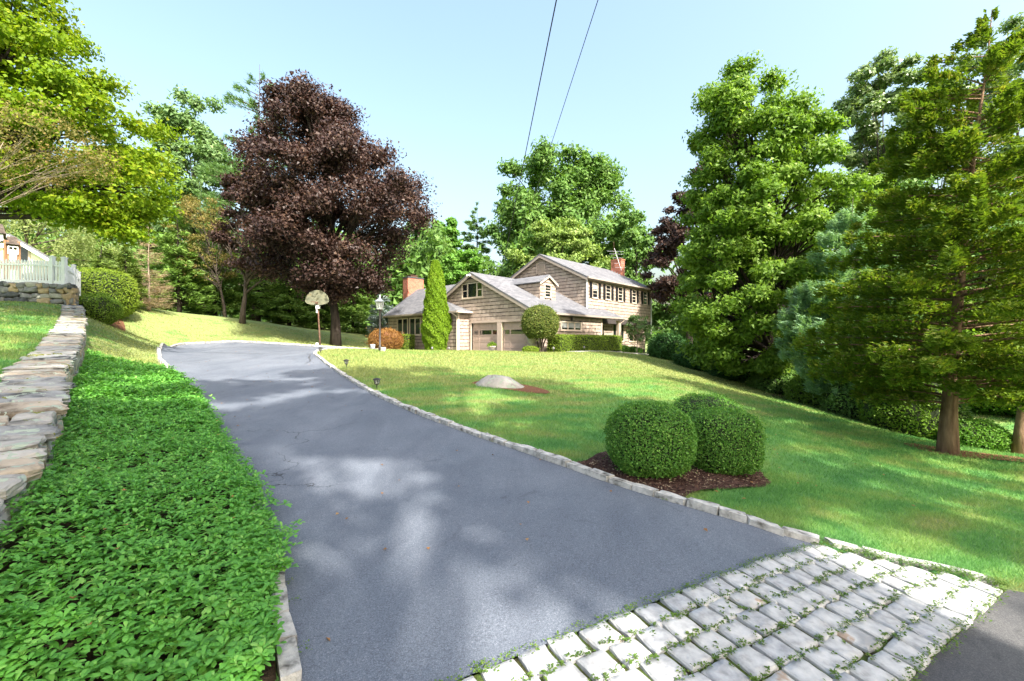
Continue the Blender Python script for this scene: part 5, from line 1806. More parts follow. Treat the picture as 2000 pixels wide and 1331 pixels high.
LM['core'] = mat_noise('shrub_interior', [(0.3, (0.010, 0.018, 0.006)), (0.7, (0.026, 0.036, 0.014))], 20, 0.95, 'World')

# ---------------------------------------------------------------- trees, left to right
broadleaf('maple_tree', 'big yellow green maple overhanging the top left corner',
          [(-230, -250, 0), (-120, -280, 90), (-40, -290, 120), (10, -290, 150), (60, -280, 195), (110, -270, 235), (170, -260, 262), (230, -250, 320), (290, -230, 335), (330, -180, 350), (380, -80, 315), (420, 90, 285), (455, 190, 275)],
          14.5, -105, LM['maple_y'], M['bark_dark'], 84000, 0.145, 270, 0.34, 0.072, 0.75, 21, 0.42, 0.3, 70, 0.8, 0.42, fork=0.34, loom=0.12)
broadleaf('cherry_tree', 'half bare cherry with pale twiggy branches in front of the left maple',
          [(165, -160, 60), (200, -200, 170), (240, -220, 235), (285, -220, 235), (320, -200, 120), (345, -150, 60)],
          11.0, -165, LM['twig'], M['bark_pale'], 9000, 0.06, 120, 0.09, 0.08, 0.6, 22, 0.5, 0, 34, 0.8, 0.3, fork=0.4, limb_r=0.5, base_z=None)
broadleaf('willow_tree', 'pale green feathery willow behind the picket fence',
          [(360, 30, 120), (400, -60, 170), (440, -120, 205), (480, -130, 210), (530, -130, 190), (570, -100, 170)],
          36, 40, LM['willow'], M['bark'], 24000, 0.26, 150, 0.3, 0.075, 0.9, 23, 0.9, 0, 20, up=0.4, aspect=0.35)
broadleaf('oak_tree', 'tall dull green oak behind the left maple',
          [(168, 355, 405), (195, 318, 438), (240, 298, 456), (300, 285, 470), (360, 280, 475), (420, 285, 475), (500, 290, 470), (580, 300, 460)],
          52, 385, LM['oak_b'], M['bark'], 42000, 0.42, 190, 0.4, 0.085, 0.9, 24, 0.7, 0, 30)
broadleaf('oak_tree', 'smaller dull green oak behind the hemlocks at far left',
          [(330, 225, 290), (370, 190, 325), (430, 165, 345), (500, 165, 345), (570, 180, 330)],
          50, 250, LM['oak_b'], M['bark'], 24000, 0.42, 120, 0.3, 0.1, 0.9, 25, 0.7, 0, 16)
conifer('white_pine', 'white pine rising above the purple maple',
        [(126, 505, 510), (150, 480, 540), (190, 440, 552), (230, 450, 560), (270, 440, 570), (330, 400, 590), (400, 385, 600), (470, 380, 600), (560, 380, 600)],
        46, 500, LM['pine'], M['bark'], 22000, 0.55, 150, 0.35, 0.0, 31, 0.13, rise=0.18, spread=0.16, layer=0.14, tips=0.8, tuft=0.7, bare=0.3)
# line of hemlocks and spruces behind the back lawn
HEM = [
    (180, 205, 27.5, [(470, 200, 206), (520, 175, 235), (570, 160, 250), (596, 158, 252)], 'spruce', 'young spruce at the left end of the evergreen row'),
    (246, 246, 28.5, [(478, 243, 248), (520, 225, 268), (570, 208, 282), (598, 205, 284)], 'spruce', 'young spruce with a bare leader beside the dead spruce'),
    (350, 345, 36, [(385, 342, 348), (440, 320, 375), (500, 300, 400), (560, 292, 412), (606, 295, 412)], 'hemlock', 'green hemlock directly right of the dead spruce'),
    (420, 415, 39, [(395, 412, 418), (450, 385, 445), (520, 365, 475), (580, 355, 490), (618, 360, 488)], 'hemlock', 'broad hemlock behind the half bare lawn tree'),
    (505, 505, 41, [(430, 500, 508), (500, 470, 545), (570, 450, 565), (628, 450, 565)], 'hemlock', 'hemlock in the row left of the basketball hoop'),
    (565, 565, 42, [(470, 560, 570), (540, 530, 600), (600, 518, 618), (638, 520, 618)], 'hemlock', 'hemlock in the row just behind the basketball backboard'),
    (628, 628, 43, [(500, 625, 632), (560, 600, 660), (610, 585, 672), (645, 588, 670)], 'hemlock', 'hemlock in the row behind the purple maple trunk'),
    (690, 690, 43, [(515, 686, 694), (570, 662, 722), (615, 648, 738), (652, 650, 736)], 'hemlock', 'hemlock at the right end of the row beside the blue spruce'),
    (770, 770, 52, [(440, 765, 775), (500, 745, 800), (570, 730, 815), (650, 730, 815)], 'hemlock', 'dark hemlock behind the brick chimney'),
]
for i, (bp, _, Yh, rows, mt, lab) in enumerate(HEM):
    conifer('evergreen_tree', lab, rows, Yh, bp, LM[mt], M['bark_dark'], 9500 if Yh > 30 else 8000, 0.34 if Yh > 30 else 0.24, 110, 0.16, 0.10, 40 + i, 0.30, spread=0.34, layer=0.12, bare=0.15, group='evergreens behind the back lawn')
conifer('dead_spruce', 'dead tan spruce with bare drooping twigs among the evergreens',
        [(432, 289, 291), (470, 275, 305), (510, 262, 318), (550, 250, 330), (588, 246, 336), (600, 250, 330)],
        30, 291, LM['dead'], M['bark_pale'], 6000, 0.28, 120, 0.09, -0.02, 51, 0.07, spread=0.3, layer=0.08, bare=0.1, branch_r=0.012)
broadleaf('cherry_tree', 'half bare brownish tree left of the purple plum',
          [(375, 350, 420), (410, 330, 450), (450, 320, 460), (500, 330, 462), (545, 350, 455)],
          37, 440, LM['twig'], M['bark'], 12000, 0.14, 110, 0.12, 0.09, 0.8, 26, 0.6, 0, 44, fork=0.25, limb_r=0.7)
broadleaf('purple_maple', 'large purple leaved maple with leaning trunk by the basketball hoop',
          [(158, 575, 665), (172, 525, 695), (200, 495, 722), (228, 478, 755), (260, 468, 782), (300, 462, 815), (340, 462, 848), (372, 465, 868), (405, 468, 840), (440, 470, 818), (480, 480, 815), (520, 505, 790), (550, 560, 755), (580, 625, 712)],
          30.5, 656, LM['plum'], M['bark_dark'], 130000, 0.18, 260, 0.32, 0.072, 0.9, 27, 0.7, 0.25, 70, fork=0.24, fill=0.42, up=0.6)
broadleaf('plum_tree', 'small purple plum with forked trunk left of the basketball hoop',
          [(335, 445, 540), (375, 430, 580), (420, 425, 590), (465, 425, 590), (505, 440, 580), (540, 470, 560)],
          33.5, 473, LM['plum'], M['bark'], 26000, 0.18, 90, 0.19, 0.10, 0.9, 28, 0.55, 0.0, 34, fork=0.22, limb_r=1.3)
conifer('blue_spruce', 'pale blue spruce left of the brick chimney',
        [(562, 742, 745), (590, 728, 762), (620, 718, 778), (655, 712, 785)],
        41, 745, LM['blue'], M['bark'], 7000, 0.26, 90, 0.10, 0.06, 52, 0.30, spread=0.3)
broadleaf('maple_tree', 'mid green tree behind the brick chimney',
          [(425, 800, 850), (450, 780, 880), (500, 770, 890), (560, 760, 880), (620, 760, 870)],
          56, 825, LM['oak_b'], M['bark'], 13000, 0.42, 90, 0.3, 0.09, 0.9, 61, 0.7, 0, 20)
broadleaf('maple_tree', 'bright green upright tree left of the dark pine',
          [(422, 850, 895), (450, 835, 905), (490, 830, 912), (540, 830, 912)],
          58, 870, LM['bright'], M['bark'], 9000, 0.42, 60, 0.3, 0.1, 0.9, 62, 0.7, 0, 16)
broadleaf('maple_tree', 'round bright green maple just behind the garage gable',
          [(486, 880, 925), (505, 855, 945), (540, 838, 955), (580, 835, 960)],
          46, 900, LM['bright'], M['bark'], 13000, 0.30, 70, 0.25, 0.09, 0.9, 63, 0.55, 0, 16)
conifer('pitch_pine', 'sparse dark pine left of the big oak',
        [(398, 930, 934), (430, 905, 950), (470, 898, 960), (520, 900, 965), (560, 900, 965)],
        60, 932, LM['pine'], M['bark_dark'], 8000, 0.6, 70, 0.3, 0.0, 64, 0.16, spread=0.2, tips=0.7, bare=0.35, tuft=0.9)
broadleaf('oak_tree', 'big dark green oak rising behind the house',
          [(280, 1010, 1170), (300, 985, 1195), (340, 968, 1210), (385, 948, 1228), (420, 950, 1250), (460, 950, 1270), (510, 945, 1285), (570, 950, 1285)],
          57, 1100, LM['oak'], M['bark_dark'], 80000, 0.44, 300, 0.5, 0.064, 0.85, 65, 0.75, 0, 50, fill=0.34)
broadleaf('dogwood_tree', 'pale green spreading dogwood close behind the house ridge',
          [(424, 1055, 1090), (440, 1025, 1150), (465, 1000, 1180), (500, 985, 1195), (540, 975, 1195), (580, 980, 1190)],
          48, 1090, LM['dogwood'], M['bark'], 26000, 0.30, 120, 0.25, 0.07, 0.8, 66, 0.45, 0, 24)
broadleaf('oak_tree', 'dark green tree behind the right chimney',
          [(405, 1215, 1260), (440, 1190, 1285), (500, 1180, 1300), (560, 1180, 1310), (640, 1190, 1310)],
          50, 1245, LM['oak'], M['bark_dark'], 16000, 0.40, 90, 0.35, 0.09, 0.9, 67, 0.7, 0, 20)
broadleaf('purple_maple', 'purple leaved maple behind the right end of the house',
          [(310, 1345, 1385), (350, 1325, 1420), (400, 1285, 1430), (450, 1262, 1430), (500, 1255, 1430), (550, 1258, 1420), (600, 1275, 1400)],
          39, 1345, LM['plum'], M['bark_dark'], 36000, 0.24, 110, 0.3, 0.085, 0.9, 68, 0.55, 0, 26, up=0.6)
broadleaf('maple_tree', 'tall fresh green maple right of the house with crown to the ground',
          [(108, 1468, 1480), (125, 1410, 1505), (155, 1365, 1572), (195, 1345, 1612), (240, 1350, 1618), (300, 1345, 1645), (350, 1335, 1668), (400, 1322, 1675), (450, 1312, 1672), (500, 1300, 1668), (545, 1312, 1645), (600, 1308, 1612), (650, 1312, 1592), (695, 1330, 1560), (728, 1370, 1500)],
          21.5, 1508, LM['maple_g'], M['bark_dark'], 165000, 0.165, 300, 0.28, 0.066, 0.85, 69, 0.62, 0, 80, fork=0.12, top_frac=0.95, fill=0.36)
broadleaf('poplar_tree', 'pale shimmering poplar between the maple and the cedar',
          [(100, 1700, 1760), (130, 1655, 1800), (190, 1635, 1815), (260, 1630, 1810), (320, 1640, 1800), (380, 1665, 1800), (440, 1690, 1800), (500, 1690, 1790)],
          31, 1745, LM['poplar'], M['bark'], 50000, 0.23, 170, 0.25, 0.08, 0.9, 70, 0.6, 0, 22, fill=0.5, limb_r=0.6)
broadleaf('poplar_tree', 'pale poplar top behind the cedar at the right edge',
          [(20, 1940, 2010), (60, 1890, 2080), (140, 1870, 2110), (230, 1865, 2120), (340, 1870, 2120), (460, 1880, 2100), (560, 1880, 2100)],
          29, 1985, LM['poplar'], M['bark'], 44000, 0.23, 140, 0.25, 0.08, 0.9, 71, 0.6, 0, 20, fill=0.45, limb_r=0.6)
broadleaf('maple_tree', 'deep green tree low behind the cedar',
          [(300, 1800, 1900), (380, 1740, 2080), (480, 1720, 2120), (580, 1720, 2130), (680, 1720, 2130), (760, 1740, 2120), (830, 1780, 2080)],
          24, 1930, LM['oak'], M['bark_dark'], 60000, 0.25, 150, 0.28, 0.07, 0.8, 72, 0.6, 0, 34, fill=0.45)
broadleaf('maple_tree', 'shaded green tree behind the blue pine',
          [(330, 1650, 1720), (400, 1600, 1790), (500, 1580, 1800), (600, 1570, 1800), (700, 1570, 1790), (770, 1600, 1760)],
          27, 1690, LM['maple_g'], M['bark_dark'], 50000, 0.24, 140, 0.25, 0.075, 0.8, 73, 0.6, 0, 34, fill=0.45)
conifer('white_pine', 'soft blue green white pine between the maple and the cedar',
        [(385, 1662, 1668), (420, 1635, 1695), (460, 1598, 1715), (520, 1575, 1735), (570, 1545, 1745), (620, 1520, 1750), (680, 1528, 1745), (735, 1560, 1725), (770, 1590, 1705)],
        17, 1660, LM['pine_b'], M['bark'], 70000, 0.20, 170, 0.14, 0.02, 74, 0.22, rise=0.12, spread=0.20, layer=0.10, tips=0.5, tuft=0.32, bare=0.2, upturn=0.3)
conifer('cedar_tree', 'tall golden green cedar with reddish trunk at the right',
        [(18, 1934, 1942), (55, 1870, 1955), (100, 1790, 1985), (150, 1765, 2010), (220, 1752, 2030), (300, 1730, 2060), (380, 1700, 2080), (450, 1665, 2100), (520, 1640, 2110), (590, 1610, 2130), (650, 1580, 2140), (700, 1575, 2140), (740, 1610, 2130), (785, 1720, 2060)],
        10.5, 1850, LM['cedar'], M['bark_red'], 115000, 0.118, 240, 0.17, 0.06, 75, 0.42, rise=0.10, spread=0.16, layer=0.075, tips=0.35, tuft=0.40, bare=0.18, branch_r=0.012, upturn=0.35)
# second cedar trunk at the frame edge
conifer('cedar_tree', 'second cedar with leaning trunk at the right frame edge',
        [(330, 2060, 2075), (450, 2010, 2130), (560, 1985, 2160), (660, 1975, 2180), (740, 1990, 2170), (790, 2020, 2140)],
        12.5, 1990, LM['cedar'], M['bark_red'], 36000, 0.11, 150, 0.14, 0.06, 76, 0.42, rise=0.10, spread=0.18, layer=0.10, tips=0.4, tuft=0.3, bare=0.2, upturn=0.35)
broadleaf('poplar_tree', 'dense green poplar filling the gap left of the cedar top',
          [(150, 1790, 1850), (200, 1740, 1900), (290, 1715, 1920), (380, 1700, 1920), (470, 1690, 1910), (560, 1700, 1900)],
          33, 1815, LM['maple_g'], M['bark'], 42000, 0.24, 140, 0.25, 0.085, 0.9, 77, 0.65, 0, 14, fill=0.45, limb_r=0.6)
broadleaf('maple_tree', 'mid green tree filling the gap between purple maple and wing chimney',
          [(455, 790, 840), (480, 770, 880), (530, 760, 900), (600, 760, 900), (650, 770, 890)],
          62, 830, LM['oak'], M['bark'], 22000, 0.45, 90, 0.3, 0.09, 0.9, 78, 0.7, 0, 10)
# woodland edge trees right of the house with dark trunks
for i, (px, Yw, hw, ptop, pbot, lab) in enumerate((
        (1400, 31, 70, 420, 690, 'shaded maple filling the gap right of the house'),
        (1560, 26, 75, 440, 730, 'shaded maple with a dark trunk behind the tall green maple'),
        (1810, 20, 80, 520, 800, 'shaded small maple left of the cedar trunk'))):
    broadleaf('understory_tree', lab, [(ptop, px - 25, px + 25), (ptop + 60, px - hw, px + hw), ((ptop + pbot) / 2, px - hw * 1.15, px + hw * 1.15), (pbot, px - hw * 0.8, px + hw * 0.8)],
              Yw, px, LM['maple_g'], M['bark_dark'], 22000, 0.24, 80, 0.16, 0.09, 0.9, 80 + i, 0.6, 0, 24, fork=0.3, group='shaded trees of the right hand wood edge')
# far wood closing the view
rngw = np.random.default_rng(90)
nW = 26000
wx_ = rngw.uniform(-115, 115, nW); wy_ = 74 + rngw.uniform(-4, 6, nW) - np.abs(wx_) * 0.12
hmax = 7.5 + 2.0 * np.sin(wx_ * 0.21) + 1.5 * np.sin(wx_ * 0.57 + 1) + 1.2 * np.sin(wx_ * 1.3)
wz_ = ground_z(wx_, wy_) + rngw.random(nW) ** 0.7 * hmax
n2 = 24000
x2 = rngw.uniform(-62, 6, n2); y2 = 50 + rngw.uniform(-3, 5, n2) + np.clip(-x2 - 30, 0, 40) * -0.35
z2 = ground_z(x2, y2) + rngw.random(n2) ** 0.8 * (7.0 + 4.0 * sstep(-32, -20, x2) + 1.5 * np.sin(x2 * 0.5) + np.sin(x2 * 1.3))
x3 = rngw.uniform(17, 75, 14000); y3 = 46 + rngw.uniform(-3, 4, 14000) - np.clip(x3 - 17, 0, 60) * 0.3
z3 = ground_z(x3, y3) + rngw.random(14000) ** 0.8 * (8.5 + 1.5 * np.sin(x3 * 0.5) + np.sin(x3 * 1.3))
wp = np.vstack([np.column_stack([wx_, wy_, wz_]), np.column_stack([x2, y2, z2]), np.column_stack([x3, y3, z3])])
nW = len(wp)
N_ = unit(np.array([0, -0.4, 0.6]) + rngw.normal(0, 0.5, (nW, 3))); D_ = unit(rngw.normal(0, 1, (nW, 3)))
tag(link('woodland', leaf_mesh('woodland', wp, D_, N_, rngw.uniform(0.5, 0.9, nW), 0.5, tri=True), LM['oak']), 'far green wood closing the view behind house and trees', 'woodland', None, 'stuff')

# trees across the street, behind the camera, that shade the drive and lawn
GAPS = np.array([(-2.25, 5.5, 0.69), (-1.3, 5.0, 0.66), (-0.5, 3.6, 0.66), (-1.4, 3.0, 0.59), (0.8, 3.1, 0.53), (-5.6, 9.4, 0.73), (-3.3, 6.4, 0.59), (-0.9, 7.2, 0.66), (1.4, 7.7, 0.73), (5.5, 5.6, 0.59), (-0.1, 2.75, 0.55)])
for i, (bx, by, rx, zlo, zhi, nlf, lab) in enumerate((
        (9.7, -7.4, 5.0, 15.0, 25.5, 6500, 'street oak behind the viewer on the right'),
        (1.8, -9.2, 5.2, 15.5, 26.0, 6500, 'street oak straight behind the viewer'),
        (17.2, -8.8, 5.0, 14.5, 24.5, 5200, 'street maple beyond the right frame edge'),
        (10.4, -13.6, 5.0, 15.0, 25.0, 6800, 'street maple farther behind the viewer'))):
    rng = np.random.default_rng(200 + i)
    ncl = (74, 76, 66, 78)[i]
    zc = rng.uniform(zlo, zhi, ncl); fz = (zc - zlo) / (zhi - zlo)
    rr = rx * np.sqrt(np.clip(1 - (2 * fz - 0.85) ** 2 / 1.45, 0.05, 1)) * rng.random(ncl) ** 0.45
    a_ = rng.random(ncl) * 6.283
    cc = np.column_stack([bx + rr * np.cos(a_), by + rr * np.sin(a_), zc])
    # open gaps in the crown where the photograph shows sun reaching the drive
    hit = cc[:, :2] - np.array([sv.x, sv.y]) / sv.z * cc[:, 2:3]
    gap = np.min(np.hypot(hit[:, None, 0] - GAPS[None, :, 0], hit[:, None, 1] - GAPS[None, :, 1]) / GAPS[None, :, 2], axis=1)
    cc = cc[gap > 1]; ncl = len(cc)
    kk = rng.integers(0, ncl, nlf)
    pp = cc[kk] + unit(rng.normal(0, 1, (nlf, 3))) * rng.random((nlf, 1)) ** 0.5 * 0.95 * np.array([1, 1, 0.6])
    me = leaf_mesh('crown', pp, rng.normal(0, 1, (nlf, 3)), rng.normal(0, 0.6, (nlf, 3)) + np.array([0, 0, 0.9]), rng.uniform(0.3, 0.5, nlf), 0.32)
    mb = MB(); b0 = gz(bx, by)
    mb.tube([(bx, by, b0 - 0.2), (bx + 0.1, by, b0 + 3), (bx, by + 0.1, zlo + 2), (bx, by, zhi - 2)], [0.48, 0.38, 0.30, 0.06], 9)
    for j in range(min(22, ncl)):
        e = cc[j]; s = np.array([bx, by, min(zlo + 1 + 0.4 * (e[2] - zlo), zhi - 3)])
        pts = limb_curve(s, e, 0.1, rng); mb.tube(pts, [0.12, 0.09, 0.06, 0.04, 0.015], 5, False)
    finish_tree('street_tree', lab, (bx, by, b0), mb, me, LM['oak'], M['bark'])

# ---------------------------------------------------------------- shrubs and clipped plants
def gp(px, Y):
    x = PXX(px, Y); return (x, Y, gz(x, Y))


def boxball(label, px, Y, w, h, n, seed, power=3.0):
    b = gp(px, Y)
    rng = random.Random(seed)
    st = [([(rng.uniform(-.05, .05), rng.uniform(-.05, .05), -0.05), (rng.uniform(-.15, .15), rng.uniform(-.15, .15), 0.18), (rng.uniform(-.28, .28) * w, rng.uniform(-.28, .28) * w, 0.4)], [0.02, 0.015, 0.008]) for _ in range(9)]
    return clipped('boxwood', label, b, ball(w / 2, w / 2 * 0.97, h / 2 * 1.03, h / 2 + 0.015, power, 0.18), n, 0.026, LM['box'], LM['core'], seed, 'boxwood', 0.045, st, 0.8, 'rounded boxwoods in the mulch bed')


boxball('leftmost rounded boxwood in the mulch bed beside the drive', 1268, 5.05, 0.96, 0.79, 26000, 301, 2.45)
boxball('right hand rounded boxwood in the mulch bed, nearest the lawn', 1410, 5.45, 0.85, 0.75, 20000, 302, 2.9)
boxball('rounded boxwood hidden behind the two front boxwoods', 1380, 6.2, 1.04, 0.86, 14000, 303, 2.4)

BED = smooth_poly([XY(1118, 908, 5.1), XY(1150, 895, 5.35), XY(1190, 872, 5.8), XY(1300, 850, 6.6), XY(1450, 860, 6.6), XY(1500, 925, 5.35), XY(1500, 942, 5.1), XY(1470, 958, 4.85), XY(1400, 965, 4.6), XY(1345, 975, 4.4), XY(1320, 984, 4.18), XY(1200, 940, 4.66)], 0.15, True)
V, T = drape(BED, 0.15, 0.022, lambda x, y: 0.02 * np.sin(x * 7) * np.sin(y * 6))
tag(link('mulch_bed', np_mesh('mulch_bed', V, T, True), M['mulch']), kind='structure', label='dark bark mulch bed round the boxwoods')


def mulch_chips(poly, n, seed, size, mat, nm):
    rng = np.random.default_rng(seed)
    lo, hi = poly.min(0), poly.max(0)
    p = rng.uniform(lo, hi, (n * 2, 2)); p = p[inside(p[:, 0], p[:, 1], poly)][:n]
    z = ground_z(p[:, 0], p[:, 1]) + 0.035
    me = leaf_mesh(nm, np.column_stack([p, z]), np.column_stack([rng.normal(0, 1, (len(p), 2)), rng.normal(0, .2, len(p))]), np.column_stack([rng.normal(0, .5, (len(p), 2)), np.ones(len(p))]), size * rng.uniform(.5, 1.5, len(p)), size * 0.35, 0.05, 0.0)
    return me


LM['chip'] = mat_leaf('bark_chip', (0.035, 0.020, 0.015), (0.10, 0.055, 0.040), (0.36, 0.28, 0.19), 0.0, 0.9, 0.1, 8.0, per_leaf=0.95)
tag(link('mulch_chips', mulch_chips(BED, 5200, 5, 0.035, None, 'chips'), LM['chip']), 'loose bark chips scattered over the boxwood bed', 'mulch', None, 'stuff')

# boulder in its own little bed
rb = smooth_poly([XY(922, 748, 11.7), XY(960, 752, 11.4), XY(1010, 764, 10.9), XY(1072, 769, 10.8), XY(1060, 760, 11.5), XY(1000, 748, 12.3), XY(940, 742, 12.3)], 0.2, True)
V, T = drape(rb, 0.25, 0.02)
tag(link('mulch_bed', np_mesh('mulch_bed', V, T, True), M['mulch_red']), kind='structure', label='reddish mulch patch round the lawn boulder')
bo = MB(); nn = 40
outl = [(-0.72, -0.04), (-0.60, 0.08), (-0.46, 0.19), (-0.30, 0.26), (-0.14, 0.285), (0.06, 0.27), (0.28, 0.20), (0.46, 0.11), (0.64, -0.04), (0.74, -0.20)]
bx_, by_ = PXX(977, 11.6), 11.6
bz_ = gz(bx_, by_)
ring = 14
for (x, h) in outl:
    for j in range(ring):
        t = math.pi * j / (ring - 1)
        dpth = 0.40 * math.sqrt(max(0.05, 1 - (x / 0.78) ** 2))
        bo.v.append((x + 0.03 * math.sin(5 * t + x * 7), -math.cos(t) * dpth, -0.25 + (h + 0.25) * max(0, math.sin(t)) ** 0.8 + 0.022 * math.sin(7 * t + 9 * x) + 0.012 * math.sin(15 * t + 4 * x)))
for i in range(len(outl) - 1):
    for j in range(ring - 1):
        bo.f.append((i * ring + j, (i + 1) * ring + j, (i + 1) * ring + j + 1, i * ring + j + 1))
bo.f += [tuple(range(ring)), tuple((len(outl) - 1) * ring + j for j in range(ring))[::-1]]
ob = bo.build('boulder', M['boulder'], None, True, (bx_, by_, bz_ + 0.02))
tag(ob, 'pale granite boulder half sunk in the front lawn', 'boulder')

# plants along the house
bx3 = gp(850.5, 31.0)
arb = Profile([(510, 846, 856), (535, 838, 864), (570, 834, 869), (610, 829, 875), (640, 825, 878), (665, 829, 874), (686, 834, 868)], 31.0)
rng = np.random.default_rng(401)
root = empty('arborvitae', bx3); tag(root, 'tall narrow bright green arborvitae in front of the left wing', 'shrub')
n = 22000
zq = rng.uniform(arb.z0, arb.z1, n); cq, rq = arb.at(zq); aq = rng.random(n) * 6.283
lobes = 1 + 0.13 * np.sin(aq * 5 + zq * 2.3) * np.sin(zq * 4.5 + aq * 2) + rng.normal(0, 0.045, n)
pq = np.column_stack([cq + rq * lobes * np.cos(aq), 31.0 + rq * lobes * np.sin(aq), zq]) - np.array(bx3)
nq = np.column_stack([np.cos(aq), np.sin(aq), np.full(n, 0.25)])
link('foliage', leaf_mesh('foliage', pq, nq * 0.4 + np.array([0, 0, 1.0]) + rng.normal(0, .35, (n, 3)), nq + rng.normal(0, .5, (n, 3)), 0.15 * rng.uniform(.7, 1.3, n), 0.075), LM['arbor'], root)
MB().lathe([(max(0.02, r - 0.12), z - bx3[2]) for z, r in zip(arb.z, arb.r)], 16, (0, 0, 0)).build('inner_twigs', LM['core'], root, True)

b = gp(1055, 26.2)
zc = PZ(632, 26.2) - b[2]
stems = []
for dx, dy in ((-0.18, 0.05), (0.0, -0.1), (0.14, 0.1), (0.28, -0.05)):
    stems.append(([(dx * 0.45, dy * 0.5, -0.1), (dx * 0.7, dy, 0.5), (dx * 1.4, dy * 1.5, 1.0), (dx * 2.6, dy * 2.5, zc - 0.2)], [0.055, 0.045, 0.04, 0.02]))
clipped('topiary_ball', 'round topped clipped topiary on bare stems before the garage corner', b, ball(1.10, 1.10, 1.06, zc, 2.1, 0.35), 13000, 0.085, LM['topiary'], LM['core'], 402, 'topiary', 0.07, stems, 2.0)
L_h = 7.6
hc = h2w(5.75, 4.15)
hedge('hedge', 'long clipped hedge along the sunny garage side wall', (hc[0], hc[1], gz(*hc) + 0.0), L_h, 1.0, PZ(657, 29) - gz(*hc), math.atan2(0.7325, 0.681), 15000, 0.075, LM['hedge'], LM['core'], 403)
hc = h2w(-6.85, -2.3)
hedge('hedge', 'short clipped hedge under the wing windows left of the arborvitae', (hc[0], hc[1], gz(*hc)), 2.2, 0.9, 2.02 - gz(*hc), math.atan2(-0.681, 0.7325), 7000, 0.07, LM['hedge'], LM['core'], 404)
b = gp(754, 30)
clipped('japanese_maple', 'mounded orange brown laceleaf maple left of the wing', b, ball(1.12, 1.1, 0.80, 0.72, 2.2, 0.3), 8000, 0.10, LM['japmaple'], M['mulch_red'], 405, 'shrub', 0.12, None, 2.0, tip=0.9)
b = gp(1036, 25.4)
clipped('low_shrub', 'low spreading green shrub at the foot of the topiary', b, ball(0.46, 0.4, 0.20, 0.16, 2.2, 0.3), 3000, 0.06, LM['hedge'], LM['core'], 406)
for px, Yq, rr, lab in ((1219, 35.5, 0.42, 'small round box shrub next to the porch post'), (1236, 36.5, 0.40, 'small round box shrub, middle of the three by the porch'), (1247, 37, 0.34, 'small round box shrub, last of the three by the porch')):
    clipped('box_shrub', lab, gp(px, Yq), ball(rr, rr, rr * 0.7, rr * 0.6, 2.3, 0.3), 1800, 0.07, LM['box'], LM['core'], int(px), group='round shrubs by the porch')
b = gp(1250, 35.5)
rng = np.random.default_rng(407)
broadleaf('serviceberry', 'slim multi stemmed small tree in front of the shaded porch',
          [(615, 1228, 1262), (630, 1216, 1275), (650, 1214, 1280), (665, 1225, 1272)], 35.5, 1244, LM['oak_b'], M['bark_pale'], 1800, 0.16, 40, 0.05, 0.10, 0.9, 408, 0.6, 0, 26, fork=0.1, limb_r=1.2)
# yews and understory along the right lawn edge
def mound(name, label, px, Y, w, h, n, leaf, mat, seed, power=2.1, rough=0.18, dx=1.0, cat='shrub', group=None):
    return clipped(name, label, gp(px, Y), ball(w / 2, w / 2 * dx, h / 2 * 1.1, h * 0.42, power, 0.3), n, leaf, mat, LM['core'], seed, cat, rough, None, 1.8, group)


mound('yew', 'dark spreading yew at the right corner of the house', 1305, 31, 2.7, 1.9, 7500, 0.15, LM['yew'], 410)
mound('yew', 'dark yew stepping down the slope under the tall maple', 1370, 27.5, 3.2, 1.7, 7500, 0.15, LM['yew'], 411)
mound('yew', 'low dark yew in the deepest shade under the tall maple', 1440, 24.5, 3.0, 1.5, 7000, 0.14, LM['yew'], 412)
mound('wild_shrub', 'shaded shrub left of the dark maple trunks', 1520, 21.5, 2.6, 1.2, 6000, 0.13, LM['oak'], 413)
mound('wild_shrub', 'leafy shrub under the blue green pine', 1600, 18.8, 2.4, 1.5, 6500, 0.11, LM['maple_g'], 414)
mound('wild_shrub', 'tangled shrub at the mulch edge below the cedar branches', 1680, 16.5, 2.4, 1.7, 7000, 0.10, LM['oak'], 415)
mound('wild_shrub', 'tall vine covered shrub left of the cedar trunk', 1765, 14.6, 2.4, 2.9, 12000, 0.085, LM['maple_g'], 416, rough=0.25)
mound('wild_shrub', 'dark shrub directly behind the cedar trunk', 1835, 14.2, 1.5, 1.6, 5000, 0.085, LM['oak'], 417)
mound('wild_shrub', 'bright sunlit shrub right of the cedar trunk', 1895, 13.4, 1.7, 0.95, 8000, 0.07, LM['bright'], 418, rough=0.12)
mound('wild_shrub', 'bright sunlit bush farther behind the cedar at right', 1955, 18.5, 3.6, 1.9, 9000, 0.10, LM['bright'], 419, rough=0.15)
mound('wild_shrub', 'sunlit bank of shrubs beyond the right frame edge', 2060, 17.0, 3.4, 1.9, 7000, 0.10, LM['bright'], 420, rough=0.15)
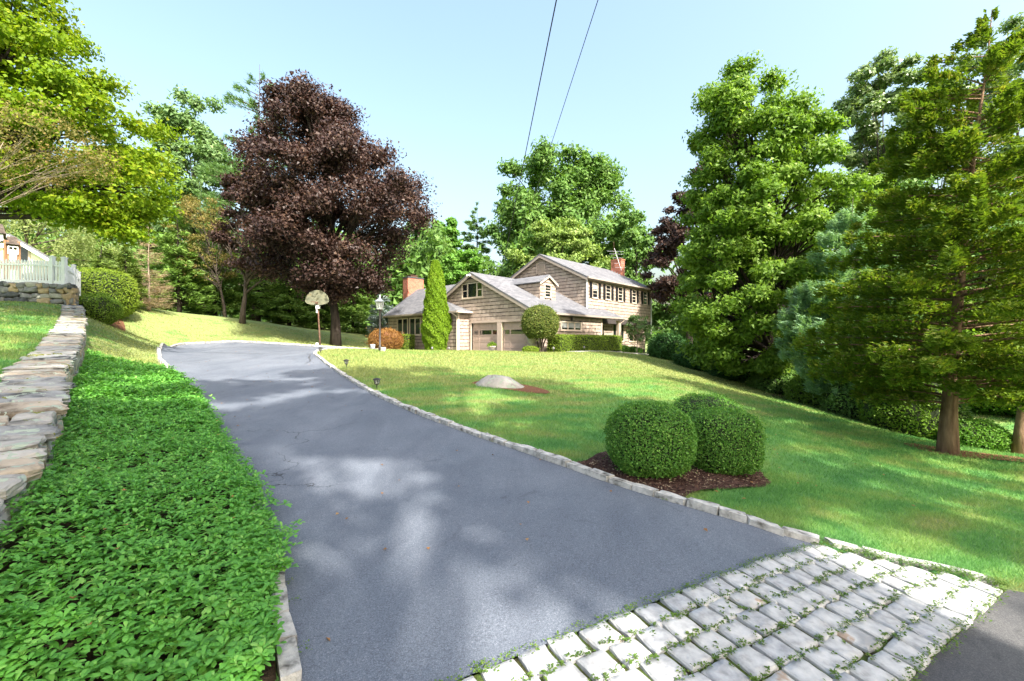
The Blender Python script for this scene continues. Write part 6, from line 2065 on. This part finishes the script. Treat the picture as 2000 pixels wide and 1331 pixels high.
# shrubs by the picket fence
mound('hedge_shrub', 'large clipped green shrub beside the picket fence', 200, 25.5, 2.9, 2.6, 11000, 0.10, LM['hedge'], 421, 2.8, 0.10)
mound('azalea', 'loose green shrub in the mulch in front of the clipped shrub', 190, 23.0, 2.0, 1.5, 6000, 0.09, LM['maple_g'], 422, 2.0, 0.25)
LM['hedge'] = LM['hedge']
fb2 = smooth_poly([XY(152, 600, 19.9), XY(180, 600, 21), XY(225, 606, 22), XY(245, 600, 25), XY(215, 592, 27.5), XY(150, 592, 27)], 0.4, True)
V, T = drape(fb2, 0.5, 0.03)
tag(link('mulch_bed', np_mesh('mulch_bed', V, T, True), M['mulch_red']), kind='structure', label='reddish mulch bed beside the picket fence')
for k_, pts in enumerate(([XY(1500, 772, 19.6), XY(1600, 806, 16.6), XY(1680, 832, 14.8), XY(1730, 848, 13.8), XY(1800, 850, 14.6), XY(1700, 800, 18), XY(1600, 770, 21), XY(1480, 745, 24)],
                       [XY(1770, 878, 10.9), XY(1850, 895, 10.2), XY(1930, 902, 10.1), XY(2030, 915, 9.8), XY(2030, 905, 10.3), XY(1930, 893, 10.7), XY(1850, 882, 11.1), XY(1780, 873, 11.4)])):
    pl_ = smooth_poly(pts, 0.3, True); V, T = drape(pl_, 0.4, 0.025)
    tag(link('mulch_bed', np_mesh('mulch_bed', V, T, True), M['mulch_red' if k_ else 'soil']), kind='structure', label=['shaded leaf litter under the wood edge', 'reddish needle litter at the cedar foot'][k_])

# ---------------------------------------------------------------- basketball hoop, lamp post, path lights, garden things
Yh = 28.2
hx = PXX(622, Yh); hz = gz(hx, Yh)
hoop = empty('basketball_hoop', (hx, Yh, hz))
tag(hoop, 'weathered basketball hoop with fan backboard on a rusty pole beside the court', 'basketball hoop')
def hp(px, py): return ((px - 622) / F * Yh, PZ(py, Yh) - hz)
MB().tube([(0.12, 0, -0.2), (0.06, 0, 0.9), (0.0, 0.02, 1.8), (-0.04, 0.04, hp(0, 594)[1])], [0.055, 0.05, 0.045, 0.045], 10).build('pole', M['rust'], hoop, True)
bz0 = hp(0, 597)[1]
fan = [(-0.30, 0.0), (0.30, 0.0), (0.66, 0.10), (0.76, 0.22), (0.75, 0.42), (0.66, 0.62), (0.48, 0.80), (0.25, 0.92), (0, 0.96), (-0.25, 0.92), (-0.48, 0.80), (-0.66, 0.62), (-0.75, 0.42), (-0.76, 0.22), (-0.66, 0.10)]
bb = MB().prism([(x, -0.22, bz0 + z) for x, z in fan], (0, 0.03, 0)).build('backboard', M['board'], hoop)
rim = MB()
pts = [(0.23 * math.cos(t), -0.22 - 0.33 + 0.23 * math.sin(t), bz0 + 0.16) for t in np.linspace(0, 2 * math.pi, 21)]
rim.tube(pts, 0.011, 6, False)
rim.box(-0.07, 0.07, -0.33, -0.222, bz0 + 0.08, bz0 + 0.17)
rim.build('rim', M['rust'], hoop)
MB().box(-0.10, 0.10, -0.19, 0.06, bz0 - 0.22, bz0 + 0.12).box(-0.07, -0.03, -0.19, 0.0, bz0 - 0.5, bz0 - 0.2).build('bracket', M['white_paint'], hoop)
MB().box(-0.14, -0.02, -0.08, 0.06, -0.1, 0.24).build('post_sleeve', M['white_paint'], hoop)

Yl = 22.0
lx = PXX(742, Yl); lz = gz(lx, Yl)
lamp = empty('lamp_post', (lx, Yl, lz))
tag(lamp, 'dark lamp post with glass carriage lantern on the lawn edge', 'lamp post')
LT = PZ(577, Yl) - lz
h0 = LT - 0.72
MB().lathe([(0.075, -0.1), (0.075, 0.25), (0.052, 0.28), (0.045, h0 - 0.1), (0.06, h0 - 0.06), (0.04, h0)], 12).build('post', M['dark_bronze'], lamp, True)
gl_ = MB()
gl_.hexa([(-0.10, -0.10, h0 + 0.04), (0.10, -0.10, h0 + 0.04), (0.10, 0.10, h0 + 0.04), (-0.10, 0.10, h0 + 0.04), (-0.15, -0.15, h0 + 0.38), (0.15, -0.15, h0 + 0.38), (0.15, 0.15, h0 + 0.38), (-0.15, 0.15, h0 + 0.38)])
gl_.build('lantern_glass', M['lamp_glass'], lamp)
fr = MB().box(-0.12, 0.12, -0.12, 0.12, h0 - 0.01, h0 + 0.035)
for sx in (-1, 1):
    for sy in (-1, 1):
        fr.tube([(sx * 0.108, sy * 0.108, h0 + 0.03), (sx * 0.158, sy * 0.158, h0 + 0.39)], 0.012, 5)
fr.add([(-0.20, -0.20, h0 + 0.385), (0.20, -0.20, h0 + 0.385), (0.20, 0.20, h0 + 0.385), (-0.20, 0.20, h0 + 0.385), (-0.06, -0.06, h0 + 0.53), (0.06, -0.06, h0 + 0.53), (0.06, 0.06, h0 + 0.53), (-0.06, 0.06, h0 + 0.53)], [(0, 3, 2, 1), (4, 5, 6, 7), (0, 1, 5, 4), (1, 2, 6, 5), (2, 3, 7, 6), (3, 0, 4, 7)])
fr.lathe([(0.05, h0 + 0.53), (0.06, h0 + 0.57), (0.02, h0 + 0.62), (0.03, h0 + 0.65), (0.005, h0 + 0.72)], 8)
fr.build('lantern_frame', M['alu'], lamp)
MB().lathe([(0.02, h0 + 0.05), (0.02, h0 + 0.18), (0.035, h0 + 0.22), (0.03, h0 + 0.28), (0.005, h0 + 0.30)], 8).build('bulb', M['white_paint'], lamp)


def path_light(label, px, Y, h):
    x = PXX(px, Y); z = gz(x, Y)
    r = empty('path_light', (x, Y, z)); tag(r, label, 'path light', 'small bronze path lights along the drive')
    s = h / 0.27
    MB().lathe([(0.012 * s, -0.06), (0.012 * s, 0.09 * s), (0.02 * s, 0.10 * s), (0.045 * s, 0.115 * s), (0.05 * s, 0.125 * s)], 10).build('stake', M['dark_bronze'], r)
    MB().lathe([(0.045 * s, 0.126 * s), (0.066 * s, 0.22 * s)], 10).build('glass', M['lamp_glass'], r)
    mb = MB()
    for k in range(6):
        t = k * math.pi / 3
        mb.tube([(0.05 * s * math.cos(t), 0.05 * s * math.sin(t), 0.12 * s), (0.071 * s * math.cos(t), 0.071 * s * math.sin(t), 0.225 * s)], 0.006 * s, 4)
    mb.lathe([(0.092 * s, 0.222 * s), (0.092 * s, 0.235 * s), (0.07 * s, 0.25 * s), (0.03 * s, 0.262 * s), (0.012 * s, 0.27 * s)], 14)
    mb.build('cap', M['dark_bronze'], r)


path_light('path light on the lawn nearest the viewer', 736, 10.2, 0.27)
path_light('path light on the lawn, middle of three along the kerb', 676.5, 14.2, 0.27)
path_light('path light at the kerb tip beside the turning court', 626, 19.6, 0.29)


def spot_light(label, px, Y):
    x = PXX(px, Y); z = gz(x, Y)
    r = empty('garden_spotlight', (x, Y, z)); tag(r, label, 'garden light', 'low garden spotlights by the house')
    MB().tube([(0, 0, -0.05), (0, 0, 0.28)], 0.018, 6).build('stake', M['dark_bronze'], r)
    MB().lathe([(0.06, 0.22), (0.07, 0.26), (0.05, 0.33), (0.02, 0.36)], 10).build('head', M['field_grey'], r)


for px, Yq, lab in ((844, 28.6, 'garden light left of the arborvitae base'), (877, 28.6, 'garden light right of the arborvitae base'), (1081, 25.3, 'garden light at the hedge foot near the topiary'), (1141, 27.8, 'garden light at the middle of the long hedge')):
    spot_light(lab, px, Yq)
# meter/valve rock beside lamp post and white bucket by the laceleaf maple
x, y = PXX(748.5, 21.9), 21.9
me = rough_block(0.22, 0.2, 0.24, 71, 5, 0.4, 0.05)
tag(link('light_housing', me, M['field_pale'], None, (x, y, gz(x, y) + 0.09)), 'small pale stone like fixture at the lamp post foot', 'garden light')
x, y = PXX(728, 27.4), 27.4
tag(MB().lathe([(0.13, 0), (0.15, 0.30), (0.16, 0.32), (0.13, 0.33)], 14).build('bucket', M['white_paint'], None, True, (x, y, gz(x, y) + 0.02)), 'small white bucket left of the laceleaf maple', 'bucket')
# flower pot by the garage pier
x, y = h2w(1.48, -0.75)
pot = empty('flower_pot', (x, y, gz(x, y))); tag(pot, 'pale pot of yellow green flowers at the pier between garage doors', 'flower pot')
MB().lathe([(0.17, 0), (0.26, 0.36), (0.28, 0.38), (0.28, 0.42), (0.24, 0.42)], 16).build('pot', M['terracotta'], pot, True)
rng = np.random.default_rng(77); nf = 500
pp = unit(rng.normal(0, 1, (nf, 3)) + np.array([0, 0, 0.5])) * rng.uniform(0.1, 0.36, (nf, 1)) * np.array([1, 1, 0.7]) + np.array([0, 0, 0.45])
link('flowers', leaf_mesh('flowers', pp, rng.normal(0, 1, (nf, 3)), rng.normal(0, .5, (nf, 3)) + np.array([0, 0, 1]), 0.09, 0.06), LM['arbor'], pot)
# garden ornament and electric meter by the topiary
x, y = h2w(4.9, -0.75)
orn = empty('garden_ornament', (x, y, gz(x, y))); tag(orn, 'pale grey upright garden ornament beside the second garage door', 'ornament')
MB().lathe([(0.18, 0), (0.18, 0.12), (0.10, 0.18), (0.09, 0.45), (0.22, 0.62), (0.26, 0.85), (0.24, 1.05), (0.12, 1.18), (0.02, 1.22)], 14).build('body', M['field_pale'], orn, True)
MB().box(-0.1, -0.04, -0.27, -0.2, 0.92, 0.99).box(0.05, 0.11, -0.27, -0.2, 0.92, 0.99).build('eyes', M['black_paint'], orn)

# overhead wires
def wire(label, p0, p1, sag, r):
    a, b = Vector(p0), Vector(p1)
    pts = []
    for t in np.linspace(0, 1, 40):
        q = a.lerp(b, t); q.z -= sag * 4 * t * (1 - t); pts.append(q)
    o = MB().tube(pts, r, 6).build('overhead_wire', M['black_paint'], None, True)
    tag(o, label, 'wire', 'overhead service wires')


wire('left, thicker overhead wire crossing the sky towards the house', (2.03, -8, 9.46), (-1.07, 39.5, 7.2), 0.0, 0.014)
wire('right, thinner overhead wire crossing the sky towards the house', (3.03, -8, 9.57), (-0.46, 39.5, 7.0), 0.0, 0.009)

# ---------------------------------------------------------------- pachysandra bed
rng = np.random.default_rng(500)
bed = np.vstack([LE[:int(11.9 / 0.25) + 6], [XY(300, 722, 12.6), XY(250, 712, 12.9), XY(165, 700, 12.9)]])
bed = np.array([(p[0] - 0.12 * float(1 - sstep(2.45, 2.95, p[1])), p[1]) for p in LE if p[1] < 11.9] + [XY(300, 720, 12.8), XY(240, 706, 13.2), XY(172, 694, 13.3)] + [(x + 0.02, y - 0.02) for x, y, z in WALL_EDGE[9:0:-1]] + [(-1.1, -1.8)])
V, T = drape(bed, 0.3, 0.012)
tag(link('planting_bed', np_mesh('planting_bed', V, T, True), M['soil']), kind='structure', label='dark soil under the pachysandra')
pts = []
lo, hi = bed.min(0), bed.max(0)
cand = rng.uniform(lo, hi, (260000, 2))
cand = cand[inside(cand[:, 0], cand[:, 1], bed)]
area = (hi - lo).prod()
dist = np.hypot(cand[:, 0], cand[:, 1])
dens = np.clip(680 * (4.0 / np.maximum(dist, 2.4)) ** 0.9, 170, 900)
keep = rng.random(len(cand)) < dens / (260000 / area)
cand = cand[keep]
# fringe leaning over the kerb
nw = len(cand)
dist = np.hypot(cand[:, 0], cand[:, 1])
edge = np.array([p for p in LE if p[1] < 12.2])
de = np.min(np.hypot(cand[:, None, 0] - edge[None, :, 0], cand[:, None, 1] - edge[None, :, 1]), axis=1)
fr_ = cand[de < 0.30] + np.array([0.17, 0.03]) * rng.random(((de < 0.30).sum(), 1)) * np.clip((cand[de < 0.30][:, 1:2] - 2.5) / 0.8, 0.12, 1)
cand = np.vstack([cand, fr_]); nw = len(cand)
dist = np.hypot(cand[:, 0], cand[:, 1])
de = np.min(np.hypot(cand[:, None, 0] - edge[None, :, 0], cand[:, None, 1] - edge[None, :, 1]), axis=1)
zg = ground_z(cand[:, 0], cand[:, 1])
hgt = 0.10 + 0.11 * rng.random(nw) + 0.035 * np.sin(cand[:, 0] * 3.1) * np.sin(cand[:, 1] * 2.7) - 0.06 * (de < 0.14)
sc = np.clip(dist / 6.0, 1.0, 1.9)
NL = 7
LV, LT_ = [], []
k = np.repeat(np.arange(nw), NL)
ang = np.tile(np.arange(NL) * 2 * np.pi / NL, nw) + np.repeat(rng.random(nw) * 6.28, NL) + rng.normal(0, 0.25, nw * NL)
ln = 0.058 * rng.uniform(0.7, 1.25, nw * NL) * sc[k]
inner = (np.tile(np.arange(NL), nw) % 3 == 0)
ln = np.where(inner, ln * 0.7, ln)
elev = np.where(inner, 0.75, 0.28) + rng.normal(0, 0.2, nw * NL)
d = np.column_stack([np.cos(ang) * np.cos(elev), np.sin(ang) * np.cos(elev), np.sin(elev)])
tilt = rng.normal(0, 0.16, (nw, 2))
d[:, 2] += d[:, 0] * tilt[k, 0] + d[:, 1] * tilt[k, 1]
side = np.column_stack([-np.sin(ang), np.cos(ang), np.zeros(nw * NL)])
nup = np.cross(d, side); nup *= np.sign(nup[:, 2:3])
c0 = np.column_stack([cand[k], zg[k] + hgt[k] * (0.9 + 0.1 * sc[k])])
b0 = c0 + d * (ln * 0.10)[:, None]
w = (ln * 0.19)[:, None]
dn = np.array([0, 0, 1.0])
m1 = c0 + d * (ln * 0.50)[:, None]; m2 = c0 + d * (ln * 0.84)[:, None] - dn * (ln * 0.09)[:, None]
l1, r1 = m1 + side * w * 0.85 + nup * (ln * 0.04)[:, None], m1 - side * w * 0.85 + nup * (ln * 0.04)[:, None]
l2, r2 = m2 + side * w, m2 - side * w
tip = c0 + d * ln[:, None] - dn * (ln * 0.22)[:, None]
VV = np.stack([b0, r1, r2, tip, l2, l1], 1).reshape(-1, 3)
bb_ = (np.arange(nw * NL) * 6)[:, None]
TT = np.concatenate([bb_ + [[0, 1, 5]], bb_ + [[1, 2, 5]], bb_ + [[5, 2, 4]], bb_ + [[2, 3, 4]]], 1).reshape(-1, 3)
pach = link('ground_cover', np_mesh('ground_cover', VV, TT), LM['pachy'])
tag(pach, 'glossy green pachysandra filling the bed between wall and driveway', 'ground cover', None, 'stuff')

# ---------------------------------------------------------------- weeds in the cobble joints and at the kerb foot
rng = np.random.default_rng(510)
C_, D_, N_, L_ = [], [], [], []
def weed(x, y, n, r, h):
    a = rng.random(n) * 6.28; q = rng.random(n) ** 0.6 * r
    px_, py_ = x + q * np.cos(a), y + q * np.sin(a)
    C_.append(np.column_stack([px_, py_, np.full(n, gz(x, y) + 0.012) + rng.random(n) * h]))
    D_.append(np.column_stack([np.cos(a), np.sin(a), rng.uniform(-0.1, 0.6, n)])); N_.append(rng.normal(0, .35, (n, 3)) + np.array([0, 0, 1])); L_.append(rng.uniform(0.009, 0.020, n))


ud = (AP_C2 - AP_A) / np.linalg.norm(AP_C2 - AP_A)
for c in range(NC + 1):
    a = AP_A + (AP_B - AP_A) * c / NC; b = AP_C2 + (AP_D2 - AP_C2) * c / NC
    Lj = np.linalg.norm(b - a)
    s = 0.0
    while s < Lj:
        if rng.random() < 0.92:
            q = a + (b - a) * s / Lj + rng.normal(0, 0.012, 2)
            weed(q[0], q[1], int(rng.integers(8, 24)), 0.042 if c in (0, NC) else 0.024, 0.012)
        s += rng.uniform(0.02, 0.07)
    if c < NC:
        m0 = AP_A + (AP_B - AP_A) * (c + 0.5) / NC; m1 = AP_C2 + (AP_D2 - AP_C2) * (c + 0.5) / NC
        for _ in range(24):
            q = m0 + (m1 - m0) * rng.random() + rng.normal(0, 0.03, 2); weed(q[0], q[1], 6, 0.016, 0.004)
for _ in range(60):
    q = AP_A + (AP_B - AP_A) * rng.random() + np.array([0.0, 0.02]) + rng.normal(0, 0.02, 2); weed(q[0], q[1], 22, 0.05, 0.035)
for p in RE[:200:5]:
    if rng.random() < 0.28: weed(p[0] - 0.02, p[1] - 0.02, 14, 0.03, 0.02)
for p in LE[:30]:
    if rng.random() < 0.5: weed(p[0] + 0.05, p[1], 12, 0.04, 0.02)
C_, D_, N_, L_ = np.vstack(C_), np.vstack(D_), np.vstack(N_), np.concatenate(L_)
LM['weed'] = mat_leaf('weed_leaf', (0.050, 0.110, 0.016), (0.105, 0.185, 0.026), (0.21, 0.24, 0.05), 0.3, 0.5, 0.3, 3.0)
tag(link('joint_weeds', leaf_mesh('joint_weeds', C_, D_, N_, L_, L_ * 0.6), LM['weed']), 'small green weeds growing in the cobble joints and at the kerbs', 'weeds', None, 'stuff')

# fallen leaves and nuts on the drive
rng = np.random.default_rng(520)
nl = 110
pp = np.column_stack([rng.uniform(-14, 4, nl * 6), rng.uniform(2, 25, nl * 6)])
pp = pp[inside(pp[:, 0], pp[:, 1], DRIVE)][:nl]
px2 = cand[rng.integers(0, len(cand), 70)]
lw = np.column_stack([rng.uniform(-2, 8, 90), rng.uniform(4.2, 14, 90)]); lw = lw[~inside(lw[:, 0], lw[:, 1], LOWERED)]
pz = np.concatenate([ground_z(pp[:, 0], pp[:, 1]) + 0.012, ground_z(px2[:, 0], px2[:, 1]) + 0.20, ground_z(lw[:, 0], lw[:, 1]) + 0.05])
pp = np.vstack([pp, px2, lw])
LM['fallen'] = mat_leaf('fallen_leaf', (0.16, 0.08, 0.03), (0.34, 0.17, 0.07), (0.40, 0.31, 0.13), 0.1, 0.8, 0.1)
tag(link('fallen_leaves', leaf_mesh('fallen_leaves', np.column_stack([pp, pz]), np.column_stack([rng.normal(0, 1, (len(pp), 2)), np.zeros(len(pp))]), np.array([0, 0, 1.0]) + rng.normal(0, .25, (len(pp), 3)), rng.uniform(0.025, 0.05, len(pp)), 0.03), LM['fallen']), 'scattered dry brown leaves on drive, lawn and ground cover', 'leaves', None, 'stuff')

# ---------------------------------------------------------------- mown grass
rng = np.random.default_rng(530)
def grass_points(n, dmin, dmax, power):
    """Area points whose density thins with distance from the drive mouth."""
    u = rng.random(n)
    d = dmin * (dmax / dmin) ** u if power == 2 else np.sqrt(dmin ** 2 + u * (dmax ** 2 - dmin ** 2))
    a = rng.uniform(math.radians(-56), math.radians(63), n)
    return d * np.sin(a), d * np.cos(a)


gx_, gy_ = grass_points(660000, 2.6, 40, 2)
bad = inside(gx_, gy_, LOWERED) | inside(gx_, gy_, BED) | inside(gx_, gy_, bed) | inside(gx_, gy_, rb)
bad |= np.abs(poly_signed(gx_, gy_, WPOLY)) < 0.36
hs = (gx_ - HO[0]) * 0.7325 - (gy_ - HO[1]) * 0.681; hu = (gx_ - HO[0]) * 0.681 + (gy_ - HO[1]) * 0.7325
bad |= (hs > -11) & (hs < 6) & (hu > -1.2)
kr = np.zeros((900, 900), bool)          # 5 cm map of the kerb lines
for q in np.vstack([smooth_poly(RE, 0.05), smooth_poly(LE, 0.05)]):
    i0, j0 = (q[0] + 25) / 0.05, q[1] / 0.05
    kr[max(0, int(j0) - 2):int(j0) + 3, max(0, int(i0) - 2):int(i0) + 3] = True
ii, jj = ((gx_ + 25) / 0.05).astype(int), (gy_ / 0.05).astype(int)
okk = (ii >= 0) & (ii < 900) & (jj >= 0) & (jj < 900)
bad[okk] |= kr[jj[okk], ii[okk]]
gx_, gy_ = gx_[~bad], gy_[~bad]
n = len(gx_)
dd = np.hypot(gx_, gy_)
zz = ground_z(gx_, gy_)
bh = rng.uniform(0.030, 0.065, n) * np.clip(dd / 9, 1.0, 1.5)
bw = rng.uniform(0.0035, 0.006, n) * np.clip(dd / 4, 0.9, 7)
a = rng.random(n) * 6.283
lean = rng.normal(0, 0.55, (n, 2)) * bh[:, None]
base = np.column_stack([gx_, gy_, zz - 0.005])
sd_ = np.column_stack([np.cos(a), np.sin(a), np.zeros(n)]) * bw[:, None] / 2
V = np.stack([base - sd_, base + sd_, base + np.column_stack([lean, bh])], 1).reshape(-1, 3)
T = np.arange(n * 3).reshape(-1, 3)
tag(link('grass', np_mesh('grass', V, T), M['blade']), 'short mown lawn grass in patchy green and yellow', 'grass', None, 'stuff')
